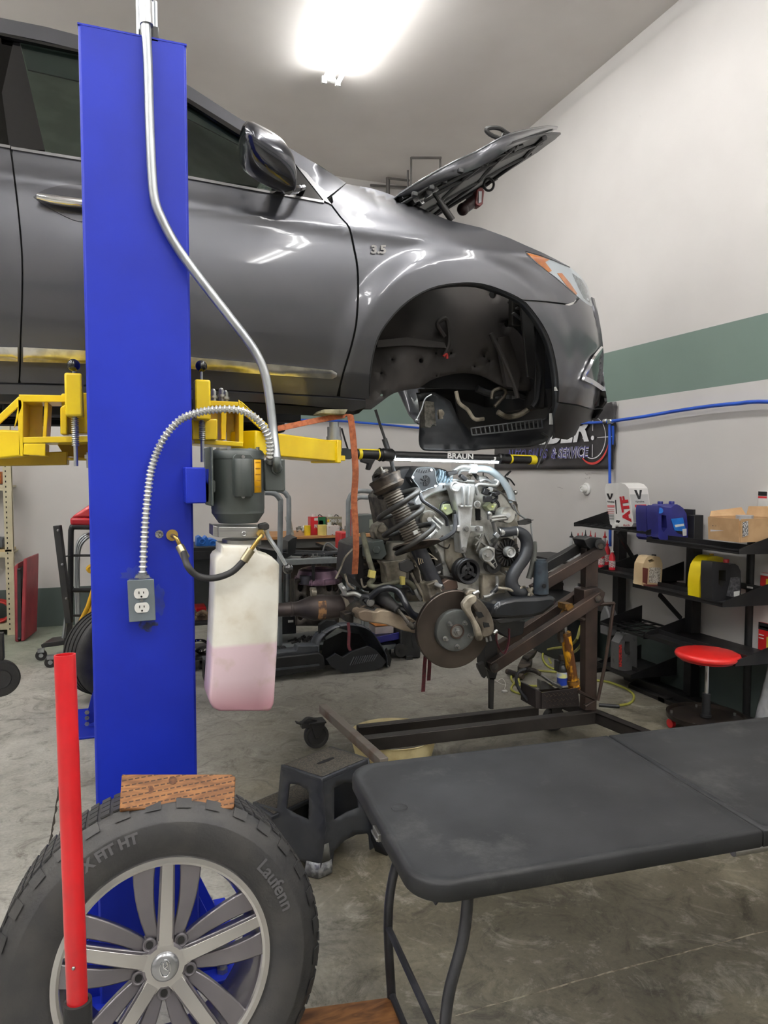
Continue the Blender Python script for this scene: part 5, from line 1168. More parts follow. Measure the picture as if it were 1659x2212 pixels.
# cam solenoids
M_OLV = mat('pale_olive_cap', (168, 176, 140), .4)
for pts, cen in (([(958, 1090), (972, 1088), (980, 1108), (966, 1114), (955, 1102)], (962, 1098)), ([(1050, 1094), (1063, 1082), (1074, 1090), (1068, 1102), (1058, 1104)], (1064, 1094))):
	s_ = part('solenoid_cap', M_OLV, lambda b: b.pz(pts, 3.19, .05), bev=.004)
	part('solenoid_ring', M_BLK, lambda b: b.torus(V(cen[0]+2, cen[1], 3.215), (0, 1, 0), .031, .007, 28, 8), s_)
	part('centre_pin', mat('yellow_green_pin', (200, 210, 120), .4), lambda b: b.cyl(V(*cen, 3.19), V(*cen, 3.182), .006), s_)
for (u, v, rr_, arms) in ((928, 1122, .044, [((930, 1122), (950, 1142)), ((936, 1116), (956, 1134)), ((926, 1130), (944, 1150))]), (1098, 1113, .042, [((1098, 1113), (1060, 1118)), ((1096, 1120), (1060, 1124))])):
	s_ = part('vacuum_canister', M_ALU, lambda b: b.lathe([(0, 0), (rr_*.9, 0), (rr_, .008), (rr_, .02), (rr_*.94, .025), (rr_*.94, .07), (0, .07)], V(u, v, 3.14), (0, 1, 0), 32), ang=30)
	part('canister_arm', M_BRT, lambda b: [b.tube([V(*p, 3.135), V(*q, 3.125)], .009, 8, 0) for p, q in arms], s_)
	part('centre_boss', M_BRT, lambda b: b.cyl(V(u, v, 3.14), V(u, v, 3.12), .012), s_)
part('sensor_tube', M_STEEL, lambda b: (b.cyl(V(1057, 1108, 3.12), V(1058, 1122, 3.12), .012), b.cyl(V(1066, 1128, 3.12), V(1072, 1152, 3.12), .012), b.sphere(V(1057, 1110, 3.12), .014, 10)))
part('plug_connector', M_GALV, lambda b: (b.beam(V(1068, 1152, 3.11), V(1076, 1160, 3.11), .022, .022), b.beam(V(918, 1168, 3.10), V(928, 1160, 3.1), .02, .02)), bev=.003)
part('oil_sensor', M_BRT, lambda b: b.cyl(V(926, 1160, 3.11), V(938, 1148, 3.12), .012))
# crank pulley
def crank(b):
	b.lathe([(.018, -.01), (.034, -.004), (.036, .018), (.046, .02), (.048, -.012), (.060, -.016), (.064, -.010), (.064, .002), (.0615, .006), (.0645, .010), (.0615, .014), (.0645, .018), (.0645, .05), (0, .05)], V(1010, 1234, 3.12), (0, 1, 0), 48)
part('crank_pulley', mat('pulley_black', (34, 34, 36), .4, .2), crank, ang=30)
part('pulley_spoke', M_BLK, lambda b: [b.beam(V(1010, 1234, 3.118), V(1010, 1234, 3.118)+Vector((math.cos(a)*.05, 0, math.sin(a)*.05)), .016, .014, (0, 1, 0)) for a in (1.57, 3.66, 5.76)]); part('crank_bolt', M_RUST, lambda b: b.cyl(V(1010, 1234, 3.115), V(1010, 1234, 3.13), .011, n=6))
# tensioner with X-braced bracket
part('tensioner_bracket', M_ALU, lambda b: (b.pz([(1026, 1178), (1038, 1155), (1054, 1152), (1064, 1178), (1072, 1192), (1056, 1196), (1038, 1200), (1030, 1196)], 3.21, .03)), bev=.004)
part('bracket_brace', M_BRT, lambda b: [b.beam(V(*p, 3.20), V(*q, 3.20), .008, .01, (0, 1, 0)) for p, q in (((1026, 1160), (1052, 1180)), ((1042, 1154), (1030, 1188)), ((1026, 1178), (1046, 1152)), ((1046, 1152), (1060, 1180)), ((1030, 1190), (1060, 1180)))])
part('tensioner_arm', M_ALU, lambda b: b.pz([(1040, 1190), (1056, 1180), (1070, 1184), (1070, 1205), (1076, 1222), (1070, 1230), (1060, 1222), (1042, 1208)], 3.14, .03), bev=.006)
part('arm_recess', M_SEAM, lambda b: (b.pz([(1060, 1212), (1067, 1208), (1070, 1213), (1064, 1218)], 3.138, .003), b.pz([(1066, 1219), (1071, 1215), (1073, 1222), (1070, 1226)], 3.138, .003)))
part('tensioner_pulley', M_BRT, lambda b: b.lathe([(0, 0), (.006, 0), (.008, .002), (.028, .002), (.031, -.004), (.034, -.004), (.035, .03), (0, .03)], V(1054, 1199, 3.10), (0, 1, 0), 36), ang=30)
part('idler_pulley', M_BLK, lambda b: b.lathe([(0, 0), (.018, 0), (.022, -.004), (.040, -.004), (.042, .03), (0, .03)], V(1066, 1221, 3.16), (0, 1, 0), 32), ang=30)
part('bolt', M_STEEL, lambda b: b.cyl(V(1054, 1199, 3.098), V(1054, 1199, 3.085), .010, n=6)); bolts([(1032, 1190), (1061, 1178)], 3.195, .009)
# alternator
al = part('alternator', M_IRON, lambda b: b.lathe([(.03, 0), (.062, .004), (.074, .014), (.076, .03), (.076, .09), (.06, .10), (0, .10)], V(1096, 1194, 3.15), (0, 1, 0), 40), ang=30)
part('cooling_fin', M_BLKM, lambda b: [b.beam(V(1096, 1194, 3.145)+Vector((math.cos(a)*.036, 0, math.sin(a)*.036)), V(1096, 1194, 3.145)+Vector((math.cos(a)*.068, 0, math.sin(a)*.068)), .005, .012, (0, 1, 0)) for a in [k*math.pi/10 for k in range(20)]], al)
part('alternator_pulley', M_BRT, lambda b: b.lathe([(.0, 0), (.010, 0), (.011, .006), (.018, .008), (.020, 0), (.026, -.002), (.0275, .004), (.0275, .035), (0, .035)], V(1104, 1193, 3.10), (0, 1, 0), 32), al, ang=30)
# hoses
part('radiator_hose', M_HOSE, lambda b: b.tube([V(1078, 1150, 3.14), V(1098, 1149, 3.13), V(1118, 1148, 3.13), V(1134, 1160, 3.13), V(1138, 1180, 3.13), V(1132, 1205, 3.12), V(1116, 1228, 3.12), V(1105, 1252, 3.12), V(1110, 1272, 3.12), V(1128, 1280, 3.12), V(1140, 1276, 3.14)], [.024, .024, .026, .032, .032, .032, .032, .032, .034, .03, .02], 16))
part('hose_stub', M_BRT, lambda b: b.cyl(V(1080, 1150, 3.13), V(1112, 1150, 3.13), .019)); part('hose_clamp', M_STEEL, lambda b: (b.torus(V(1113, 1150, 3.13), (1, 0, .0), .027, .004, 24, 6), b.torus(V(1076, 1150, 3.135), (1, .2, 0), .023, .004, 24, 6), b.beam(V(1112, 1157, 3.1), V(1112, 1163, 3.1), .01, .015)))
part('heater_hose', M_GHOSE, lambda b: b.tube([V(1028, 1013, 3.16), V(1045, 1013, 3.15), V(1062, 1018, 3.15), V(1080, 1032, 3.15), V(1094, 1050, 3.15), V(1103, 1068, 3.15), V(1107, 1084, 3.15)], .0185, 14))
part('hose_collar', mat('white_collar', (235, 236, 236), .35), lambda b: b.cyl(V(1015, 1012, 3.16), V(1028, 1013, 3.16), .024)); part('coolant_pipe', M_BRT, lambda b: (b.tube([V(1018, 1010, 3.16), V(1000, 1008, 3.17), V(985, 1014, 3.18), V(972, 1030, 3.2), V(968, 1040, 3.22)], .012, 10), b.tube([V(1016, 1016, 3.17), V(998, 1016, 3.18), V(990, 1024, 3.2)], .008, 8)))
part('hose_clamp', M_STEEL, lambda b: (b.torus(V(1106, 1082, 3.15), (.25, 0, 1), .020, .004, 20, 6), b.sphere(V(1113, 1064, 3.15), .012, 8)))
part('brake_line', M_GALV, lambda b: (b.tube([V(1110, 1090, 3.15), V(1118, 1108, 3.15), V(1134, 1120, 3.15), V(1145, 1126, 3.15), V(1148, 1145, 3.15), V(1150, 1165, 3.15), V(1152, 1175, 3.15)], .0045, 8)))
part('brake_hose_sleeve', mat('grey_sleeve', (110, 112, 108), .6, 0, (90, 92, 88), 20), lambda b: b.tube([V(1153, 1170, 3.15), V(1154, 1190, 3.15), V(1150, 1220, 3.15), V(1142, 1250, 3.15)], .014, 12)); part('hose_bracket', M_BLKM, lambda b: (b.pz([(1120, 1126), (1140, 1120), (1148, 1122), (1148, 1130), (1135, 1134), (1122, 1134)], 3.14, .012), b.beam(V(1140, 1125, 3.14), V(1152, 1123, 3.12), .006, .004)))
part('coolant_crossover', M_BRT, lambda b: (b.tube([V(1032, 1068, 3.16), V(1028, 1052, 3.15), V(1036, 1046, 3.15), V(1056, 1048, 3.15), V(1072, 1048, 3.15), V(1076, 1040, 3.15), V(1068, 1036, 3.16)], .009, 10)))
# intake manifold and throttle
part('intake_manifold', M_BLK, lambda b: (b.pz(smooth2([(850, 1030), (862, 1012), (880, 1007), (930, 1009), (965, 1015), (972, 1030), (950, 1044), (920, 1052), (905, 1070), (880, 1074), (856, 1062), (850, 1030)], 3)[:-1], 3.26, .34)), bev=.015)
ib = part('throttle_body', mat('dark_polymer', (44, 47, 50), .4, 0, (56, 58, 60), 8), lambda b: b.pz(smooth2([(889, 1030), (897, 1016), (905, 1009), (935, 1009), (941, 1018), (944, 1040), (948, 1050), (925, 1058), (910, 1064), (902, 1050), (894, 1040), (889, 1030)], 3)[:-1], 3.17, .10), bev=.006)
part('throttle_bore', M_SEAM, lambda b: b.cyl(V(918, 1038, 3.168), V(918, 1038, 3.175), .026), ib); part('bore_vane', M_BLKM, lambda b: [b.beam(V(918, 1038, 3.166), V(918, 1038, 3.166)+Vector((math.cos(a)*.024, 0, math.sin(a)*.024)), .005, .006, (0, 1, 0)) for a in [k*math.pi/3.5 for k in range(7)]], ib)
part('housing_edge', mat('polymer_edge', (120, 126, 128), .4), lambda b: b.tube([V(u, v, 3.168) for u, v in smooth2([(890, 1030), (897, 1017), (905, 1011), (935, 1011), (940, 1020), (943, 1040), (946, 1049), (925, 1056), (911, 1062), (903, 1050), (895, 1040), (890, 1030)], 2)], .0025, 6, 0), ib)
for u, v in [(892, 1031), (932, 1015), (941, 1050), (908, 1062)]:
	part('screw', mat('white_cap', (220, 222, 222), .3), lambda b: b.cyl(V(u, v, 3.168), V(u, v, 3.158), .0065), ib)
part('moulded_rib', M_BLK, lambda b: [b.beam(V(900+i*5, 1022-abs(i-3), 3.168), V(903+i*5, 1016-abs(i-3), 3.168), .004, .008, (0, 1, 0)) for i in range(7)], ib)
part('intake_duct', mat('clear_blue_duct', (150, 172, 184), .2, .2, (110, 130, 142), 20), lambda b: [b.torus(V(945+i*6, 1028+i*2, 3.22), (1, 0, -.3), .030, .006, 20, 6) for i in range(5)])
part('vacuum_hose', M_HOSE, lambda b: (b.tube([V(908, 1066, 3.12), V(912, 1080, 3.11), V(925, 1090, 3.11), V(945, 1103, 3.12), V(956, 1112, 3.13), V(964, 1122, 3.15), V(966, 1135, 3.16)], .009, 8), b.tube([V(984, 1112, 3.16), V(984, 1130, 3.14), V(980, 1148, 3.12), V(965, 1160, 3.12), V(950, 1167, 3.13), V(930, 1175, 3.15), V(915, 1180, 3.2)], .011, 8), b.tube([V(868, 1078, 3.2), V(880, 1096, 3.2), V(880, 1112, 3.22), V(890, 1125, 3.24)], .012, 8)))
part('injector_rail', M_BRT, lambda b: (b.cyl(V(968, 1036, 3.2), V(1024, 1040, 3.2), .008), b.tube([V(1036, 1040, 3.18), V(1050, 1036, 3.18), V(1064, 1044, 3.18), V(1072, 1052, 3.18)], .007, 8), b.box(V(1040, 1032, 3.2), (.04, .03, .02)), b.cyl(V(1042, 1030, 3.2), V(1042, 1048, 3.2), .008)))
M_DARKPL = mat('connector_black', (28, 28, 30), .4)
for (u, v, w, h) in [(975, 1022, .05, .02), (1000, 1032, .04, .018), (1048, 1062, .03, .03), (1072, 1066, .03, .02), (1053, 1078, .04, .03), (985, 1104, .02, .03), (908, 1182, .04, .02), (946, 1226, .04, .03), (895, 1170, .04, .03), (1082, 1145, .02, .03)]:
	part('wiring_connector', M_DARKPL, lambda b: b.box(V(u, v, 3.17), (w, .03, h), Matrix.Rotation((u % 7-3)*.2, 3, 'Y')), bev=.003)
# wiring looms and small pipes that fill the gaps
rnd = random.Random(4)
for k in range(26):
	u0 = rnd.uniform(860, 1115); v0 = rnd.choice([rnd.uniform(1025, 1060), rnd.uniform(1160, 1290)]); m = rnd.choice([M_BLK, M_BLKM, M_HOSE, M_ALUD, M_GALV, M_DIRT])
	if v0 < 1100 and u0 < 965: u0 += 110
	if 985 < u0 < 1045 and v0 > 1170: u0 = 900+rnd.uniform(0, 70)
	pts = [V(u0, v0, 3.26)]
	for q in range(4): pts.append(pts[-1]+Vector((rnd.uniform(-.05, .05), rnd.uniform(-.03, .015), rnd.uniform(-.04, .04))))
	part(rnd.choice(['wiring', 'small_pipe', 'cable']), m, lambda b: b.tube(pts, rnd.uniform(.003, .008), 7))
for k in range(18):
	u0 = rnd.uniform(880, 1110); v0 = rnd.choice([rnd.uniform(1030, 1066), rnd.uniform(1200, 1296)])
	if 965 < u0 < 1060: u0 = rnd.uniform(885, 960) if v0 > 1100 else rnd.uniform(1045, 1100)
	part('casting_lug', rnd.choice([M_ALU, M_ALUD, M_BRT, M_IRON]), lambda b: (b.cyl(V(u0, v0, 3.2), V(u0, v0, 3.27), rnd.uniform(.008, .018), n=10)))
part('oil_pan', M_ALUD, lambda b: b.pz([(1042, 1240), (1096, 1243), (1092, 1300), (1042, 1302)], 3.2, .3), bev=.01); part('coolant_elbow', M_BRT, lambda b: b.tube([V(1073, 1244, 3.17), V(1074, 1262, 3.17), V(1070, 1276, 3.16), V(1058, 1286, 3.15), V(1044, 1290, 3.15)], .009, 10)); part('rubber_joint', M_HOSE, lambda b: b.cyl(V(1076, 1268, 3.16), V(1062, 1282, 3.16), .013))
part('power_steering_pipe', M_ALUD, lambda b: b.tube([V(1076, 1270, 3.12), V(1095, 1272, 3.1), V(1110, 1276, 3.1), V(1125, 1270, 3.1), V(1133, 1268, 3.12)], .008, 8))
# lower centre junk: rack, pipes
part('steering_rack', M_IRON, lambda b: (b.cyl(V(860, 1285, 3.3), V(1060, 1282, 3.5), .035), b.pz([(945, 1240), (985, 1250), (990, 1280), (950, 1285)], 3.22, .08)), bev=.004)
part('rust_bracket', M_RUST, lambda b: b.pz([(952, 1262), (968, 1252), (988, 1256), (990, 1270), (975, 1280), (955, 1276)], 3.15, .05), bev=.004)
# gearbox side: dark block, light housing, hoses
part('gearbox', M_BLKM, lambda b: (b.pz([(772, 1180), (800, 1170), (838, 1172), (840, 1275), (790, 1278), (766, 1250)], 3.42, .35)), bev=.01)
part('gearbox_rib', M_DIRT, lambda b: [b.box(V(805, 1190+i*14, 3.40), (.09, .03, .012)) for i in range(6)])
part('abs_block', mat('grey_pump', (92, 98, 94), .45, .3, (74, 80, 76), 9), lambda b: (b.pz([(795, 1172), (828, 1166), (836, 1198), (824, 1210), (796, 1206)], 3.3, .1), b.cyl(V(814, 1188, 3.3), V(814, 1188, 3.27), .02, n=6)), bev=.004)
part('catalyst_shield', mat('pale_heat_shield', (160, 156, 146), .45, .6, (130, 124, 112), 6, bump=.15), lambda b: (b.lathe([(0, .0), (.055, .0), (.062, -.02), (.066, -.08), (.060, -.15), (.058, -.2), (0, -.2)], V(858, 1170, 3.34), (0, 0, 1), 32)), ang=40)
part('shield_collar', M_ALUD, lambda b: b.pz([(826, 1214), (878, 1208), (880, 1222), (878, 1262), (838, 1264), (834, 1225)], 3.27, .1), bev=.006)
part('motor_casting', M_ALUD, lambda b: (b.pz([(815, 1136), (828, 1128), (838, 1140), (845, 1158), (838, 1168), (815, 1166), (810, 1150)], 3.36, .1), b.cyl(V(826, 1142, 3.34), V(826, 1142, 3.4), .022)), bev=.006)
part('dirty_coolant_hose', M_BEIGE, lambda b: (b.tube([V(783, 1150, 3.15), V(790, 1180, 3.14), V(796, 1205, 3.13), V(805, 1235, 3.12), V(806, 1250, 3.12), V(798, 1262, 3.12), V(812, 1268, 3.11), V(840, 1262, 3.1), V(870, 1254, 3.1), V(888, 1262, 3.1), V(896, 1272, 3.1)], .013, 10)))
part('yellow_clip', mat('yellow_plastic', (214, 200, 110), .5), lambda b: (b.box(V(803, 1240, 3.10), (.03, .03, .035), Matrix.Rotation(.2, 3, 'Y')), b.box(V(869, 1254, 3.085), (.02, .03, .04))), bev=.003)
part('metal_pipe', M_BRT, lambda b: (b.tube([V(895, 1270, 3.1), V(902, 1285, 3.08), V(910, 1296, 3.08)], .008, 8), b.tube([V(738, 1270, 3.2), V(735, 1262, 3.2), V(742, 1275, 3.2), V(748, 1284, 3.2), V(765, 1282, 3.19), V(782, 1290, 3.18)], .012, 10), b.cyl(V(740, 1272, 3.19), V(745, 1268, 3.19), .014)))
part('slim_pipe', M_ALUD, lambda b: (b.tube([V(762, 1185, 3.25), V(745, 1205, 3.25), V(735, 1230, 3.24), V(725, 1250, 3.24)], .005, 7), b.tube([V(745, 1240, 3.2), V(752, 1262, 3.2), V(764, 1272, 3.2)], .006, 7), b.tube([V(780, 1250, 3.2), V(785, 1268, 3.2), V(798, 1262, 3.18)], .005, 7), b.tube([V(880, 1200, 3.15), V(900, 1220, 3.14), V(908, 1250, 3.12), V(916, 1300, 3.06)], .005, 7), b.tube([V(888, 1238, 3.1), V(900, 1262, 3.08), V(920, 1295, 3.06)], .007, 7)))
# exhaust with catalytic converter
ca, cb = V(590, 1318, 3.3), V(762, 1308, 3.3); dxx = (cb-ca).normalized(); LL = (cb-ca).length
pr = [(0, 0), (.032, 0), (.033, .08), (.036, .082), (.036, .09), (.033, .092), (.034, .11), (.036, .12), (.054, .17), (.060, .19), (.062, .20), (.061, .25), (.058, .26), (.056, .33), (.050, .34), (.044, LL), (0, LL)]
ex_ = part('exhaust_pipe', mat('heat_brown_steel', (78, 70, 68), .5, .5, (56, 52, 54), 6, bump=.08), lambda b: b.lathe(pr, ca, dxx, 36), ang=30)
part('rust_patch', mat('flaky_rust', (150, 112, 74), .8, .1, (84, 66, 56), 45, lo=.4, hi=.55, bump=.5, bscale=200), lambda b: b.lathe([(.0622, .205), (.0622, .245)], ca, dxx, 12, -.7, 1.0), ex_); part('exhaust_flange', M_ALUD, lambda b: (b.pz([(742, 1290), (752, 1296), (762, 1320), (752, 1330), (745, 1300)], 3.24, .04), b.cyl(V(676, 1276, 3.3), V(676, 1270, 3.3), .016), b.cyl(V(672, 1280, 3.3), V(682, 1280, 3.3), .02)), ex_)
# subframe bracket at left, control arm, bushes
part('subframe', mat('subframe_black', (40, 42, 46), .35, .3, (30, 31, 34), 6, coat=.4), lambda b: (b.pz([(758, 1325), (775, 1300), (800, 1292), (830, 1298), (870, 1310), (915, 1330), (915, 1345), (800, 1330), (770, 1338)], 3.2, .30)), bev=.02); part('subframe_ear', MATS['subframe_black'], lambda b: (b.pz([(1065, 1312), (1080, 1300), (1110, 1292), (1160, 1290), (1190, 1287), (1206, 1292), (1200, 1308), (1175, 1328), (1150, 1335), (1105, 1338), (1066, 1336)], 3.05, .24)), bev=.02)
part('subframe_plate', M_BLKM, lambda b: (b.pz([(1070, 1338), (1130, 1330), (1158, 1334), (1120, 1342), (1080, 1348)], 3.06, .2), b.pz([(1068, 1340), (1135, 1342), (1130, 1370), (1100, 1380), (1072, 1362)], 3.2, .1)), bev=.004)
part('end_bracket', M_DIRT, lambda b: (b.pz([(744, 1327), (764, 1322), (764, 1345), (760, 1346), (745, 1342)], 3.14, .08), b.lathe([(0, 0), (.03, 0), (.028, .008), (.012, .012), (0, .012)], V(755, 1324, 3.18), (0, 0, 1), 24)), bev=.003)
part('bush_cover', M_DIRT, lambda b: (b.pz(smooth2([(764, 1326), (778, 1312), (790, 1307), (810, 1306), (828, 1314), (815, 1318), (790, 1318), (778, 1326), (764, 1332)], 3), 3.10, .14)), bev=.003)
part('control_arm', mat('dusty_alloy', (156, 142, 122), .6, .25, (108, 94, 80), 7, bump=.25, bscale=60), lambda b: b.pz(smooth2([(775, 1322), (790, 1318), (812, 1322), (822, 1318), (850, 1322), (900, 1340), (912, 1355), (902, 1368), (870, 1362), (835, 1350), (800, 1345), (780, 1340), (774, 1330), (775, 1322)], 3)[:-1], 3.04, .10), bev=.014)
part('bush', M_RUB, lambda b: b.lathe([(.012, 0), (.04, .004), (.042, .014), (.012, .02)], V(802, 1320, 3.10), (0, -.4, 1), 24)); bolts([(800, 1301)], 3.08, .014)
part('sway_bar', mat('sway_black', (34, 37, 44), .32, .3, coat=.4), lambda b: b.tube([V(792, 1300, 3.10), V(805, 1286, 3.08), V(820, 1274, 3.06), V(840, 1270, 3.05), V(858, 1276, 3.04), V(870, 1292, 3.02), V(878, 1308, 3.0), V(888, 1324, 3.0), V(900, 1334, 3.0), V(912, 1340, 3.0)], .0165, 12)); part('sway_bar_clamp', M_HOSE, lambda b: (b.torus(V(792, 1298, 3.10), (.5, .6, .3), .024, .012, 20, 8)))
# steering boot and tie rod
b0, b1 = V(822, 1288, 3.12), V(860, 1318, 3.02); dd = (b1-b0); lb_ = dd.length; prof = []
for i in range(17): q = i/16; prof.append(((.037-.022*q)+(.004 if i % 2 else 0), q*lb_))
part('steering_boot', M_RUB, lambda b: b.lathe([(0, 0)]+prof+[(0, lb_)], b0, dd, 24), ang=80)
part('tie_rod', M_IRON, lambda b: (b.tube([V(857, 1314, 3.03), V(870, 1330, 3.0), V(886, 1350, 2.97), V(896, 1358, 2.96)], .0085, 8), b.cyl(V(882, 1346, 2.97), V(894, 1356, 2.96), .014), b.sphere(V(897, 1350, 2.97), .016, 10)))
# strut with coil spring
s0, s1 = V(832, 1035, 3.10), V(950, 1285, 3.00); sd = (s1-s0).normalized(); e_, g_, _ = ortho(sd)
def SP(t_): return s0+(s1-s0)*t_
st = part('strut', mat('strut_black', (34, 36, 42), .42, .3, (46, 46, 50), 12), lambda b: (b.cyl(SP(.56), SP(.96), .036)), ang=30)
part('strut_rust_end', M_RUST, lambda b: b.cyl(SP(.93), SP(1.0), .033), st); part('white_marks', mat('chalk_mark', (190, 170, 140), .7), lambda b: [b.beam(V(903+i*4, 1205+i*1, 2.965), V(906+i*4, 1220-i*2, 2.965), .004, .002) for i in range(3)], st)
part('strut_mount', M_DIRT, lambda b: b.lathe([(0, -.02), (.02, -.02), (.03, -.005), (.075, 0), (.080, .006), (.076, .014), (.072, .04), (.080, .05), (.072, .062), (.060, .07), (0, .07)], SP(-.02), sd, 40), st, ang=30)
part('mount_nut', M_IRON, lambda b: (b.cyl(SP(-.02)-sd*.03, SP(-.02), .022), b.cyl(SP(-.02)-sd*.05+e_*.01, SP(-.02), .008), b.torus(SP(-.02)-sd*.022-e_*.02, sd, .03, .01, 20, 6)), st)
bl = []
for i in range(45): q = i/44; bl.append((.040+(.007 if i % 2 else 0), .075+q*.27))
part('dust_boot', mat('dusty_boot', (104, 96, 86), .65, 0, (80, 74, 68), 14), lambda b: b.lathe([(0, .07)]+bl+[(0, .35)], SP(-.02), sd, 28), st, ang=80)
part('damper_rod', M_CHR, lambda b: b.cyl(SP(.46), SP(.58), .014), st)
cp = []
for i in range(150):
	q = i/149; a = 2.2+q*2*math.pi*3.3; R = .108*(min(1, .55+q*3) if q < .2 else 1)*(1 if q < .85 else 1.0); cp.append(SP(-.02)+sd*(.075+q*.30)+(e_*math.cos(a)+g_*math.sin(a))*R+Vector((.012*math.sin(q*9), 0, 0)))
part('coil_spring', mat('spring_coat', (58, 57, 54), .5, .1, (40, 40, 40), 10), lambda b: b.tube(cp, .0125, 10, 0), st)
part('spring_seat', M_DIRT, lambda b: b.lathe([(.028, 0), (.05, .0), (.09, -.006), (.112, -.012), (.115, -.004), (.06, .012), (.03, .02)], SP(.58), sd+Vector((-.35, 0, .35)), 36), st, ang=50)
part('line_bracket', M_BLKM, lambda b: b.pz([(862, 1216), (880, 1208), (892, 1214), (896, 1228), (880, 1238), (864, 1232)], 2.99, .01), st, bev=.003)
part('tag_plate', M_WHT, lambda b: b.beam(V(893, 1152, 2.99), V(902, 1148, 2.99), .012, .016), st)
part('knuckle', M_ALUD, lambda b: (b.pz([(922, 1262), (946, 1252), (955, 1275), (975, 1300), (985, 1340), (950, 1340), (935, 1310)], 2.96, .09), b.pz([(915, 1335), (935, 1320), (960, 1340), (950, 1375), (925, 1365)], 2.98, .06)), bev=.008)
part('knuckle_bolt', M_STEEL, lambda b: (b.cyl(V(940, 1262, 2.95), V(956, 1268, 2.92), .010), b.cyl(V(944, 1284, 2.95), V(956, 1288, 2.92), .009)))
# ---- brake disc and caliper ----
RC = V(981, 1360, 2.86); rax = Vector((.06, 1, .02)).normalized(); RR = (V(1057, 1360, 2.86)-V(903, 1360, 2.86)).length/2
M_DISC = mat('brake_disc_face', (96, 88, 82), .34, .85, (70, 63, 58), 3, rvar=.06); k_ = RR/.160
rot = part('brake_disc', M_DISC, lambda b: b.lathe([(.086*k_, .001), (.157*k_, .0), (.160*k_, .002), (.160*k_, .009), (.150*k_, .010), (.150*k_, .018), (.160*k_, .019), (.160*k_, .027), (.086*k_, .028)], RC, rax, 96), ang=25)
part('disc_hat', mat('grey_hat', (112, 116, 116), .45, .5, (88, 90, 88), 8, bump=.15), lambda b: b.lathe([(.020, -.032), (.028, -.034), (.030, -.030), (.070*k_, -.030), (.082*k_, -.026), (.085*k_, -.02), (.086*k_, .002)], RC, rax, 60), rot, ang=30)
part('hub_ring', M_RUST, lambda b: b.torus(RC-rax*.036, rax, .030, .004, 32, 8), rot); part('hub_nut', M_STEEL, lambda b: (b.cyl(RC-rax*.03, RC-rax*.05, .017, n=6), b.cyl(RC-rax*.05, RC-rax*.062, .010), b.cyl(RC-rax*.030, RC-rax*.036, .027)), rot)
re_, rg_, _ = ortho(rax)
for u, v in [(970, 1347), (1003, 1345), (1013, 1373), (987, 1396), (961, 1379)]:
	c = V(u, v, 2.86-.03); part('wheel_stud', M_STEEL, lambda b: (b.cyl(c, c-rax*.028, .0062, n=12), b.cyl(c, c-rax*.004, .011)), rot)
cal = part('brake_caliper', mat('grey_caliper', (120, 112, 100), .5, .5, (86, 80, 72), 8, bump=.3, bscale=60), lambda b: b.pz(smooth2([(1028, 1290), (1042, 1300), (1056, 1318), (1066, 1340), (1068, 1362), (1060, 1374), (1046, 1378), (1040, 1372), (1042, 1360), (1034, 1348), (1026, 1340), (1032, 1326), (1020, 1306), (1016, 1292), (1028, 1290)], 3)[:-1], 2.79, .075), bev=.012)
part('caliper_bridge', M_ALUD, lambda b: b.pz(smooth2([(1000, 1304), (1012, 1290), (1028, 1286), (1030, 1300), (1018, 1312), (1026, 1334), (1038, 1356), (1044, 1380), (1036, 1386), (1030, 1376), (1024, 1350), (1010, 1328), (1002, 1316), (1000, 1304)], 3)[:-1], 2.77, .03), cal, bev=.006)
part('caliper_window', M_SEAM, lambda b: (b.pz([(1026, 1322), (1040, 1322), (1046, 1332), (1034, 1336)], 2.786, .004), b.pz([(1044, 1344), (1056, 1346), (1058, 1354), (1046, 1356)], 2.786, .004)), cal)
part('caliper_pin', M_STEEL, lambda b: (b.cyl(V(1034, 1278, 2.82), V(1022, 1284, 2.82), .009), b.cyl(V(1026, 1300, 2.78), V(1020, 1302, 2.78), .008), b.cyl(V(1066, 1368, 2.8), V(1074, 1362, 2.8), .008), b.cyl(V(1050, 1376, 2.8), V(1052, 1386, 2.8), .006), b.cyl(V(1058, 1374, 2.8), V(1060, 1384, 2.8), .006)), cal); part('bracket_lug', M_ALUD, lambda b: b.pz([(1006, 1284), (1014, 1274), (1030, 1274), (1036, 1282), (1030, 1292), (1012, 1292)], 2.83, .06), cal, bev=.006)
# tower at the right corner of the subframe
tw = part('mount_tower', mat('blue_black_worn', (62, 72, 80), .5, .3, (40, 46, 54), 14, lo=.35, hi=.6), lambda b: b.lathe([(0, 0), (.024, 0), (.025, -.010), (.032, -.012), (.033, -.05), (.036, -.07), (.0385, -.13), (.040, -.175), (0, -.175)], V(1169, 1208, 3.1), (0, 0, 1), 36), ang=30)
part('tower_slot', M_SEAM, lambda b: b.lathe([(0, 0), (.011, 0), (.011, .01), (0, .01)], V(1176, 1266, 3.058), (0, 1, 0), 20), tw); part('rusty_clip', M_ALUD, lambda b: (b.beam(V(1140, 1270, 3.1), V(1150, 1286, 3.08), .02, .01), b.beam(V(1150, 1270, 3.1), V(1142, 1288, 3.08), .012, .01)))
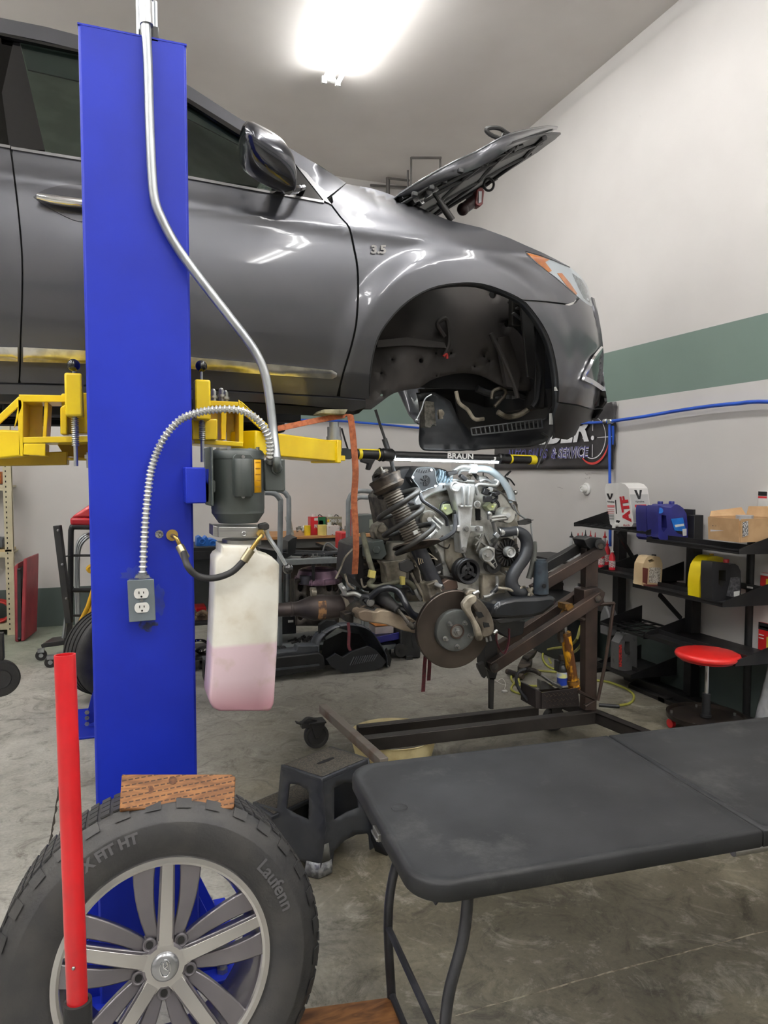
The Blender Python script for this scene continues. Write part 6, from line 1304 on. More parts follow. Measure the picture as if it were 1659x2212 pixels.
# ---- straps under the engine ----
M_RBK = mat('black_red_webbing', (34, 20, 24), .8, 0, (92, 26, 36), 90, lo=.35, hi=.75)
def strap(label, pts, wv, y=2.98):
	b = MB(); b.ribbon([V(*p, y) for p in pts], wv, .003, 5); tag(b.build('tie_strap', M_RBK), label, 'strap', 'dark straps under the engine')
strap('dark red-edged strap dangling beside the lower left of the brake disc', [(920, 1405), (917, 1440), (914, 1494)], (.018, 0, .0), 3.0)
strap('dark red-edged strap end hidden partly behind the brake disc', [(926, 1400), (928, 1430), (926, 1470)], (.018, .0, .0), 3.06)
strap('dark strap hanging from the left end bracket of the subframe', [(752, 1345), (754, 1365), (753, 1395), (757, 1405)], (.014, 0, 0), 3.1)
strap('dark strap looped below the right side of the subframe', [(1072, 1362), (1074, 1390), (1088, 1412), (1098, 1390), (1100, 1358)], (.002, .02, .0), 3.08)
# ---- engine support rod ----
b = MB(); b.tube([V(811, 885, 3.2), V(822, 920, 3.2), V(836, 962, 3.2)], .007, 8); b.cyl(V(830, 948, 3.2), V(838, 972, 3.2), .013); b.sphere(V(840, 974, 3.2), .012); b.tube([V(840, 974, 3.2), V(846, 1000, 3.2), V(852, 1022, 3.2)], .010, 8)
tag(b.build('lifting_rod', M_BLKM), 'thin black rod reaching from the car body down to the engine', 'rod')
# ---- work light ----
t = thing('work_light', 'long black and yellow LED work light bar hung above the engine', 'work light', V(960, 975, 3.0))
WL0, WL1 = W(752, 980, Y=2.92), W(1170, 994, Y=3.12); wdr = (WL1-WL0).normalized()
def wl(u): return WL0+wdr*((WL1-WL0).length*(u-752)/(1170-752))
M_WLB = mat('light_black', (22, 22, 24), .35)
M_WLY = mat('light_yellow', (236, 214, 30), .4)
b = MB(); b.cyl(wl(835), wl(1062), .0185, n=24); b.build('light_body', M_WLB, t)
for u0, u1, r in ((808, 838, .030), (1062, 1092, .026)):
	b = MB(); n_ = 6; L_ = (wl(u1)-wl(u0)).length; b.lathe([(.0, 0), (r*.8, 0), (r, .008), (r*.88, .016), (r, .026), (r*.9, .036), (r*.98, L_-.012), (r*.7, L_), (0, L_)], wl(u0), wdr, 24); b.build('end_clamp', M_WLB, t, ang=40)
b = MB(); b.cyl(wl(762), wl(812), .0225, n=24); b.cyl(wl(1090), wl(1140), .0215, n=24); b.build('handle', M_WLB, t)
b = MB()
for u0, u1 in ((769, 775), (806, 811), (1088, 1093), (1138, 1152)): b.cyl(wl(u0), wl(u1), .0235, n=24)
up_ = Vector((0, -.35, 1)).normalized()
for u0, u1 in ((772, 810), (1095, 1140)): b.beam(wl(u0)+up_*.021, wl(u1)+up_*.021, .012, .006)
b.build('yellow_band', M_WLY, t)
b = MB(); b.cyl(wl(1152), wl(1168), .020, n=24); b.cyl(wl(752), wl(764), .020, n=24); b.build('end_cap', M_WLB, t)
b = MB(); b.prism([V(u, v, 2.92) for u, v in [(780, 990), (812, 992), (806, 1002), (800, 1016), (793, 1014), (796, 1002), (782, 998)]], (0, .03, 0)); b.build('hook', M_WLB, t, bev=.003)
dn = Vector((0, -.05, -1)).normalized(); b = MB(); b.beam(wl(842)+dn*.0185, wl(1060)+dn*.0185, .026, .008); e = b.build('led_strip', mat('led_lit', (240, 248, 255), .5, emit=WORK_POWER), t)
MATS['led_lit'].node_tree.nodes['Principled BSDF'].inputs['Emission Color'].default_value = (.88, .95, 1, 1)
b = MB(); fr_ = -FW*.0; cc_ = wl(972); zz = wdr.cross(Vector((0, 0, 1))).normalized()
if zz.y > 0: zz = -zz
upv = wdr.cross(zz); upv = -upv if upv.z < 0 else upv
b.text('BRAUN', cc_+upv*.004+zz*.0195, wdr, upv, .034, .0006, bold=.0010, sx=1.35); b.build('lettering', mat('print_white', (226, 226, 226), .5), t)
b = MB(); b.box(wl(1050)+zz*.0185, (.012, .001, .014)); b.box(wl(1046)+zz*.0185+upv*-.01, (.02, .001, .003)); b.build('printed_mark', MATS['print_white'], t)
b = MB(); b.tube([V(738, 925, 2.85), V(745, 950, 2.86), V(752, 972, 2.9)], .004, 6); tag(b.build('power_cord', M_BLK), 'thin black cord leading up from the left end of the work light', 'cord')
b = MB(); b.prism([V(u, v, 2.88) for u, v in [(728, 968), (752, 968), (760, 978), (758, 992), (728, 990)]], (0, .05, 0)); tag(b.build('strap_ratchet', mat('ratchet_grey', (70, 78, 80), .4, .5)), 'grey ratchet at the tip of the yellow arm beside the orange strap', 'ratchet')
# ================= steel hoist trolley under the engine =================
M_HST = mat('raw_brown_steel', (96, 80, 72), .38, .65, (60, 54, 52), 5, lo=.3, hi=.7, rvar=.12, stretch=(1, 1, 1), bump=.06)
M_HSD = mat('dark_box_steel', (70, 66, 64), .38, .6, (46, 43, 42), 4, lo=.3, hi=.7, rvar=.12)
hs = thing('hoist_trolley', 'home-welded brown steel lifting trolley on black castors under the engine', 'hoist', (2.0, 3.8, 0))
def hp(name, m, fn, parent=None, **k):
	b = MB(); fn(b); return b.build(name, m, parent or hs, **k)
ZB = .20
def FZ(u, v, z=ZB): return W(u, v, Z=z)
# cross bar at the left, running away from the camera
def cross(b):
	a0 = FZ(697, 1521); a1 = FZ(830, 1638)
	b.beam(a0-Vector((0, 0, .025)), a1-Vector((0, 0, .025)), .045, .05)
hp('cross_member', mat('worn_brown_bar', (112, 84, 70), .4, .5, (150, 142, 134), 5, lo=.5, hi=.66, stretch=(1, 1, 1)), cross, bev=.003)
RA = (FZ(790, 1588), FZ(1290, 1532)); RB_ = (FZ(775, 1570), FZ(1180, 1520))
ra0, ra1 = FZ(788, 1592), FZ(1292, 1534); rb0, rb1 = FZ(772, 1566), FZ(1160, 1524)
hp('base_rail', M_HSD, lambda b: b.beam(ra0-Vector((0, 0, .035)), ra1-Vector((0, 0, .035)), .06, .07), bev=.004)
hp('base_rail', M_HSD, lambda b: b.beam(rb0-Vector((0, 0, .035)), rb1-Vector((0, 0, .035)), .05, .06), bev=.004)
l0 = FZ(1282, 1532); l1 = FZ(1398, 1578)
def leg_(b):
	c0, c1 = l0-Vector((0, 0, .035)), l1-Vector((0, 0, .035)); d = (c1-c0).normalized(); s_ = d.cross(Vector((0, 0, 1)));
	for off, w, h in ((s_*.028, .006, .06), (s_*-.028, .006, .06), (Vector((0, 0, .027)), .062, .006), (Vector((0, 0, -.027)), .062, .006)): b.beam(c0+off, c1+off, w, h)
hp('outrigger_leg', M_HSD, leg_)
lo0 = l0+(l0-l1)*.9
hp('outrigger_leg', M_HSD, lambda b: b.beam(l0-Vector((0, 0, .035)), lo0-Vector((0, 0, .035)), .06, .06), bev=.004)
# mast
MX = FZ(1281, 1535); my = MX.y
mt = W(1281, 1182, Y=my).z
hp('mast', M_HST, lambda b: b.prism([W(1264, 1535, Y=my), W(1289, 1535, Y=my), W(1293, 1180, Y=my), W(1266, 1185, Y=my)], (0, .055, 0)), bev=.003)
# parallel arms: two upper, two lower
def arm_(name, a, c, y, w, h=.05, m=M_HST, r=0): return hp(name, m, lambda b: b.beam(W(*a, Y=y), W(*c, Y=y), .04, w, (0, 1, 0)) if False else b.beam(W(*a, Y=y), W(*c, Y=y), h, w), bev=.004)
arm_('upper_arm', (1302, 1187), (1150, 1276), my-.05, .060)
arm_('upper_arm', (1272, 1170), (1150, 1240), my+.10, .055, m=M_BLKM)
hp('arm_head', M_BLKM, lambda b: (b.cyl(W(1296, 1176, Y=my-.08), W(1296, 1176, Y=my+.12), .030), b.pz([(1262, 1166), (1275, 1160), (1300, 1162), (1306, 1180), (1290, 1196), (1268, 1180)], my-.03, .12)), bev=.004)
arm_('lower_arm', (1296, 1288), (1060, 1442), my-.06, .066)
arm_('lower_arm', (1262, 1275), (1045, 1418), my+.09, .05)
hp('arm_plate', M_HST, lambda b: b.pz([(1262, 1275), (1292, 1268), (1308, 1280), (1304, 1298), (1284, 1312), (1262, 1318)], my-.045, .1), bev=.004)
for u, v in ((1291, 1294), (1068, 1440), (1298, 1180)):
	hp('pivot_bolt', M_DIRT, lambda b: (b.cyl(W(u, v, Y=my-.085), W(u, v, Y=my-.10), .016, n=6), b.cyl(W(u, v, Y=my-.083), W(u, v, Y=my-.088), .022)))
hp('end_plate', M_BLKM, lambda b: (b.pz([(1033, 1436), (1046, 1430), (1052, 1460), (1046, 1466), (1034, 1444)], my-.04, .03), b.pz([(1048, 1368), (1072, 1360), (1076, 1430), (1060, 1452), (1048, 1440)], my-.02, .1)), bev=.003)
hp('drop_peg', M_BLKM, lambda b: (b.pz([(1059, 1465), (1068, 1465), (1066, 1532), (1059, 1532)], my+.0, .025), b.pz([(1050, 1440), (1078, 1440), (1070, 1468), (1058, 1468)], my, .03)))
hp('cross_pin', M_HST, lambda b: (b.cyl(W(1234, 1332, Y=my-.06), W(1262, 1338, Y=my-.05), .010), b.cyl(W(1290, 1306, Y=my-.05), W(1326, 1303, Y=my-.05), .010), b.tube([W(1326, 1302, Y=my-.05), W(1318, 1360, Y=my-.05), W(1306, 1440, Y=my-.05), W(1291, 1513, Y=my-.05)], .010, 8, 0)))
hp('handle_rod', M_HST, lambda b: (b.tube([W(1262, 1526, Y=my-.15), W(1286, 1512, Y=my-.12), W(1250, 1494, Y=my-.12)], .011, 8, 0)))
tb = hp('tread_plate_box', mat('dark_tread_plate', (60, 54, 54), .45, .5, (44, 40, 40), 6), lambda b: (b.pz([(1170, 1496), (1248, 1486), (1252, 1520), (1250, 1526), (1170, 1532)], my-.10, .006), b.pz([(1157, 1490), (1170, 1494), (1170, 1532), (1157, 1530)], my-.09, .16), b.pz([(1158, 1490), (1270, 1482), (1270, 1486), (1160, 1496)], my+.06, .006)), bev=.002)
hp('tread_lug', M_HST, lambda b: [b.beam(W(1176+i*9+(j % 2)*4, 1500+j*6-(i*1.0), Y=my-.101), W(1180+i*9+(j % 2)*4, (1497 if j % 2 else 1503)+j*6-i*1.0, Y=my-.101), .003, .002, (0, 1, 0)) for i in range(8) for j in range(5)], tb)
def castor(name, u, v, r, y_off=0, brake=False, hz=.13, rot=0):
	c = W(u, v, Z=r); cs = hp('castor', M_BLKM, lambda b: (b.box((c.x, c.y, r*2+.012), (.10, .09, .01)), b.prism([(c.x-.04, c.y-.032, r*2+.01), (c.x+.05, c.y-.032, r*2+.01), (c.x+.012, c.y-.032, r-.01), (c.x-.012, c.y-.032, r-.01)], (0, .006, 0)), b.prism([(c.x-.04, c.y+.026, r*2+.01), (c.x+.05, c.y+.026, r*2+.01), (c.x+.012, c.y+.026, r-.01), (c.x-.012, c.y+.026, r-.01)], (0, .006, 0))), bev=.002)
	hp('wheel', M_RUB, lambda b: b.lathe([(.0, .0), (.012, .0), (.014, .006), (r*.72, .008), (r*.78, .0), (r*.97, .0), (r, .01), (r, .034), (r*.97, .044), (0, .044)], (c.x, c.y-.022, r), (0, 1, 0), 36), cs, ang=35)
	if brake: hp('brake_lever', M_BLKM, lambda b: (b.ribbon([(c.x+.0, c.y, r*2+.02), (c.x-.05, c.y, r*2+.035), (c.x-.09, c.y-.0, r*2+.01), (c.x-.12, c.y, r*2+.02)], (0, .035, 0), .006), b.box((c.x-.06, c.y, r*2), (.06, .05, .03))), cs)
	return cs
castor('castor', 683, 1588, .072, brake=True)
castor('castor', 1196, 1552, .072)
# ---- yellow bottle jack cylinder ----
t = thing('hydraulic_jack', 'chipped yellow hydraulic ram standing slanted in the trolley', 'jack', W(1240, 1490, Y=my))
M_CHIP = mat('chipped_yellow', (224, 164, 30), .4, .1, (92, 54, 22), 14, lo=.47, hi=.52, bump=.3, bscale=40, stretch=(1, 1, .4))
j0, j1 = W(1240, 1484, Y=my-.02), W(1221, 1366, Y=my-.02); jd = (j0-j1).normalized(); jl = (j0-j1).length
b = MB(); b.cyl(j1, j0, .030, n=28); b.build('cylinder', M_CHIP, t)
b = MB(); b.cyl(j0-jd*.045, j0-jd*.02, .036, n=28); b.cyl(j0-jd*.005, j0+jd*.012, .034, n=28); b.cyl(j1-jd*.0, j1+jd*.02, .032); b.build('ring', mat('rust_yellow', (150, 104, 36), .6, .2, (80, 52, 26), 30), t)
b = MB(); b.cyl(j1-jd*.10, j1, .013); b.build('ram_rod', M_CHR, t)
b = MB(); tt = W(1224, 1312, Y=my-.02); b.cyl(tt-Vector((0, .04, 0)), tt+Vector((0, .04, 0)), .024); b.box(tt+Vector((-.01, -.0, .012)), (.05, .07, .03)); b.cyl(j1-jd*.10, tt, .018); b.build('ram_eye', mat('yellow_rust_eye', (136, 100, 40), .6, .3, (78, 54, 32), 20), t)
b = MB(); b.cyl(j1+Vector((-.04, -.01, .01)), j1+Vector((-.034, -.01, -.05)), .014); b.box(j1+Vector((-.03, 0, -.01)), (.03, .03, .06)); b.box(W(1214, 1421, Y=my), (.03, .03, .03)); b.build('valve', M_DIRT, t)
# oil can between the ram and the plate
t = thing('oil_filter_can', 'blue and white banded canister with black cap beside the yellow ram', 'canister', W(1214, 1482, Y=my+.02))
c = W(1214, 1478, Y=my+.01); b = MB(); b.cyl(c, c+Vector((0, 0, .075)), .030, n=28); b.build('can_body', mat('can_blue', (40, 66, 160), .3), t)
b = MB(); b.cyl(c+Vector((0, 0, .042)), c+Vector((0, 0, .075)), .0306, n=28); b.build('pale_band', mat('pale_yellow', (222, 220, 150), .4, 0, (180, 190, 220), 30), t)
b = MB(); b.lathe([(.03, .075), (.032, .08), (.030, .10), (.018, .115), (0, .116)], c, n=28); b.box(c+Vector((0, 0, .135)), (.075, .05, .014)); b.box(c+Vector((-.034, 0, .11)), (.008, .05, .06)); b.build('black_cap', M_BLK, t)
# air tools and hoses lying in and round the trolley
M_YHOSE = mat('yellow_green_hose', (168, 168, 74), .5, 0, (134, 130, 60), 8)
def FL(pts, z=.008): return [W(u, v, Z=z) for u, v in pts]
b = MB()
b.tube(FL([(1110, 1475), (1105, 1490), (1130, 1500), (1170, 1505)])+[], .008, 8)
P1 = [(1180, 1395), (1172, 1420), (1185, 1440), (1215, 1452), (1180, 1450), (1130, 1448), (1105, 1460), (1115, 1478), (1160, 1482), (1200, 1478), (1290, 1470), (1340, 1482), (1368, 1500), (1362, 1518), (1330, 1524), (1295, 1522)]
b.tube(FL(P1), .009, 8)
b.tube(FL([(1140, 1450), (1120, 1470), (1150, 1492), (1180, 1492)]), .009, 8)
b.tube([W(1186, 1398, Z=.01), W(1215, 1418, Z=.01), W(1250, 1400, Y=my+.25), W(1262, 1362, Y=my+.25), W(1262, 1345, Y=my+.25)], .009, 8)
b.tube([W(1190, 1432, Z=.01), W(1180, 1405, Z=.01), W(1235, 1392, Y=my+.3), W(1255, 1352, Y=my+.3)], .009, 8)
tag(b.build('air_hose', M_YHOSE), 'dull yellow-green air hose snaking on the floor around the trolley', 'hose')
b = MB(); b.cyl(W(1294, 1523, Z=.012), W(1338, 1526, Z=.012), .013); tag(b.build('hose_joint', M_BLK), 'black sleeve joining the yellow-green hose right of the mast', 'hose fitting')
t = thing('grease_hose', 'black looped hose with spring guard and metal nozzle rising from the trolley', 'hose', W(1150, 1520, Y=my-.02))
b = MB(); b.tube([W(u, v, Y=my-.0) for u, v in [(1150, 1522), (1125, 1495), (1115, 1470), (1120, 1452), (1138, 1446), (1160, 1450)]], .009, 10); b.build('tube', M_HOSE, t)
b = MB(); pth = smooth_path([W(u, v, Y=my-.0) for u, v in [(1136, 1446), (1152, 1448), (1166, 1455)]], 6)
for p in pth[::1]: b.torus(p, pth[-1]-pth[0], .011, .003, 12, 5)
b.build('spring_guard', M_DIRT, t)
b = MB(); b.tube([W(u, v, Y=my-.0) for u, v in [(1164, 1454), (1180, 1466), (1195, 1476)]], .009, 8); b.cyl(W(1192, 1474, Y=my), W(1212, 1484, Y=my), .013); b.build('nozzle', M_STEEL, t)
b = MB(); b.prism([W(u, v, Y=my+.02) for u, v in [(1168, 1470), (1178, 1472), (1200, 1487), (1168, 1490)]], (0, .04, 0)); tag(b.build('steel_offcut', M_STEEL, bev=.002), 'bright folded steel offcut in the trolley beside the blue can', 'metal offcut')
# scrap parts on the floor behind the lower arm
b = MB(); b.prism([W(u, v, Z=.04) for u, v in [(1118, 1452), (1128, 1430), (1140, 1422), (1150, 1436), (1146, 1450), (1130, 1458)]], (0, 0, .05)); b.prism([W(u, v, Z=.08) for u, v in [(1128, 1425), (1148, 1412), (1160, 1410), (1154, 1420), (1140, 1432)]], (0, 0, .03)); b.cyl(W(1095, 1450, Z=.03), W(1130, 1462, Z=.03), .022); tag(b.build('scrap_bracket', M_DIRT, bev=.004), 'grimy cast bracket lying on the floor behind the lower arm', 'bracket')
b = MB(); b.tube([W(u, v, Z=.02) for u, v in [(1075, 1470), (1085, 1466), (1092, 1476), (1090, 1488)]], .0018, 6); b.tube([W(u, v, Z=.02) for u, v in [(1066, 1466), (1080, 1476), (1092, 1480)]], .0018, 6); b.box(W(1090, 1493, Z=.01), (.035, .025, .012)); tag(b.build('loose_connector', M_WHT), 'white plastic plug with thin wires lying on the floor by the drop peg', 'plug')
# ---- shallow cream drain tub ----
t = thing('drain_tub', 'stained cream plastic tub of dark oil under the trolley rail', 'tub', W(848, 1620, Z=0))
tc = W(850, 1583, Z=.12); tc = Vector((tc.x, tc.y, 0)); Rt = .25
M_TUB = mat('stained_cream', (236, 222, 172), .5, 0, (200, 180, 126), 9, lo=.35, hi=.6)
b = MB(); b.lathe([(0, .002), (Rt*.86, .002), (Rt*.88, .008), (Rt*.98, .112), (Rt, .114), (Rt*1.01, .119), (Rt*.985, .121), (Rt*.965, .114), (Rt*.85, .012), (0, .012)], tc, n=60); b.build('tub_wall', M_TUB, t, ang=50)
b = MB(); b.lathe([(0, .07), (Rt*.93, .07)], tc, n=48); b.build('oil', mat('used_oil', (92, 82, 58), .08, 0, (80, 70, 50), 4), t)
# ================= right wall: banner, hose, shelves and their goods =================
XW = RIGHT
def R(u, v, x=XW): return W(u, v, X=x)
# banner
t = thing('banner', 'black vinyl shop banner with white lettering hung on the right wall', 'banner', R(1200, 1014))
M_BAN = mat('banner_vinyl', (44, 42, 44), .38, 0, (54, 52, 54), 2, bump=.3, bscale=4)
yb0, yb1 = R(1336, 900).y, R(1072, 1014).y; zb0 = R(1200, 1014).z; zb1 = R(1336, 868).z; zl = zb1
b = MB(); n1, n2 = 40, 14; vs = []
for i in range(n1+1):
	for j in range(n2+1):
		y = yb0+(yb1-yb0)*i/n1; z = zb0+(zb1-zb0)*j/n2; cor = math.exp(-((i/n1)/.22)**2)*(j/n2)
		x = XW-.026-.012*cor*math.sin((y-yb0)*30+(z-zb1)*38)-.004*math.sin(y*9); z -= .0
		if i < 3 and j < 2: x -= .01
		vs.append(Vector((x, y+(.015 if i == 0 and j < n2/3 else 0), z)))
b.add(vs, [(i*(n2+1)+j, (i+1)*(n2+1)+j, (i+1)*(n2+1)+j+1, i*(n2+1)+j+1) for i in range(n1) for j in range(n2)])
b.build('vinyl_sheet', M_BAN, t, solid=-.002)
xd = Vector((0, -1, 0)); yd = Vector((0, 0, 1)); XF = XW-.042
def lettering(body, u0, u1, v0, v1, m, bold, shear=.0, name='lettering', off=0.0, th=.001):
	"""fit a word between two columns and two rows of the wall"""
	a = R(u0, v1, XF); c = R(u1, v1, XF); hgt = R(u0, v0, XF).z-a.z; vs, fs = text2d(body, .1, bold, 'LEFT', shear)
	x0 = min(v[0] for v in vs); x1 = max(v[0] for v in vs); y0 = min(v[1] for v in vs); y1 = max(v[1] for v in vs); W_ = (a.y-c.y)
	b = MB()
	b.add([Vector((XF-off, a.y-(x-x0)/(x1-x0)*W_, a.z+(y-y0)/(y1-y0)*hgt)) for x, y in vs], fs)
	return b.build(name, m, t)
M_PW = mat('print_white2', (224, 224, 226), .5); M_PB = mat('print_violet', (110, 108, 190), .5); M_PR = mat('print_red', (206, 62, 56), .5)
lettering('CALIBER', 1092, 1272, 917, 966, M_PW, .003, .25)
lettering('AUTO SALES', 1093, 1183, 972, 995, M_PB, .004, .2); lettering('AUTO SALES', 1093, 1183, 972, 995, M_BAN, .0, .2, off=.0012)
lettering('& SERVICE', 1190, 1272, 967, 992, M_PW, .006, .2); lettering('& SERVICE', 1190, 1272, 967, 992, M_PB, .002, .2, off=.0008); lettering('& SERVICE', 1190, 1272, 967, 992, M_BAN, -.0015, .2, off=.0016)
cc = R(1280, 946, XF); rr_ = (R(1245, 946, XF).y-R(1313, 946, XF).y)/2
def arc(a0, a1, r, w, m):
	b = MB(); n = 30; vs = []
	for i in range(n+1):
		a = math.radians(a0+(a1-a0)*i/n); q = w*math.sin(math.pi*min(1, max(0.03, i/n)))**.5
		for s in (-1, 1): vs.append(Vector((XF, cc.y-math.cos(a)*(r+s*q/2), cc.z+math.sin(a)*(r+s*q/2))))
	b.add(vs, [(2*i, 2*i+1, 2*i+3, 2*i+2) for i in range(n)]); b.build('scope_ring', m, t)
arc(-150, 75, rr_*.80, .010, M_PW); arc(-135, -15, rr_*1.0, .02, M_PR)
b = MB()
for dy, dz, ly, lz in ((0, rr_*.55, .006, rr_*.55), (0, -rr_*.5, .006, rr_*.5), (-rr_*.75, 0, rr_*.9, .006), (rr_*.5, 0, rr_*.3, .006)): b.box((XF, cc.y+dy, cc.z+dz), (.001, ly, lz))
b.cyl((XF, cc.y, cc.z), (XF-.001, cc.y, cc.z), .02, n=20); b.build('crosshair', M_PW, t)
# blue air line on the wall
t = thing('air_line', 'blue plastic air pipe sagging along the right wall with a drop to the shelf', 'air pipe', R(1318, 1140))
M_BL = mat('blue_nylon', (30, 84, 190), .35, 0, (26, 70, 170), 5, coat=.3)
xh = XW-.05
b = MB(); b.tube([R(1900, 880, xh), R(1659, 868, xh), R(1590, 872, xh), R(1530, 878, xh), R(1460, 888, xh), R(1390, 900, xh), R(1322, 910, xh)], .0135, 10)
b.tube([R(1318, 911, xh), R(1290, 913, xh), R(1240, 914, xh), R(1150, 918, xh), R(1060, 926, xh), R(1010, 930, xh)], .012, 10)
b.tube([W(965, 929, Y=BACK-.05), W(940, 928, Y=BACK-.05), W(860, 920, Y=BACK-.05), W(780, 913, Y=BACK-.05), W(700, 908, Y=BACK-.05), W(500, 905, Y=BACK-.05)], .0135, 10)
b.build('main_pipe', M_BL, t)
b = MB(); b.tube([R(1317, 914, xh), R(1317, 1010, xh), R(1318, 1130, xh), R(1318, 1180, xh)], .0125, 10, 0); b.tube([R(1324, 920, xh), R(1325, 960, xh+.03)], .010, 8, 0); b.build('drop_pipe', M_BL, t)
b = MB(); b.box(R(1319, 911, xh), (.04, .05, .04)); b.cyl(R(1312, 909, xh), R(1304, 910, xh), .02); b.build('tee_fitting', M_CHR, t, bev=.008)
# round white wall knob
t = thing('wall_timer', 'round white knob dial fixed on the wall below the banner', 'wall dial', R(1268, 1056))
c = R(1268, 1056); b = MB(); b.lathe([(0, 0), (.052, 0), (.055, .012), (.045, .02), (0, .02)], c, (-1, 0, 0), 30); b.build('base', M_WHT, t)
b = MB(); b.lathe([(0, .02), (.034, .02), (.030, .055), (.022, .058), (.020, .05), (.012, .05), (0, .06)], c, (-1, 0, 0), 30); b.build('knob', M_WHT, t, ang=40)
# pencil notes on the wall: short strokes as in the photo
M_PEN = mat('pencil', (120, 116, 112), .8)
b = MB(); rnd = random.Random(9)
for row, (v, n) in enumerate(((1024, 6), (1033, 5))):
	for i in range(n):
		a = R(1264+i*3, v+rnd.uniform(-3, 3), XW-.001); c = R(1264+i*3+rnd.uniform(-1, 3), v+rnd.uniform(-4, 4), XW-.001); b.beam(a, c, .0016, .0016)
for u, v in ((1204, 1052), (1208, 1053), (1212, 1054)): b.beam(R(u, v, XW-.001), R(u+4, v+1, XW-.001), .002, .002)
b.build('trim_4', M_PEN); struct(bpy.data.objects['trim_4'])
# ---- slotted wall rack ----
XS = 3.40
M_RK = mat('rack_black', (28, 28, 30), .42, .2, (38, 37, 37), 7, rvar=.1)
rk = thing('wall_rack', 'black steel wall rack with trays and wire shelves along the right wall', 'shelf rack', (3.6, 4.3, 0))
def rp(name, fn, m=M_RK, **k):
	b = MB(); fn(b); return b.build(name, m, rk, **k)
UY = [W(1331, 1400, X=3.72).y, W(1490, 1400, X=3.72).y, 3.05]
for y, zt in zip(UY, (W(1331, 1146, X=3.72).z, W(1490, 1112, X=3.72).z, 1.46)): rp('upright', lambda b: b.box2((3.70, y-.035, 0.0), (3.78, y+.035, zt)), bev=.003)
def tray(u0, v0, u1, v1, x=XS, side=True, wire=False, lip=.02, name='shelf', depth=None):
	a = W(u0, v0, X=x); c = W(u1, v1, X=x); z = (a.z+c.z)/2; y0, y1 = sorted((a.y, c.y)); xb_ = XW-.05
	if wire:
		def f(b):
			b.box2((x, y0, z-.012), (x+.012, y1, z+.004)); b.box2((xb_-.01, y0, z-.01), (xb_, y1, z+.004))
			n = max(2, int((y1-y0)/.09))
			for i in range(n+1): y = y0+(y1-y0)*i/n; b.box((x+(xb_-x)/2, y, z), (xb_-x, .008, .008))
			for i in range(1, 4): b.box((x+(xb_-x)*i/4, (y0+y1)/2, z), (.008, y1-y0, .008))
		s_ = rp('wire_shelf', f)
	else:
		s_ = rp(name, lambda b: (b.box2((x, y0, z-.004), (xb_, y1, z)), b.box2((x, y0, z-.018), (x+.004, y1, z+.010)), b.box2((x+.12, y0, z), (x+.125, y1, z+.03))))
	if side:
		for y in (y0, y1): rp('side_gusset', lambda b: b.prism([(x, y-.003, z-.018), (xb_, y-.003, z-.03), (xb_, y-.003, z+.11), (x, y-.003, z+.012)], (0, .006, 0)))
	return z, y0, y1
Z1 = tray(1240, 1134, 1396, 1148, wire=True)
Z2 = tray(1397, 1166, 1596, 1190)
Z3 = tray(1292, 1236, 1386, 1246)
Z4 = tray(1367, 1262, 1560, 1306, x=3.38)
Z5 = tray(1296, 1350, 1390, 1370, x=3.38, wire=True)
Z6 = tray(1392, 1374, 1588, 1430, x=3.36)
Z7 = tray(1358, 1475, 1600, 1590, x=3.48)
Z7b = tray(1290, 1432, 1362, 1462, x=3.36)
for (a, c, x0, x1) in (((1334, 1150), (1388, 1240), 3.45, 3.74), ((1425, 1285), (1470, 1335), 3.42, 3.74)):
	p = W(*a, X=x0); q = W(*c, X=x1); rp('diagonal_brace', lambda b: b.beam(p, q, .02, .025))
rp('foot_bar', lambda b: [b.box2((3.48, y-.03, .0), (3.76, y+.03, .035)) for y in UY])
rp('bottom_rail', lambda b: (b.box2((3.55, 3.2, .02), (3.58, 4.4, .07)), b.box2((3.62, 3.0, .02), (3.65, 4.9, .04))))
# ---- goods ----
# ATF carton (octagonal front), tipped forward slightly
t = thing('fluid_carton', 'large white and red ATF fluid carton with spout on the wire shelf', 'carton', W(1360, 1142, X=3.45))
M_CART = mat('white_carton', (226, 225, 222), .55, 0, (216, 214, 211), 6); M_CG = mat('grey_carton', (186, 186, 184), .55, 0, (176, 176, 174), 6); M_RP = mat('red_print', (200, 32, 46), .5); M_KP = mat('black_print', (30, 30, 32), .5); M_PK = mat('pink_print', (206, 120, 122), .5)
fr = [(1309, 1045), (1338, 1043), (1350, 1046), (1358, 1055), (1368, 1130), (1364, 1138), (1325, 1138), (1318, 1132), (1306, 1056)]
def QF(u, v, dy=0.0): return W(u, v, X=3.45)
front = [QF(u, v) for u, v in fr]
shift = W(1404, 1090, Y=QF(1363, 1092).y)-QF(1363, 1092)
shift.z = .0
def sh(p, q=1.0): return p+shift*q
rings = [front, [sh(p) for p in front]]
b = MB(); b.loft(rings); b.build('carton_body', M_CART, t, ang=20)
def side_pt(a, h):   # a: 0..1 along the depth, h: 0..1 down the right edge of the front
	e0, e1 = QF(1358, 1057), QF(1368, 1130); return e0.lerp(e1, h)+shift*a
def decal(name, pts, m, off=.0015):
	n = (pts[1]-pts[0]).cross(pts[2]-pts[0]).normalized(); n = -n if n.dot(EYE-pts[0]) < 0 else n
	b = MB(); b.prism([p+n*off*.4 for p in pts], n*off); return b.build(name, m, t)
decal('side_panel', [side_pt(.02, .02), side_pt(.98, .02), side_pt(.98, .98), side_pt(.02, .98)], M_CG, .0008)
def fq(u0, v0, u1, v1, u2, v2, u3, v3, m, name='print'): return decal(name, [QF(u0, v0), QF(u1, v1), QF(u2, v2), QF(u3, v3)], m)
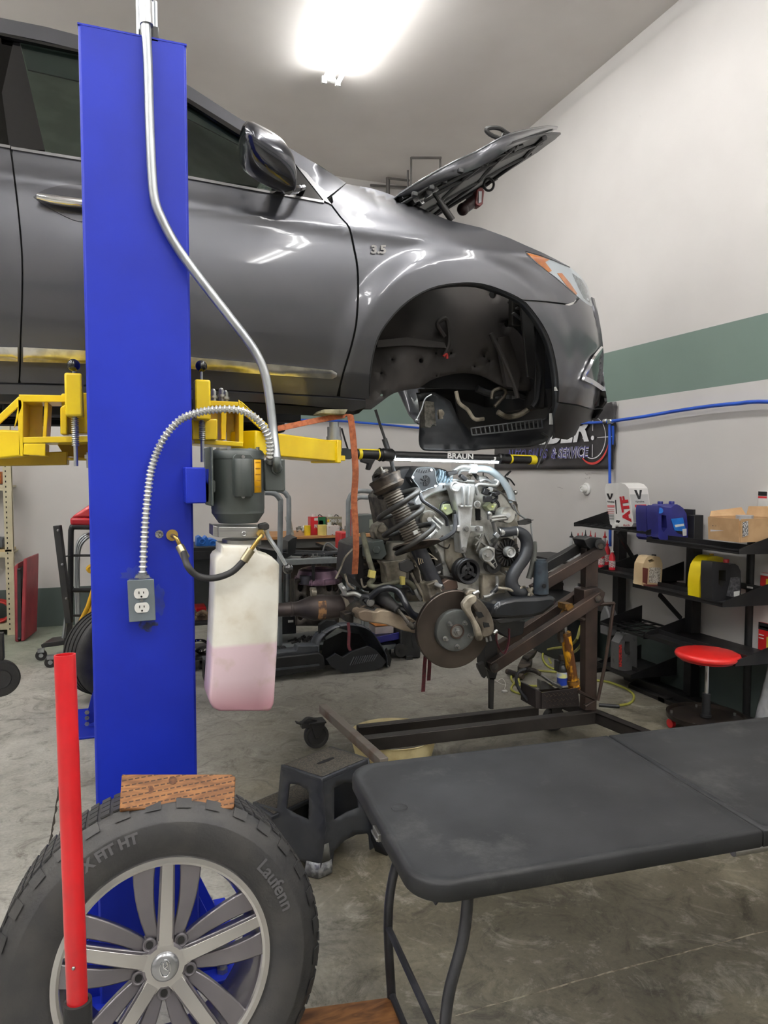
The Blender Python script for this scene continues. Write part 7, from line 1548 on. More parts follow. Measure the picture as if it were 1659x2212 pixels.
def word(body, o, x2, y2, m, bold=.0, name='lettering', parent=None, off=.002):
	"""word filling the parallelogram o (bottom left) - x2 (bottom right) - y2 (top left)"""
	vs, fs = text2d(body, .1, bold, 'LEFT', 0); x0 = min(v[0] for v in vs); x1 = max(v[0] for v in vs); y0 = min(v[1] for v in vs); y1 = max(v[1] for v in vs)
	n = (x2-o).cross(y2-o).normalized(); n = -n if n.dot(EYE-o) < 0 else n
	b = MB(); b.add([o+(x2-o)*((x-x0)/(x1-x0))+(y2-o)*((y-y0)/(y1-y0))+n*off for x, y in vs], fs); return b.build(name, m, parent or t)
word('ATF', QF(1365, 1128), QF(1356, 1071), QF(1347, 1129), M_RP, .006)
def vee(o, xd_, yd_, w, h):
	n = xd_.cross(yd_).normalized(); n = -n if n.dot(EYE-o) < 0 else n
	for pts in ([(0, 1), (.3, 1), (.55, .25), (.42, 0), (.36, 0)], [(.7, 1), (1, 1), (.62, 0), (.5, 0), (.44, .1), (.57, .4)]):
		b = MB(); b.prism([o+xd_*(x-.5)*w+yd_*y*h+n*.001 for x, y in pts], n*.001); b.build('v_emblem', M_KP, t)
vee(QF(1318, 1079), (QF(1324, 1067)-QF(1310, 1067)).normalized(), Vector((-.05, 0, 1)).normalized(), (QF(1324, 1067)-QF(1310, 1067)).length, (QF(1317, 1066)-QF(1318, 1079)).length)
word('Valvoline', QF(1312, 1085), QF(1327, 1086), QF(1312, 1081), M_KP, .002)
fq(1312, 1091, 1328, 1091, 1328, 1096, 1313, 1096, M_PK)
for i in range(6): fq(1313, 1100+i*4, 1327, 1100+i*4, 1327, 1101.3+i*4, 1313, 1101.3+i*4, M_PK if i < 3 else M_KP)
fq(1329, 1080, 1331, 1080, 1333, 1110, 1331, 1110, M_KP)
word('MaxLife', QF(1347, 1137), QF(1361, 1137), QF(1347, 1132), M_PK, .002)
sx_ = shift.normalized(); vy_ = (side_pt(0, 0)-side_pt(0, 1)).normalized()
vee(side_pt(.48, .30), sx_, vy_, shift.length*.42, .07); word('Valvoline.', side_pt(.24, .40), side_pt(.74, .40), side_pt(.24, .34), M_KP, .002)
decal('print', [side_pt(.2, .46), side_pt(.8, .46), side_pt(.8, .54), side_pt(.2, .54)], M_RP)
for i in range(5): decal('print', [side_pt(.2, .60+i*.045), side_pt(.75, .60+i*.045), side_pt(.75, .615+i*.045), side_pt(.2, .615+i*.045)], M_PK)
decal('barcode', [side_pt(.5, .82), side_pt(.85, .82), side_pt(.85, .93), side_pt(.5, .93)], M_WHT)
for i in range(7): decal('bar', [side_pt(.52+i*.045, .83), side_pt(.54+i*.045, .83), side_pt(.54+i*.045, .92), side_pt(.52+i*.045, .92)], M_KP, .0022)
c = QF(1334, 1133)+Vector((0, -.0, 0)); b = MB(); b.cyl(c, c+Vector((-.03, 0, 0)), .015); b.cyl(c+Vector((-.03, 0, .006)), c+Vector((-.035, 0, -.03)), .013); b.build('spout', M_WHT, t)
b = MB(); b.prism([QF(1332, 1123), QF(1340, 1125), QF(1337, 1130), QF(1331, 1128)], (-.002, 0, 0)); b.build('spout_hole', M_SEAM, t)
# jug builder: side outline extruded, with bevel, handle hole, cap
def jug(name, label, px, holes, X, dx, m, cap, capm, Y=None, dy=None, group=None, step=6, parts=()):
	f = (lambda u, v: W(u, v, X=X)) if Y is None else (lambda u, v: W(u, v, Y=Y))
	vec = Vector((dx, 0, 0)) if Y is None else Vector((0, dy, 0)); base = f(*max(px, key=lambda q: q[1]))
	tt = thing(name, label, 'bottle', base, group)
	o = cdt(smooth2(px+[px[0]], 2)[:-1], holes, f, step, 'body', m, tt, solid=.0, face=(-1, 0, 0) if Y is None else (0, -1, 0))
	o.modifiers.clear()
	import bmesh as B_
	me = o.data; b_ = B_.new(); b_.from_mesh(me); r_ = B_.ops.extrude_face_region(b_, geom=b_.faces[:]); B_.ops.translate(b_, verts=[e for e in r_['geom'] if isinstance(e, B_.types.BMVert)], vec=vec)
	B_.ops.recalc_face_normals(b_, faces=b_.faces); b_.to_mesh(me); b_.free(); me.set_sharp_from_angle(angle=math.radians(35))
	q = o.modifiers.new('b', 'BEVEL'); q.width = .012; q.segments = 3; q.limit_method = 'ANGLE'; q.angle_limit = math.radians(40)
	if cap:
		(u, v, r, h) = cap; c = f(u, v)+vec*.5; b = MB(); b.lathe([(0, 0), (r, 0), (r, h*.85), (r*.9, h), (0, h)], c, n=20); b.build('cap', capm, tt)
	return tt, f, vec
M_BJ = mat('blue_jug', (48, 50, 128), .35, 0, (40, 42, 112), 6, coat=.2)
for k, (du, lab_) in enumerate(((0, 'blue oil jug nearer the carton, half hidden behind its twin'), (25, 'blue oil jug with bright blue label on the upper tray'))):
	px = [(1398+du, 1092), (1404+du, 1094), (1424+du, 1097), (1433+du, 1090), (1443+du, 1092), (1458+du, 1110), (1461+du, 1164), (1455+du, 1168), (1402+du, 1167), (1398+du, 1150), (1396+du, 1105)]
	hole = [(1404+du, 1112), (1414+du, 1114), (1416+du, 1140), (1408+du, 1150), (1404+du, 1140)]
	yy = W(1428, 1165, X=3.47).y+.12-k*.13
	px = [(u, v) for u, v in px]
	tt, f, vec = jug('oil_jug', lab_, px, [hole] if k else [hole], None, 0, M_BJ, (1438+du, 1092, .019, .028), mat('blue_cap', (36, 40, 120), .35), Y=yy, dy=.11)
	b = MB(); b.cyl(W(1401+du, 1103, Y=yy-.004), W(1401+du, 1103, Y=yy+.004), .02); b.prism([W(u, v, Y=yy-.001) for u, v in [(1424+du, 1121), (1450+du, 1118), (1457+du, 1148), (1432+du, 1146)]], (0, -.0015, 0)); lb_ = b.build('label', mat('label_blue', (30, 122, 210), .35, 0, (24, 100, 190), 12), tt)
	b = MB(); b.prism([W(u, v, Y=yy-.003) for u, v in [(1432+du, 1134), (1452+du, 1131), (1453+du, 1136), (1434+du, 1139)]], (0, -.0005, 0)); b.prism([W(u, v, Y=yy-.003) for u, v in [(1449+du, 1143), (1458+du, 1142), (1458+du, 1157), (1450+du, 1158)]], (0, -.0005, 0)); b.build('label_print', M_WHT, lb_)
	b = MB(); b.prism([W(u, v, Y=yy-.001) for u, v in [(1434+du, 1146), (1457+du, 1148), (1458+du, 1158), (1440+du, 1152)]], (0, -.001, 0)); b.build('dark_label', mat('label_dark', (40, 36, 42), .4), lb_)
# black boards behind jugs
b = MB(); b.box2((3.74, UY[1]+.02, W(1490, 1170, X=3.74).z-.0), (3.76, UY[1]+.17, W(1485, 1100, X=3.74).z)); tag(b.build('black_board', M_BLK), 'black board leaning upright against the wall behind the blue jugs', 'board')
# cardboard box with flaps
t = thing('cardboard_box', 'open brown cardboard box with a printed label on the upper tray', 'box', W(1590, 1168, X=3.5))
M_CB = mat('cardboard', (192, 158, 118), .7, 0, (176, 142, 102), 8);
b0_ = [W(1531, 1165, X=3.44), W(1598, 1171, X=3.44)]; zb_ = (b0_[0].z+b0_[1].z)/2; y1_ = b0_[0].y; y0_ = b0_[1].y; zt_ = W(1560, 1118, X=3.44).z
def boxface(name, a, c, d, e, m=M_CB): b = MB(); n = (c-a).cross(d-a).normalized()*.004; b.prism([a, c, d, e], n); return b.build(name, m, t)
xa_, xb_ = 3.44, 3.74; boxface('side_wall', Vector((xa_, y1_, zb_)), Vector((xa_, y0_, zb_)), Vector((xa_-.008, y0_, zt_)), Vector((xa_-.008, y1_, zt_)))
boxface('side_wall', Vector((xa_, y0_, zb_)), Vector((xb_, y0_, zb_)), Vector((xb_, y0_-.01, zt_)), Vector((xa_-.008, y0_-.01, zt_))); boxface('side_wall', Vector((xa_, y1_, zb_)), Vector((xb_, y1_, zb_)), Vector((xb_, y1_, zt_)), Vector((xa_, y1_, zt_))); boxface('side_wall', Vector((xb_, y0_, zb_)), Vector((xb_, y1_, zb_)), Vector((xb_, y1_, zt_)), Vector((xb_, y0_, zt_))); boxface('bottom', Vector((xa_, y0_, zb_)), Vector((xb_, y0_, zb_)), Vector((xb_, y1_, zb_)), Vector((xa_, y1_, zb_)))
boxface('flap', Vector((xb_, y0_, zt_)), Vector((xb_, y1_, zt_)), Vector((xb_+.02, y1_, zt_+.06)), Vector((xb_+.02, y0_, zt_+.07))); boxface('flap', Vector((xa_, y1_, zt_)), Vector((xb_, y1_, zt_)), Vector((xb_, y1_+.04, zt_+.05)), Vector((xa_+.05, y1_+.04, zt_+.03)))
XB = xa_-.006
for nm, pts, m in (('label', [(1535, 1123), (1576, 1124), (1576, 1146), (1535, 1148)], mat('label_lilac', (206, 204, 212), .5)),):
	b = MB(); b.prism([W(u, v, X=XB) for u, v in pts], (-.0015, 0, 0)); L1 = b.build(nm, m, t)
for i, c_ in enumerate(((60, 50, 60), (50, 46, 60), (90, 40, 50), (190, 80, 60), (170, 170, 60), (210, 80, 50))):
	c = W(1540+i*6.2, 1134, X=XB-.002); b = MB(); b.cyl(c, c-Vector((.001, 0, 0)), .008, n=8); b.build('icon', mat('icon_%d' % i, c_, .5), L1)
b = MB(); b.prism([W(1604+dx_, v, Y=y0_-.012) for dx_, v in ((0, 1128), (12, 1125), (12, 1156), (0, 1160))], (0, -.0015, 0)); b.build('shipping_label', mat('label_white', (206, 206, 206), .5, 0, (90, 90, 92), 140, lo=.5, hi=.55), t)
b = MB(); b.cyl((3.6, (y0_+y1_)/2, zt_-.02), (3.6, (y0_+y1_)/2, zt_+.012), .05); b.build('packed_roll', mat('grey_roll', (176, 178, 180), .4), t)
# amber jug, yellow jug, black jug on the middle tray
yj = W(1410, 1268, X=3.46).y
tt, f, vec = jug('fluid_jug', 'translucent jug of red-brown fluid with a black cap on the middle tray', [(1391, 1216), (1396, 1206), (1404, 1201), (1424, 1203), (1430, 1216), (1431, 1222), (1428, 1266), (1422, 1270), (1390, 1266), (1387, 1258), (1389, 1222)], [[(1400, 1210), (1408, 1207), (1414, 1212), (1404, 1217)]], None, 0, mat('amber_jug', (206, 186, 150), .3, 0, (190, 166, 130), 5), (1422, 1204, .016, .016), M_BLK, Y=yj, dy=.09)
b = MB(); b.prism([W(u, v, Y=yj-.002) for u, v in [(1403, 1226), (1427, 1226), (1425, 1261), (1401, 1258)]], (0, -.001, 0)); b.build('label', mat('label_text', (196, 190, 180), .5, 0, (130, 122, 112), 150, lo=.45, hi=.5), tt)
b = MB(); b.prism([W(u, v, Y=yj-.001) for u, v in [(1388, 1226), (1400, 1228), (1398, 1262), (1388, 1258)]], (0, -.001, 0)); b.prism([W(u, v, Y=yj-.001) for u, v in [(1389, 1262), (1428, 1263), (1426, 1268), (1390, 1266)]], (0, -.001, 0)); b.build('fluid_level', mat('red_brown_fluid', (110, 62, 56), .3), tt)
yy_ = W(1530, 1293, X=3.46).y
jug('oil_jug', 'bright yellow oil jug on the middle tray beside the black jug', [(1513, 1240), (1517, 1222), (1528, 1206), (1540, 1201), (1556, 1203), (1566, 1214), (1566, 1290), (1560, 1298), (1516, 1297), (1511, 1288), (1511, 1255)], [[(1532, 1216), (1541, 1214), (1543, 1222), (1536, 1240), (1530, 1232)]], None, 0, mat('yellow_jug', (238, 216, 28), .35, 0, (226, 200, 20), 4), (1550, 1203, .013, .016), mat('yellow_cap', (230, 190, 26), .4), Y=yy_+.02, dy=.10)
M_JB = mat('black_jug_plastic', (30, 30, 32), .35, 0, (38, 38, 40), 6)
yb_ = yy_-.10
tt, f, vec = jug('oil_jug', 'black oil jug with red cap on the middle tray', [(1541, 1214), (1560, 1215), (1575, 1220), (1588, 1218), (1600, 1234), (1600, 1285), (1592, 1296), (1545, 1300), (1538, 1296), (1538, 1222)], [[(1553, 1232), (1568, 1232), (1568, 1255), (1560, 1268), (1552, 1262)]], None, 0, M_JB, (1581, 1217, .018, .022), M_RED, Y=yb_, dy=.09)
b = MB(); b.prism([W(u, v, Y=yb_-.002) for u, v in [(1578, 1248), (1598, 1246), (1598, 1286), (1568, 1291)]], (0, -.001, 0)); b.build('label', mat('grey_label', (84, 84, 88), .5, 0, (48, 48, 50), 60), tt)
b = MB(); b.prism([W(u, v, Y=yb_-.004) for u, v in [(1585, 1278), (1598, 1276), (1597, 1287), (1585, 1289)]], (0, -.0005, 0)); b.build('barcode', M_WHT, tt)
# dark jug on the low tray, left
yl = W(1358, 1450, X=3.45).y
tt, f, vec = jug('oil_jug', 'scuffed black oil jug with red label on the lowest left tray', [(1337, 1390), (1345, 1378), (1350, 1370), (1374, 1372), (1376, 1380), (1376, 1448), (1370, 1454), (1340, 1448), (1336, 1442)], [[(1350, 1386), (1360, 1386), (1361, 1415), (1352, 1418), (1348, 1402)]], None, 0, mat('scuffed_black', (52, 52, 54), .5, 0, (84, 84, 84), 14, lo=.55, hi=.7), (1353, 1371, .016, .014), M_BLK, Y=yl, dy=.09)
b = MB(); b.prism([W(u, v, Y=yl-.002) for u, v in [(1337, 1394), (1343, 1392), (1343, 1440), (1337, 1440)]], (0, -.001, 0)); b.build('label', mat('red_label', (190, 56, 50), .4, 0, (90, 40, 40), 60), tt)
# red additive bottles and pointed squeeze bottles on the left shelf
zs = Z3[0]
M_RB = mat('red_bottle', (206, 36, 50), .35)
def bottle(label, u, v, h, r, m, tip, x=3.52, name='additive_bottle', group='red additive bottles', cat='bottle', cone=True, label_m=None):
	p = W(u, v, X=x); z0 = zs+.002; tt = thing(name, label, cat, (p.x, p.y, z0), group)
	b = MB(); b.lathe([(0, 0), (r, 0), (r*1.02, h*.03), (r, h*.6), (r*.35, h*.78), (r*.33, h*.82)] if cone else [(0, 0), (r, 0), (r, h*.1), (r*.16, h*.86)], (p.x, p.y, z0), n=18); b.build('body', m, tt)
	b = MB(); b.lathe([(r*.5, h*.80), (r*.5, h*.84), (r*.25, h*.86), (0.002, h)], (p.x, p.y, z0), n=14); b.build('nozzle', tip, tt)
	if label_m: b = MB(); b.lathe([(r*1.03, h*.12), (r*1.03, h*.42)], (p.x, p.y, z0), (0, 0, 1), 14); b.build('label', label_m, tt)
	return tt
M_LBW = mat('white_label', (214, 212, 208), .5, 0, (150, 120, 120), 120, lo=.45, hi=.55)
bottle('red bottle with white label beside the hoist arm head on the left shelf', 1299, 1225, .17, .024, M_RB, M_WHT, label_m=M_LBW)
bottle('red bottle with white nozzle nearest the shelf upright', 1322, 1228, .17, .024, M_RB, M_WHT, x=3.5, label_m=M_LBW)
bottle('red bottle set back between its two neighbours on the left shelf', 1311, 1225, .20, .024, M_RB, M_RED, x=3.66, label_m=M_LBW)
M_SQ = mat('clear_grey_bottle', (196, 198, 198), .3, 0, (170, 172, 172), 10)
for i, (u, m2, hh_, rr2, x_, nm) in enumerate([(1234, M_BLK, .25, .034, 3.52, 'leftmost cone-topped squeeze bottle with a black tip'), (1248, M_RED, .25, .034, 3.50, 'squeeze bottle with a large red tip, second from the left'), (1257, M_RED, .24, .02, 3.64, 'squeeze bottle with a thin red tip, third from the left'), (1264, M_BLK, .26, .02, 3.66, 'squeeze bottle with a thin black tip, fourth from the left'), (1275, M_RED, .26, .02, 3.66, 'squeeze bottle with a red tip above the hoist arm head'), (1285, M_RED, .25, .02, 3.66, 'squeeze bottle with a red tip right of the hoist arm head'), (1306, M_RED, .27, .03, 3.66, 'rightmost squeeze bottle with red tip next to the blue pipe')]):
	bottle(nm, u, 1200, hh_, rr2, M_SQ, m2, x=x_, name='squeeze_bottle', group='squeeze bottles behind the hoist arm', cone=False)
b = MB(); b.box2((3.45, Z3[2], Z3[0]-.02), (XW-.05, 5.75, Z3[0])); tag(b.build('shelf_board', M_BLK), 'black shelf board behind the hoist arm carrying the squeeze bottles', 'shelf')
# silver/grey oil bottles low behind the arm
for (u, v, lab_, m_) in ((1244, 1300, 'silver oil bottle behind the lower hoist arm', mat('silver_bottle', (176, 178, 180), .35, .3)), (1306, 1345, 'grey jug beside the hoist mast on the wire shelf', mat('grey_jug', (108, 108, 110), .4))):
	p = W(u, v, X=3.5); tt = thing('oil_bottle', lab_, 'bottle', (p.x, p.y, p.z-.1), 'bottles low behind the hoist')
	b = MB(); b.prism([Vector((p.x, p.y, p.z))+Vector((0, a, c)) for a, c in ((-.05, -.1), (.06, -.1), (.06, .06), (.02, .13), (-.01, .13), (-.05, .07))], (.08, 0, 0)); b.build('body', m_, tt, bev=.012)
	b = MB(); b.cyl((p.x+.04, p.y+.005, p.z+.125), (p.x+.04, p.y+.005, p.z+.15), .018); b.build('cap', M_BLK, tt)
b = MB(); b.box2((3.38, 4.95, .5-.0), (XW-.04, 5.75, .515)); b.box2((3.4, 4.92, 0), (3.44, 4.96, .5)); b.box2((3.4, 5.7, 0), (3.44, 5.74, .5)); tag(b.build('low_shelf', M_BLK), 'low black shelf behind the hoist mast', 'shelf')
b = MB(); b.box2((3.42, 5.0, .0), (3.76, 5.5, .40)); tag(b.build('black_bin', mat('bin_black', (34, 38, 38), .5), bev=.02), 'dark plastic bin on the floor behind the hoist mast', 'bin')
# ---- plastic shelf unit at the right edge ----
XP = 3.30
pr_ = thing('plastic_shelf', 'black plastic shelf unit with price tags at the right edge', 'shelf unit', W(1640, 1560, Z=0))
qa = W(1614, 1545, Z=0); XPp = qa.x; YP = qa.y
z_top = W(1620, 1112, X=XPp).z
b = MB(); b.cyl((XPp, YP, 0), (XPp, YP, z_top), .030, n=20); b.build('post', M_BLK, pr_)
b = MB(); b.cyl((XPp, YP-.75, 0), (XPp, YP-.75, z_top), .030, n=20); b.build('post', M_BLK, pr_)
for v0, v1 in ((1106, 1130), (1252, 1278), (1398, 1424), (1545, 1570)):
	zc = W(1616, (v0+v1)/2, X=XPp).z; hh_ = .05
	b = MB(); b.box2((XPp-.05, YP-.8, zc-.02), (XW-.03, YP+.05, zc+.02)); sh_ = b.build('shelf', M_BLK, pr_, bev=.008)
	for k in range(5):
		yq = YP-.04-k*.10; b = MB(); b.box((XPp-.052, yq, zc), (.003, .045, .012)); b.build('price_tag', M_WHT, sh_)
	if v0 == 1106: ZP1 = zc+.02
	elif v0 == 1252: ZP2 = zc+.02
	elif v0 == 1398: ZP3 = zc+.02
# goods on it
def carton(label, u0, v0, u1, v1, x, d, m, z0, name='parts_box', cat='box', group='boxes on the plastic shelf', extra=None):
	a = W(u0, v1, X=x); c = W(u1, v1, X=x); ht = W(u0, v0, X=x).z-W(u0, v1, X=x).z
	tt = thing(name, label, cat, (x+d/2, (a.y+c.y)/2, z0), group); b = MB(); b.box2((x, c.y, z0), (x+d, a.y, z0+ht)); b.build('carton', m, tt, bev=.002)
	if extra:
		for (f0, f1, g0, g1, mm) in extra: b = MB(); b.box2((x-.001, a.y+(c.y-a.y)*f0, z0+ht*g0), (x, a.y+(c.y-a.y)*f1, z0+ht*g1)); b.build('print', mm, tt)
	return tt
MW = M_WHT;
carton('tall white and black carton standing on top of the plastic shelf', 1637, 1050, 1656, 1102, XPp-.02, .1, MW, ZP1, extra=[(0, 1, .82, 1, M_KP), (0, 1, .72, .80, M_RP), (.3, .6, .1, .2, M_KP)])
carton('cream carton behind the tall white one on top of the plastic shelf', 1654, 1052, 1680, 1100, XPp+.05, .1, mat('cream_carton', (232, 222, 190), .5), ZP1)
carton('white and navy filter box on the second plastic shelf', 1628, 1222, 1650, 1252, XPp+.0, .1, MW, ZP2, extra=[(0, 1, .2, .6, mat('navy_print', (40, 40, 100), .5))])
carton('red and yellow filter box on the second plastic shelf', 1642, 1226, 1668, 1254, XPp-.03, .1, mat('red_carton', (204, 44, 44), .45), ZP2, extra=[(.5, 1, .1, .6, mat('yellow_print', (232, 208, 60), .5)), (0, 1, .82, 1, M_WHT)])
carton('brown carton lying on the filter boxes', 1646, 1214, 1672, 1222, XPp+.02, .1, mat('brown_carton', (150, 130, 116), .6), ZP2+.082)
carton('dark red oil can standing behind on the third plastic shelf', 1632, 1316, 1655, 1394, XPp+.04, .1, mat('dark_red_tin', (112, 30, 36), .4), ZP3, extra=[(0, 1, .9, 1, M_KP), (0, 1, .4, .46, M_KP), (0, 1, .55, .6, M_WHT)])
carton('bright red oil can with white print on the third plastic shelf', 1637, 1330, 1668, 1400, XPp-.02, .1, mat('bright_red_tin', (214, 36, 40), .35), ZP3, extra=[(0, 1, .78, 1, M_KP), (.1, 1, .84, .9, M_WHT), (0, 1, .0, .07, M_KP), (.05, .4, .6, .63, M_WHT), (.05, .4, .5, .53, M_WHT), (.6, 1, .25, .6, mat('gold_print', (220, 200, 80), .5))])
# crumpled clear plastic sheet
b = MB(); g = []; rnd = random.Random(5); n1, n2 = 14, 16
A_, B_, C_ = W(1668, 1400, X=XPp-.12), W(1622, 1575, X=XPp-.2), W(1700, 1590, X=XPp-.35)
for i in range(n1+1):
	for j in range(n2+1):
		t1, t2 = i/n1, j/n2; p = A_.lerp(B_.lerp(C_+(C_-B_)*1.5, t2), t1**.8)+Vector((rnd.uniform(-.012, .012), rnd.uniform(-.01, .01), 0))*t1+Vector((-.05*math.sin(t2*7)*t1, 0, 0)); g.append(p)
b.add(g, [(i*(n2+1)+j, (i+1)*(n2+1)+j, (i+1)*(n2+1)+j+1, i*(n2+1)+j+1) for i in range(n1) for j in range(n2)])
tag(b.build('plastic_sheet', mat('milky_film', (206, 208, 210), .25, 0, (182, 184, 188), 12, coat=.3), ang=25, solid=.001), 'crumpled milky plastic sheet draped in front of the plastic shelf', 'plastic sheet')
# ---- red swivel stool ----
t = thing('swivel_stool', 'round red padded stool on a black wheeled tray base', 'stool', W(1525, 1545, Z=.1))
sc_ = W(1525, 1548, Z=.10); sx0, sy0 = sc_.x, sc_.y; zc = W(1524, 1415, Y=sy0).z; rs = (W(1578, 1415, Y=sy0)-W(1471, 1415, Y=sy0)).length/2*.97
b = MB(); b.lathe([(0, zc-.022), (rs*.9, zc-.022), (rs*.98, zc-.012), (rs, zc), (rs*.97, zc+.014), (rs*.85, zc+.020), (0, zc+.024)], (sx0, sy0, 0), n=48); b.build('seat', mat('red_vinyl', (222, 44, 40), .32, 0, (210, 36, 34), 6, coat=.3), t, ang=60)
b = MB(); b.lathe([(0, zc-.03), (rs*.86, zc-.03), (rs*.9, zc-.02)], (sx0, sy0, 0), n=40); b.build('seat_pan', M_RED, t)
b = MB(); b.cyl((sx0, sy0, .22), (sx0, sy0, zc-.03), .012); b.build('screw_post', M_CHR, t); b = MB(); b.cyl((sx0, sy0, .11), (sx0, sy0, .245), .026, .024); b.cyl((sx0, sy0, .10), (sx0, sy0, .118), .032); b.build('sleeve', M_BLK, t)
b = MB(); b.tube([(sx0, sy0, zc-.035), (sx0-.06, sy0-.03, zc-.04), (sx0-.1, sy0-.04, zc-.05)], .006, 8); b.build('height_lever', M_BLKM, t)
rb_ = rs*1.22
b = MB(); b.lathe([(0, .095), (rb_*.96, .095), (rb_*.97, .115), (rb_, .117), (rb_, .09), (0, .088)], (sx0, sy0, 0), n=56); b.build('tray_base', mat('tray_black', (40, 36, 34), .35, .5, (58, 50, 44), 9), t, ang=40)
for k in range(5):
	a = k*2*math.pi/5+3.6; p = Vector((sx0+rb_*.86*math.cos(a), sy0+rb_*.86*math.sin(a), 0)); b = MB(); b.cyl(p+Vector((0, 0, .095)), p+Vector((0, 0, .11)), .008, n=8); b.cyl(p+Vector((0, 0, .055)), p+Vector((0, 0, .09)), .010); b.box(p+Vector((0, 0, .055)), (.02, .03, .03)); cs = b.build('castor', M_STEEL, t)
	b = MB(); b.cyl(p+Vector((-.012, -.0, .028)), p+Vector((.012, 0, .028)), .028, n=20); b.build('castor_wheel', M_RED, cs)
# ================= left and back of the shop =================
def B(u, v, y): return W(u, v, Y=y)
# ---- beige slotted-angle shelving at the left edge ----
t = thing('slotted_shelf', 'beige slotted steel shelving at the far left edge', 'shelf rack', W(20, 1370, Z=0))
M_BG = mat('beige_enamel', (196, 188, 158), .45, 0, (182, 174, 146), 6)
ys = W(20, 1372, Z=0).y; x0 = B(11, 1200, ys).x; x1 = B(30, 1200, ys).x; zt_ = B(20, 990, ys).z
b = MB(); b.box2((x0, ys, 0), (x1, ys+.004, 2.3)); b.box2((x1-.004, ys, 0), (x1, ys+.06, 2.3)); b.build('upright', M_BG, t)
b = MB(); b.box2((x0, ys+.5, 0), (x1, ys+.504, 2.3)); b.build('upright', M_BG, t)
b = MB()
z = .06
while z < 1.75: b.box(((x0+x1)/2-.015, ys-.0005, z), (.010, .002, .018)); b.box(((x0+x1)/2+.012, ys-.0005, z), (.010, .002, .018)) if False else None; z += .05
b.build('slot_holes', M_SEAM, t)
for v in (1052, 1196, 1352):
	z = B(20, v, ys).z; b = MB(); b.box2((x1-1.3, ys+.0, z-.035), (x1, ys+.006, z+.02)); b.box2((x1-1.3, ys, z-.005), (x1, ys+.5, z+.012)); b.build('shelf', M_BG, t)
	if v == 1196: b = MB(); b.box2((x1-1.3, ys-.0, z+.02), (x1-.02, ys+.5, z+.04)); b.build('chipboard', mat('chipboard', (196, 172, 128), .7), t)
for v0, nm, lab_, c in ((1050, 'orange_case', 'small orange tool case on the upper beige shelf', (206, 120, 60)), (1194, 'grey_casting', 'grey casting lying on the middle beige shelf', (90, 94, 98))):
	z = B(5, v0, ys).z+.02; b = MB(); b.box2((x0-.16, ys+.05, z+(.02 if v0 == 1194 else 0)), (x0-.02, ys+.25, z+.12)); tag(b.build(nm, mat(nm, c, .5), bev=.012), lab_, 'tool case' if v0 == 1050 else 'casting')
p = B(4, 1330, ys+.15); t = thing('cable_reel', 'coil of red cord on the bottom beige shelf', 'cable reel', (p.x-.02, p.y, B(20, 1352, ys).z+.012))
b = MB()
for i in range(6): b.torus((p.x-.02, p.y-.06+i*.022, B(20, 1352, ys).z+.13), (0, 1, 0), .10, .012, 28, 8)
b.build('red_cord', mat('red_cord', (178, 42, 36), .5), t)
# ---- folded red creeper against the wall ----
t = thing('creeper_board', 'faded red padded creeper folded and stood on edge by the beige shelf', 'creeper', W(50, 1385, Z=0))
yc = W(50, 1386, Z=0).y; M_CRP = mat('faded_red', (150, 54, 60), .5, 0, (130, 44, 52), 6)
a, c, d, e = B(34, 1386, yc), B(48, 1388, yc), B(46, 1208, yc), B(37, 1212, yc)
b = MB(); b.prism([B(32, 1386, yc), B(41, 1388, yc), B(39, 1216, yc), B(30, 1224, yc)], (.04, .42, 0)); b.build('board', M_CRP, t, bev=.01)
b = MB(); b.prism([B(44, 1386, yc), B(54, 1384, yc), B(58, 1205, yc), B(50, 1208, yc)], (.06, .42, 0)); b.build('board', M_CRP, t, bev=.01)
b = MB(); b.prism([B(38, 1380, yc), B(46, 1380, yc), B(44, 1228, yc), B(37, 1228, yc)], (0, .3, 0)); b.build('inner_pad', M_BLK, t)
for v in (1230, 1380): MB().cyl(B(38, v, yc-.01), B(44, v, yc-.01), .012).build('castor', M_BLK, t)
# ---- black wheel at the left edge ----
c = W(2, 1468, d=3.6); t = thing('trolley_wheel', 'small black rubber wheel of a trolley at the far left edge', 'wheel', W(2, 1510, d=3.6))
b = MB(); b.lathe([(0, 0), (.03, 0), (.045, -.004), (.050, .004), (.085, .004), (.092, .012), (.092, .05), (.085, .06), (0, .06)], c, (-.25, .97, 0), 36); b.build('tyre', M_RUB, t, ang=40)
b = MB(); b.box(c+Vector((-.05, .05, .16)), (.12, .05, .14)); b.build('fork', M_BLKM, t, bev=.004)
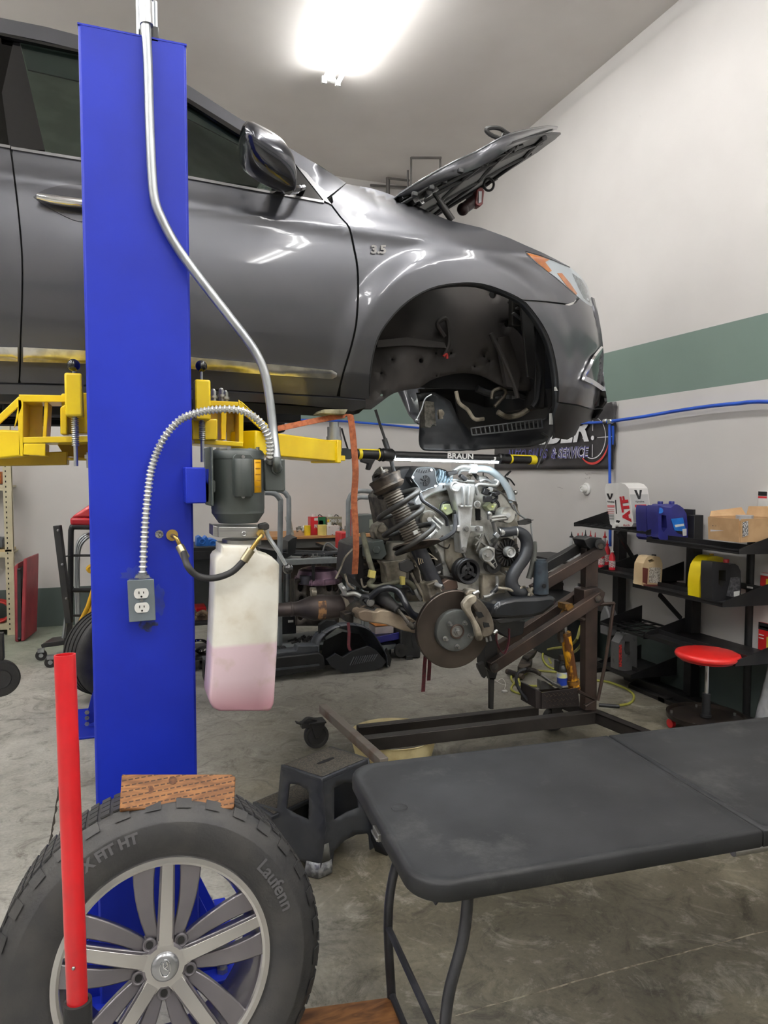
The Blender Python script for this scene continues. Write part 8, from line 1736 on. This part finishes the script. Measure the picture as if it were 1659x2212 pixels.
# ---- mechanic's high seat, ladder frame and hand truck behind the column ----
t = thing('mechanic_stool', 'red padded seat on a black tubular frame behind the column', 'seat', W(180, 1395, Z=0))
yq = 6.0
b = MB(); b.prism([B(153, 1118, yq), B(190, 1093, yq), B(240, 1093, yq), B(250, 1118, yq)], (0, .35, 0)); b.build('cushion', mat('red_cushion', (204, 60, 66), .35, 0, (190, 48, 56), 4, coat=.3), t, bev=.02)
b = MB(); b.prism([B(151, 1118, yq-.02), B(240, 1120, yq-.02), B(240, 1137, yq-.02), B(152, 1136, yq-.02)], (0, .38, 0)); b.build('cushion_edge', mat('seat_crimson', (186, 30, 44), .4), t, bev=.02)
b = MB(); b.tube([B(250, 1140, yq), B(165, 1138, yq), B(155, 1142, yq), B(153, 1170, yq), B(152, 1340, yq)], .022, 10, 4); b.tube([B(152, 1200, yq), B(240, 1200, yq)], .010, 8, 0); b.tube([B(155, 1275, yq), B(240, 1275, yq)], .018, 8, 0); b.tube([B(152, 1330, yq), B(240, 1330, yq)], .010, 8, 0); b.tube([B(155, 1200, yq), B(140, 1202, yq-.1)], .006, 6, 0); b.build('frame', M_BLK, t)
b = MB(); b.beam(B(145, 1400, yq), B(150, 1340, yq), .05, .05); b.build('foot', M_BLKM, t)
t = thing('folded_leg', 'black square steel bar leaning beside the red seat frame', 'steel bar', B(148, 1340, yq-.1))
b = MB(); b.beam(B(124, 1135, yq-.1), B(150, 1345, yq-.12), .05, .05); b.build('bar', M_BLKM, t, bev=.004)
b = MB()
for q in (.05, .4, .75): p = B(124, 1135, yq-.13).lerp(B(150, 1345, yq-.15), q); b.sphere(p, .01, 8)
b.build('rivet', M_STEEL, t)
b = MB(); b.tube([B(147, 1305, yq-.1), B(142, 1340, yq-.1), B(137, 1378, yq-.1)], .014, 8, 0); b.build('strut', M_GALV, t)
t = thing('grey_conduit_bundle', 'bent grey metal conduits standing between the red seat and the column', 'pipes', B(170, 1300, 6.4))
for i in range(3):
	b = MB(); b.tube([Vector((B(165+i*3, 1320, 6.4).x, 6.4, 0)), B(165+i*3, 1320, 6.4), B(163+i*3, 1240, 6.4), B(166+i*3, 1180+i*3, 6.4), B(180+i*3, 1158+i*3, 6.4), B(200, 1152+i*3, 6.4), B(230, 1150+i*3, 6.4)], .012, 8); b.build('conduit', M_GALV, t)
M_YT = mat('yellow_truck', (228, 176, 36), .4)
t = thing('hand_truck', 'yellow tubular hand truck partly hidden behind the blue column', 'hand truck', W(190, 1350, Z=0))
b = MB(); b.tube([W(160, 1375, Z=0), B(174, 1342, 5.7), B(190, 1310, 5.7), B(205, 1262, 5.7)], .016, 8, 0); b.tube([B(186, 1342, 5.7), B(200, 1310, 5.7), B(215, 1270, 5.7)], .016, 8, 0); b.tube([B(215, 1222, 5.7), B(198, 1222, 5.7), B(190, 1228, 5.7), B(196, 1235, 5.7), B(215, 1236, 5.7)], .014, 8); b.build('frame', M_YT, t)
# ---- tyre standing behind the column ----
t = thing('spare_wheel', 'worn road tyre on a dark rim standing behind the blue column', 'tyre', W(190, 1500, Z=0))
tc = W(232, 1500, Z=0); tax = Vector((-.55, .8, 0)).normalized(); RT_ = .31; tc = Vector((tc.x+.02, tc.y, RT_))
tp_ = [(.20, .02), (.21, .0), (.27, -.012), (.31, -.006), (.335, .012), (.345, .03), (.347, .11), (.345, .19), (.335, .208), (.31, .225), (.27, .232), (.21, .22), (.20, .20)]
tp_ = [(r*.893, h) for r, h in tp_]; b = MB(); b.lathe(tp_, tc-tax*.11, tax, 72); b.build('tyre', M_TIRE, t, ang=50)
b = MB()
for d_ in (.045, .085, .13, .17): b.torus(tc-tax*.11+tax*d_, tax, .3105, .004, 72, 5)
b.build('tread_groove', M_SEAM, t)
b = MB(); b.lathe([(0, .05), (.04, .04), (.06, .05), (.15, .06), (.17, .03), (.183, .02), (.183, .2), (0, .2)], tc-tax*.11, tax, 40); b.build('rim', mat('dark_rim', (44, 44, 46), .4, .4), t, ang=30)
# ---- low dolly ----
t = thing('wheel_dolly', 'low black steel dolly with grey castors behind the red jack handle', 'dolly', W(115, 1440, Z=0))
yd_ = W(118, 1430, Z=0).y
b = MB(); b.prism([B(88, 1393, yd_), B(95, 1389, yd_), B(150, 1382, yd_), B(150, 1392, yd_), B(90, 1400, yd_)], (.05, .2, 0)); b.build('deck', M_BLKM, t, bev=.003)
for u, v, r in ((89, 1415, .045), (109, 1430, .045), (130, 1425, .045)):
	p = W(u, v, Z=r); b = MB(); b.cyl(p-Vector((0, .016, 0)), p+Vector((0, .016, 0)), r, n=24); w_ = b.build('castor_wheel', M_RUB, t); b = MB(); b.cyl(p-Vector((0, .02, 0)), p+Vector((0, .02, 0)), r*.4, n=12); b.box(p+Vector((.0, 0, r*.9)), (.05, .05, .03)); b.build('castor_fork', M_GALV, t)
# ---- grey tubular cart in the middle ----
CYY = 5.7
def C(u, v, y=CYY): return W(u, v, Y=y)
t = thing('steel_cart', 'grey steel parts cart with arched tube handles behind the oil tank', 'cart', W(660, 1460, Z=0))
M_CT = mat('cart_grey', (156, 162, 164), .42, .25, (136, 142, 144), 8)
b = MB(); b.tube([C(598, 1460), C(602, 1300), C(606, 1100), C(604, 1078), C(592, 1066), C(572, 1064)], .022, 10, 3); b.build('handle_tube', M_CT, t)
b = MB(); b.tube([C(622, 1300, CYY+.5), C(624, 1100, CYY+.5), C(621, 1072, CYY+.5), C(608, 1060, CYY+.5), C(590, 1060, CYY+.5)], .022, 10, 3); b.build('handle_tube', M_CT, t)
b = MB(); b.tube([C(752, 1300), C(752, 1110), C(754, 1078), C(768, 1062), C(800, 1062), C(812, 1070)], .020, 10, 3); b.build('handle_tube', M_CT, t)
b = MB(); b.tube([C(764, 1300, CYY+.5), C(764, 1115, CYY+.5), C(766, 1085, CYY+.5), C(776, 1075, CYY+.5), C(795, 1075, CYY+.5)], .020, 10, 3); b.build('handle_tube', M_CT, t)
def deck(v, vb_, name):
	z = C(680, v).z; xa = C(566, v).x; xb_ = C(790, v).x; b = MB(); b.box2((xa, CYY, z-.03), (xb_, CYY+.55, z)); b.box2((xa, CYY-.004, z-.04), (xb_, CYY, z+.004)); return b.build(name, M_CT, t, bev=.002), z, xa, xb_
_, ZT, xa, xb_ = deck(1208, 0, 'top_deck'); _, ZL, xa, xb_ = deck(1396, 0, 'lower_deck')
for x in (C(604, 1300).x, C(792, 1300).x): b = MB(); b.box2((x-.02, CYY+.0, .08), (x+.02, CYY+.04, ZT)); b.build('leg', M_CT, t)
for x in (C(604, 1300).x, C(792, 1300).x):
	for y in (CYY+.02, CYY+.5): b = MB(); b.cyl((x-.015, y, .04), (x+.015, y, .04), .04, n=20); b.build('castor', M_RUB, t)
b = MB(); b.beam(C(560, 1405), C(700, 1396), .02, .03); b.build('push_bar', M_CT, t)
# stuff on the top deck
b = MB(); b.prism([C(560, 1184, CYY+.1), C(622, 1195, CYY+.1), C(622, 1170, CYY+.1), C(632, 1162, CYY+.1), C(642, 1160, CYY+.1), C(638, 1195, CYY+.1), C(620, 1205, CYY+.1), C(570, 1205, CYY+.1)], (0, .25, 0)); tag(b.build('trim_cover', M_BLK, bev=.004), 'black plastic trim cover lying on the cart top', 'plastic trim')
b = MB(); b.tube([C(600, 1190, CYY+.2), C(680, 1192, CYY+.2), C(730, 1194, CYY+.2), C(752, 1184, CYY+.2), C(760, 1172, CYY+.2)], .014, 8); b.tube([C(630, 1196, CYY+.15), C(700, 1198, CYY+.15), C(745, 1190, CYY+.15), C(768, 1165, CYY+.15), C(775, 1175, CYY+.1)], .018, 8); tag(b.build('rubber_hose', M_HOSE), 'black rubber hose lying along the top of the grey cart', 'hose')
b = MB(); b.tube([C(697, 1192, CYY+.2), C(703, 1176, CYY+.2), C(712, 1174, CYY+.2), C(724, 1184, CYY+.2), C(735, 1190, CYY+.2)], .008, 8); tag(b.build('metal_pipe', M_GALV), 'bent silver pipe on the cart top beside the black hose', 'pipe')
rnd = random.Random(3); lbs = ['small bolt left of the washer on the cart top', 'loose nut on the cart top near its front edge', 'pale washer on the cart top', 'bolt pair standing on the cart top', 'short stud lying on the cart top', 'bolt at the right part of the cart top', 'bolt farthest right on the cart top']
for i, u in enumerate((655, 663, 676, 685, 700, 722, 756)):
	p = C(u, 1203, CYY+.08+rnd.uniform(0, .1)); b = MB(); b.cyl((p.x, p.y, ZT+.0), (p.x, p.y, ZT+.03), .009, n=8); b.cyl((p.x-.02, p.y, ZT+.008), (p.x+.03, p.y, ZT+.008), .007, n=6); tag(b.build('loose_bolt', [M_DIRT, M_STEEL][i in (2, 3, 4)]), lbs[i], 'bolt', 'loose hardware on the cart top')
# engine block and bell housing on the lower deck
t = thing('spare_engine_block', 'dismantled engine block with a purple bell housing inside the grey cart', 'engine block', C(690, 1300, CYY+.25))
M_PUR = mat('purple_housing', (150, 122, 142), .35, .6, (112, 90, 106), 8, bump=.15)
pc = C(687, 1250, CYY+.2); zz0 = C(687, 1250, CYY+.2).z
b = MB(); b.lathe([(0, .0), (.20, .0), (.205, .02), (.20, .04), (.185, .05), (.165, .11), (.13, .125), (.10, .12), (.095, .10), (0, .10)], (pc.x, pc.y, zz0-.03), n=40); b.build('bell_housing', M_PUR, t, ang=35)
b = MB(); b.cyl((pc.x-.14, pc.y-.12, zz0-.02), (pc.x-.14, pc.y-.12, zz0+.05), .05); b.build('starter_boss', mat('boss_grey', (96, 96, 104), .4, .4), t)
holes = [[(cx+7*math.cos(k*math.pi/5), cy+11*math.sin(k*math.pi/5)) for k in range(10)] for cx, cy in ((650, 1268), (652, 1297), (711, 1268), (725, 1268), (650, 1330))]+[[(663, 1262), (680, 1262), (683, 1290), (668, 1300), (662, 1285)]]
cdt([(638, 1252), (736, 1248), (732, 1300), (728, 1352), (640, 1352)], holes, lambda u, v: C(u, v, CYY+.06), 12, 'block_face', mat('oily_alloy', (108, 102, 96), .45, .6, (70, 66, 62), 12, bump=.2), t, solid=.04)
b = MB(); b.box2(C(640, 1352, CYY+.14), C(732, 1254, CYY+.14)+Vector((0, .25, 0))); b.build('block_core', M_DIRT, t)
b = MB()
for k in range(12):
	a = k*math.pi/6; b.cyl((pc.x+.195*math.cos(a), pc.y+.195*math.sin(a), zz0-.03), (pc.x+.195*math.cos(a), pc.y+.195*math.sin(a), zz0+.02), .013, n=8)
b.build('flange_lug', M_PUR, t)
b = MB(); b.box2((C(678, 1210).x-.01, CYY+.02, C(678, 1262).z), (C(678, 1210).x+.012, CYY+.04, ZT-.04)); tag(b.build('hanging_bracket', M_BLK), 'black bar standing between the cart decks before the purple housing', 'bracket')
# bolts pile on lower deck
for i in range(9):
	rnd = random.Random(20+i); p = C(622+i*8, 1382, CYY+.1+rnd.uniform(0, .1)); a = rnd.uniform(-.9, .9); dv = Vector((math.cos(a), math.sin(a)*.3, abs(math.sin(a))*.5))*.07; b = MB(); q = Vector((p.x, p.y, ZL+.014)); b.cyl(q, q+dv, .009, n=8); b.cyl(q+dv*.9, q+dv*1.15, .016, n=6)
	tag(b.build('head_bolt', M_BLKM), 'dark head bolt in the loose pile on the lower cart deck', 'bolt', 'pile of head bolts on the lower deck')
for (u0, v0, u1, v1, nm, lab_) in ((598, 1330, 640, 1372, 'black_case', 'black plastic case with a white sticker on the lower cart deck'),):
	b = MB(); b.box2(C(u0, v1, CYY+.15), C(u1, v0, CYY+.15)+Vector((0, .3, 0))); o = b.build(nm, M_BLK, bev=.008); tag(o, lab_, 'case'); b = MB(); b.box(C(628, 1342, CYY+.148), (.045, .002, .02)); b.build('sticker', M_WHT, o)
# ---- workbench with cans behind ----
BYY = 7.3
t = thing('workbench', 'wooden-topped workbench against the back wall behind the cart', 'workbench', W(700, 1330, Z=0))
z = B(690, 1157, BYY).z; xa, xb_ = B(560, 1160, BYY).x, B(840, 1160, BYY).x
b = MB(); b.box2((xa, BYY, z-.03), (xb_, BACK-.02, z)); b.build('bench_top', mat('bench_wood', (186, 138, 88), .5, 0, (160, 112, 66), 5, stretch=(1, 8, 8)), t, bev=.003)
b = MB(); b.box2((xa, BYY+.05, z-.13), (xb_, BYY+.08, z-.03)); b.build('apron', mat('bench_grey', (92, 92, 90), .5), t)
b = MB(); b.box2((xa, BACK-.10, .35), (xb_, BACK-.06, z-.03)); b.build('back_panel', mat('bench_dark', (70, 62, 56), .7), t)
for x in (xa+.3, (xa+xb_)/2, xb_-.3): b = MB(); b.box2((x-.03, BYY+.05, 0), (x+.03, BYY+.11, z-.03)); b.build('leg', M_BLKM, t)
def can(label, u0, v0, u1, m, y=BYY+.1, group='cans and tubs on the workbench', name='solvent_can', parts=(), cat='can', rnd_=False, capm=M_WHT):
	a = B(u0, 1152, y); c = B(u1, 1152, y); ht = B(u0, v0, y).z-z if True else 0; tt = thing(name, label, cat, ((a.x+c.x)/2, y+.05, z), group)
	b = MB()
	if rnd_: b.cyl(((a.x+c.x)/2, y+.06, z), ((a.x+c.x)/2, y+.06, z+ht), (c.x-a.x)/2, n=24)
	else: b.box2((a.x, y, z), (c.x, y+.12, z+ht))
	b.build('body', m, tt, bev=.004 if not rnd_ else 0)
	if not rnd_:
		b = MB(); b.cyl(((a.x*.7+c.x*.3), y+.06, z+ht), ((a.x*.7+c.x*.3), y+.06, z+ht+.03), .022); b.build('cap', capm, tt); b = MB(); b.tube([((a.x*.4+c.x*.6), y+.06, z+ht), ((a.x*.3+c.x*.7), y+.06, z+ht+.02), ((a.x*.1+c.x*.9), y+.06, z+ht)], .005, 6); b.build('carry_handle', M_BLKM, tt)
	for f0, f1, g0, g1, mm in parts: b = MB(); b.box2((a.x+(c.x-a.x)*f0, y-.002, z+ht*g0), (a.x+(c.x-a.x)*f1, y, z+ht*g1)); b.build('print', mm, tt)
	return tt, a, c, ht
M_RC = mat('can_red', (206, 34, 44), .35); M_GC = mat('can_green', (28, 98, 62), .35); M_GD = mat('can_gold_grey', (160, 152, 128), .35, .3)
o1 = can('red and green thinner can at the left of the can row', 671, 1117, 703, M_RC, parts=[(.5, 1, .0, 1, M_GC), (.25, .5, .8, .95, M_WHT), (.55, .85, .55, .8, mat('pale_mint', (170, 210, 190), .4))])
t = o1[0]; word('PREMIUM', B(679, 1141, BYY+.096), B(702, 1141, BYY+.096), B(679, 1133, BYY+.096), M_WHT, .003, parent=t)
o2 = can('grey-gold can lettered OMNI beside the red and green one', 706, 1117, 739, M_GD, parts=[(0, 1, .35, .42, M_KP)])
t = o2[0]; word('OMNI', B(711, 1129, BYY+.096), B(727, 1129, BYY+.096), B(711, 1121, BYY+.096), M_WHT, .003, parent=t); word('OMNI', B(730, 1129, BYY+.096), B(738, 1129, BYY+.096), B(730, 1121, BYY+.096), M_WHT, .003, parent=t); b = MB(); c_ = B(710, 1125, BYY+.097); b.cyl(c_, c_-Vector((0, .001, 0)), .016); b.build('sun_dot', mat('sun_yellow', (240, 200, 60), .4), t)
can('yellow tub left of the red can', 660, 1136, 674, mat('tub_yellow', (232, 196, 40), .4), y=BYY+.02, name='yellow_tub', cat='tub', rnd_=True)
can('pale yellow roll in front of the green can', 689, 1135, 709, mat('roll_yellow', (228, 206, 120), .5), y=BYY-.0, name='yellow_roll', cat='roll', rnd_=True)
can('white patterned packet before the OMNI can', 707, 1136, 734, mat('packet_white', (216, 206, 200), .5, 0, (196, 90, 80), 25, lo=.35, hi=.42), y=BYY-.0, name='small_packet', cat='packet')
for i, (u, v, lab_, m_) in enumerate([(648, 1142, 'pile of small silver castings at the left of the bench top', M_ALU), (740, 1146, 'steel ring parts at the right of the bench top', M_STEEL)]):
	b = MB(); rnd = random.Random(i)
	for k in range(7): p = B(u-8+k*3, v+rnd.uniform(-3, 6), BYY+.1); b.cyl(p, p+Vector((rnd.uniform(-.04, .04), 0, rnd.uniform(-.03, .04))), rnd.uniform(.012, .024), n=10)
	tag(b.build('small_castings', m_), lab_, 'metal parts', kind='stuff')
b = MB(); p = B(630, 1156, BYY+.05); b.cyl(p+Vector((0, 0, .0)), B(622, 1118, BYY+.05), .028, n=20); b.cyl(B(621, 1116, BYY+.05), B(622, 1122, BYY+.05), .03, n=20); tag(b.build('silver_cylinder', M_ALU), 'silver cylinder leaning between the cart handles on the bench', 'cylinder')
b = MB(); b.box2(B(737, 1190, 6.2), B(757, 1150, 6.2)+Vector((0, .2, 0))); tag(b.build('red_can', M_RC, bev=.01), 'red jug standing beside the orange strap behind the cart', 'can')
t = thing('floor_jack', 'upright red jack handle leaning beside the orange strap', 'jack handle', B(752, 1200, 6.0)); b = MB(); b.beam(B(754, 1100, 6.0), B(753, 1200, 6.0), .035, .03, (0, 1, 0)); b.build('handle', M_RED, t)
t = thing('bench_radio', 'grey bench instrument box behind the coil spring', 'instrument', B(800, 1155, 6.6)); b = MB(); b.box2(B(768, 1152, 6.8), B(812, 1112, 6.8)+Vector((0, .25, 0))); b.build('casing', mat('instrument_grey', (92, 98, 96), .45), t, bev=.006); b = MB(); b.box2(B(798, 1140, 6.795), B(810, 1122, 6.795)+Vector((0, .003, 0))); b.build('display', mat('display_green', (150, 156, 140), .4), t)
# stand under the jug and instrument: rear bench leg area
b = MB(); zq = B(760, 1190, 6.2).z; b.box2((B(735, 1190, 6.2).x, 6.3, zq-.03), (B(835, 1190, 6.2).x, 7.1, zq)); b.box2((B(735, 1190, 6.2).x, 6.6, 0), (B(740, 1190, 6.2).x, 6.65, zq)); b.box2((B(830, 1190, 6.2).x, 6.6, 0), (B(835, 1190, 6.2).x, 6.65, zq)); tag(b.build('side_table', M_BLKM), 'dark side table behind the engine carrying the red jug', 'table')
# ---- dark tool cart with blue castings, left of the tank ----
t = thing('tool_cart', 'dark grey tool cart glimpsed between the column and the oil tank', 'tool cart', W(440, 1395, Z=0))
yt = 5.8
z = B(440, 1182, yt).z; xa, xb_ = B(415, 1182, yt).x, B(500, 1182, yt).x
b = MB(); b.box2((xa-.3, yt, z-.03), (xb_, yt+.5, z)); b.box2((xa-.3, yt+.0, z-.10), (xb_, yt+.02, z-.03)); b.build('top', M_BLK, t, bev=.003)
b = MB(); b.box2((xa-.3, yt+.45, .42), (xb_, yt+.5, z-.03)); b.build('back_panel', mat('cart_back_grey', (74, 80, 80), .5), t)
for v in (1345, 1420, 1460): zz = B(440, v, yt).z; b = MB(); b.box2((xa-.3, yt, zz-.02), (xb_, yt+.5, zz)); b.build('shelf', M_BLK, t)
for x in (xa-.28, xb_-.03): b = MB(); b.box2((x, yt, 0), (x+.03, yt+.03, z)); b.build('leg', M_BLK, t)
M_BC = mat('blue_casting', (36, 112, 200), .4, 0, (28, 92, 176), 10, bump=.3)
for (pts, lab_) in (([(424, 1180), (425, 1162), (432, 1158), (440, 1164), (446, 1158), (452, 1168), (452, 1180)], 'bright blue casting with round hole on the dark tool cart'), ([(448, 1180), (450, 1166), (458, 1164), (470, 1168), (472, 1176), (468, 1182)], 'bright blue casting beside the oil tank on the dark tool cart')):
	b = MB(); b.prism([B(u, v, yt+.1) for u, v in pts], (0, .15, 0)); c = B(437, 1170, yt+.1); b.torus(c if pts[0][0] == 424 else B(460, 1174, yt+.1), (0, 1, 0), .02, .008, 16, 6); tag(b.build('blue_casting', M_BC, bev=.006), lab_, 'casting', 'blue castings on the tool cart')
b = MB(); b.tube([B(424, 1330, yt+.1), B(440, 1322, yt+.1), B(456, 1338, yt+.1)], .02, 8); b.box2(B(422, 1342, yt+.1), B(456, 1330, yt+.1)+Vector((0, .2, 0))); tag(b.build('leather_gloves', mat('grimy_glove', (132, 112, 88), .8, 0, (84, 66, 54), 20), bev=.01), 'grimy work gloves on the shelf of the dark tool cart', 'gloves')
b = MB(); b.box2(B(424, 1322, yt+.2), B(446, 1312, yt+.2)+Vector((0, .2, 0))); tag(b.build('red_tray', M_RED, bev=.004), 'thin red tray on the dark tool cart shelf behind the gloves', 'tray')
b = MB(); b.torus(B(432, 1395, yt+.1), (.2, .8, .6), .07, .012, 26, 8); tag(b.build('chrome_ring', M_CHR), 'bright chrome ring among parts in the dark tool cart', 'ring')
b = MB(); b.torus(B(450, 1405, yt+.05), (.1, .5, .8), .09, .012, 26, 8); b.cyl(B(430, 1440, yt+.1), B(456, 1440, yt+.1), .05, n=20); tag(b.build('black_drum', M_BLK), 'black ringed drum on the bottom of the dark tool cart', 'drum')
# ---- removed fender liner and under-tray on the floor ----
def G(u, v, z=0.0): return W(u, v, Z=z)
t = thing('fender_liner', 'black ribbed plastic wheel-arch liner lying on the floor', 'fender liner', G(770, 1450))
M_FL = mat('liner_plastic', (62, 65, 70), .42, 0, (78, 82, 88), 7, bump=.1)
gl = W(765, 1452, Z=0); LY = gl.y
out = [(686, 1395), (700, 1370), (730, 1355), (770, 1352), (800, 1362), (822, 1388), (838, 1415), (838, 1435)]
inn = [(705, 1402), (715, 1380), (740, 1368), (770, 1364), (795, 1372), (812, 1394), (826, 1418), (826, 1440)]
rings = []
for dy, sc, ox, oy in ((.34, .80, -34, -12), (.24, .92, -22, -8), (.12, 1.0, -9, -3), (.0, .97, 0, 0)):
	rings.append([W(762+ox+(u-762)*sc, 1450+oy+(v-1450)*sc, Y=LY+dy) for u, v in smooth2([(690, 1440), (686, 1395), (702, 1366), (735, 1350), (770, 1348), (802, 1360), (822, 1385), (838, 1415), (840, 1440)], 3)])
b = MB(); b.loft(rings, cap=False, closed=False); b.build('arch_shell', M_FL, t, solid=.005)
b = MB()
for i in range(0, len(rings[0]), 3): b.tube([r[i] for r in rings], .005, 6)
b.tube(rings[2], .005, 6, 0); b.tube(rings[1], .004, 6, 0); b.build('moulded_rib', M_FL, t)
b = MB(); b.prism([W(u, v, Y=LY-.02) for u, v in [(705, 1425), (715, 1440), (745, 1455), (775, 1458), (825, 1442), (835, 1430), (812, 1404), (795, 1396), (760, 1408), (740, 1420), (725, 1412)]], (0, .03, .0)); b.build('side_flap', mat('flap_plastic', (44, 46, 50), .4), t, bev=.003)
b = MB(); b.prism([W(u, v, Y=LY+.28) for u, v in [(690, 1440), (700, 1385), (740, 1365), (790, 1372), (820, 1410), (820, 1440), (760, 1448)]], (0, .01, 0)); b.build('inner_panel', M_BLK, t)
for i in range(11):
	u = 756+i*5; b = MB(); b.beam(W(u, 1437-i*1.0, Y=LY-.025), W(u+9, 1419-i*.6, Y=LY-.025), .006, .012, (0, 1, 0)); b.build('vent_slat', mat('slat_grey', (104, 107, 112), .4), t)
b = MB(); b.prism([W(u, v, Y=LY+.1) for u, v in [(690, 1372), (690, 1350), (705, 1340), (725, 1342), (735, 1352), (720, 1362), (702, 1374)]], (0, .05, 0)); b.tube([W(u, v, Y=LY+.09) for u, v in [(700, 1378), (715, 1365), (732, 1352)]], .006, 6); b.build('upper_tab', M_BLK, t, bev=.004)
b = MB(); b.prism([W(u, v, Y=LY+.05) for u, v in [(826, 1415), (836, 1400), (846, 1425), (842, 1440), (830, 1430)]], (0, .02, 0)); b.build('side_tab', M_BLK, t)
t = thing('bumper_valance', 'long black plastic valance lying on the floor behind the oil tank', 'plastic trim', G(600, 1470))
b = MB(); y1_ = G(560, 1475).y
b.prism([W(u, v, Y=y1_) for u, v in [(440, 1472), (440, 1430), (560, 1425), (690, 1410), (700, 1418), (704, 1445), (640, 1456), (560, 1470)]], (0, .12, 0)); b.build('front_face', M_BLK, t, bev=.01)
b = MB(); b.prism([W(u, v, Y=y1_+.05) for u, v in [(440, 1425), (590, 1412), (640, 1406), (644, 1396), (686, 1395), (690, 1412), (560, 1430), (440, 1440)]], (0, .12, 0)); b.build('upper_lip', M_FL, t, bev=.006)
b = MB(); b.beam(W(450, 1462, Y=y1_-.01), W(690, 1436, Y=y1_-.01), .012, .015); b.build('edge_strip', M_FL, t)
b = MB(); g = [];
for i in range(8):
	for j in range(5): p = W(632+i*6, 1410-math.sin(i/7*3.1)*10+j*2, Y=y1_+.10+j*.02); g.append(p+Vector((0, 0, .01*math.sin(i*2+j))))
b.add(g, [(i*5+j, (i+1)*5+j, (i+1)*5+j+1, i*5+j+1) for i in range(7) for j in range(4)]); tag(b.build('white_rag', mat('rag_white', (216, 214, 204), .8), solid=.004), 'crumpled white rag on the black valance', 'rag')
b = MB()
for i in range(5): b.torus(W(598+i*4, 1410, Y=y1_+.2), (1, .2, 0), .05, .008, 24, 6)
tag(b.build('wound_coil', M_BLK), 'black ribbed coil standing behind the valance', 'coil')
# ---- blue drawer tray with carton, black toolbox on wheels ----
t = thing('blue_tray', 'blue steel drawer tray holding a carton behind the control arm', 'tray', B(830, 1390, 5.6))
yb = 5.6; M_BTR = mat('tray_blue', (44, 46, 140), .4)
b = MB(); b.prism([B(798, 1380, yb), B(866, 1366, yb), B(866, 1380, yb), B(798, 1395, yb)], (0, .02, 0)); b.prism([B(798, 1393, yb), B(866, 1379, yb), B(866, 1380, yb), B(798, 1395, yb)], (0, .4, 0)); b.prism([B(798, 1355, yb+.4), B(866, 1350, yb+.4), B(866, 1380, yb+.4), B(798, 1390, yb+.4)], (0, .02, 0)); b.build('drawer', M_BTR, t)
b = MB(); b.box2((B(790, 1390, yb).x, yb+.1, 0), (B(794, 1390, yb).x, yb+.14, .6)); b.box2((B(860, 1390, yb).x, yb+.2, 0), (B(863, 1390, yb).x, yb+.24, .5)); b.box2((B(790, 1390, yb).x, yb+.05, .08), (B(870, 1390, yb).x, yb+.4, .12)); b.build('stand', M_CT, t)
b = MB(); b.box2(B(811, 1370, yb+.1), B(850, 1352, yb+.1)+Vector((0, .2, 0))); o = b.build('small_carton', mat('pale_carton', (206, 196, 190), .5, 0, (190, 180, 176), 9)); tag(o, 'pale carton with orange top lying in the blue tray', 'box'); b = MB(); b.box2(B(811, 1353, yb+.1)+Vector((0, .0, 0)), B(850, 1351, yb+.1)+Vector((0, .2, .01))); b.build('orange_lid', mat('orange_card', (204, 128, 60), .6), o)
t = thing('rolling_toolbox', 'black rolling toolbox with side wheels on the floor behind the brake disc', 'toolbox', G(890, 1420))
yr = G(890, 1424).y; b = MB(); b.prism([B(866, 1360, yr), B(912, 1362, yr), B(908, 1422, yr), B(880, 1420, yr), B(864, 1408, yr)], (0, .3, 0)); b.build('body', M_BLK, t, bev=.01)
b = MB(); c = B(867, 1406, yr-.02); b.cyl(c, c+Vector((0, .04, 0)), .055, n=24); w_ = b.build('wheel', M_RUB, t); b = MB(); b.cyl(c-Vector((0, .003, 0)), c, .022, n=12); b.build('hub', M_BLKM, w_)
b = MB(); b.tube([W(893, 1400, Y=yr-.1), W(889, 1380, Y=yr-.1), W(892, 1365, Y=yr-.1)], .003, 6); b.box(W(884, 1421, Y=yr-.15), (.05, .03, .03)); tag(b.build('cable_plug', M_BLK), 'small black plug with a thin cable on the floor before the toolbox', 'plug')
# green storage bins behind the engine at right
b = MB(); p = W(1205, 1290, Y=5.6); b.lathe([(0, 0), (.14, 0), (.145, .01), (.12, .012)], p, (0, -1, .1), 30); b.lathe([(.15, 0), (.23, .01), (.24, .04), (.2, .08)], p, (0, 1, -.1), 36); tag(b.build('wall_drum', mat('dark_drum', (70, 66, 62), .5, .3)), 'dark round hose drum on the wall side behind the hoist arms', 'drum')
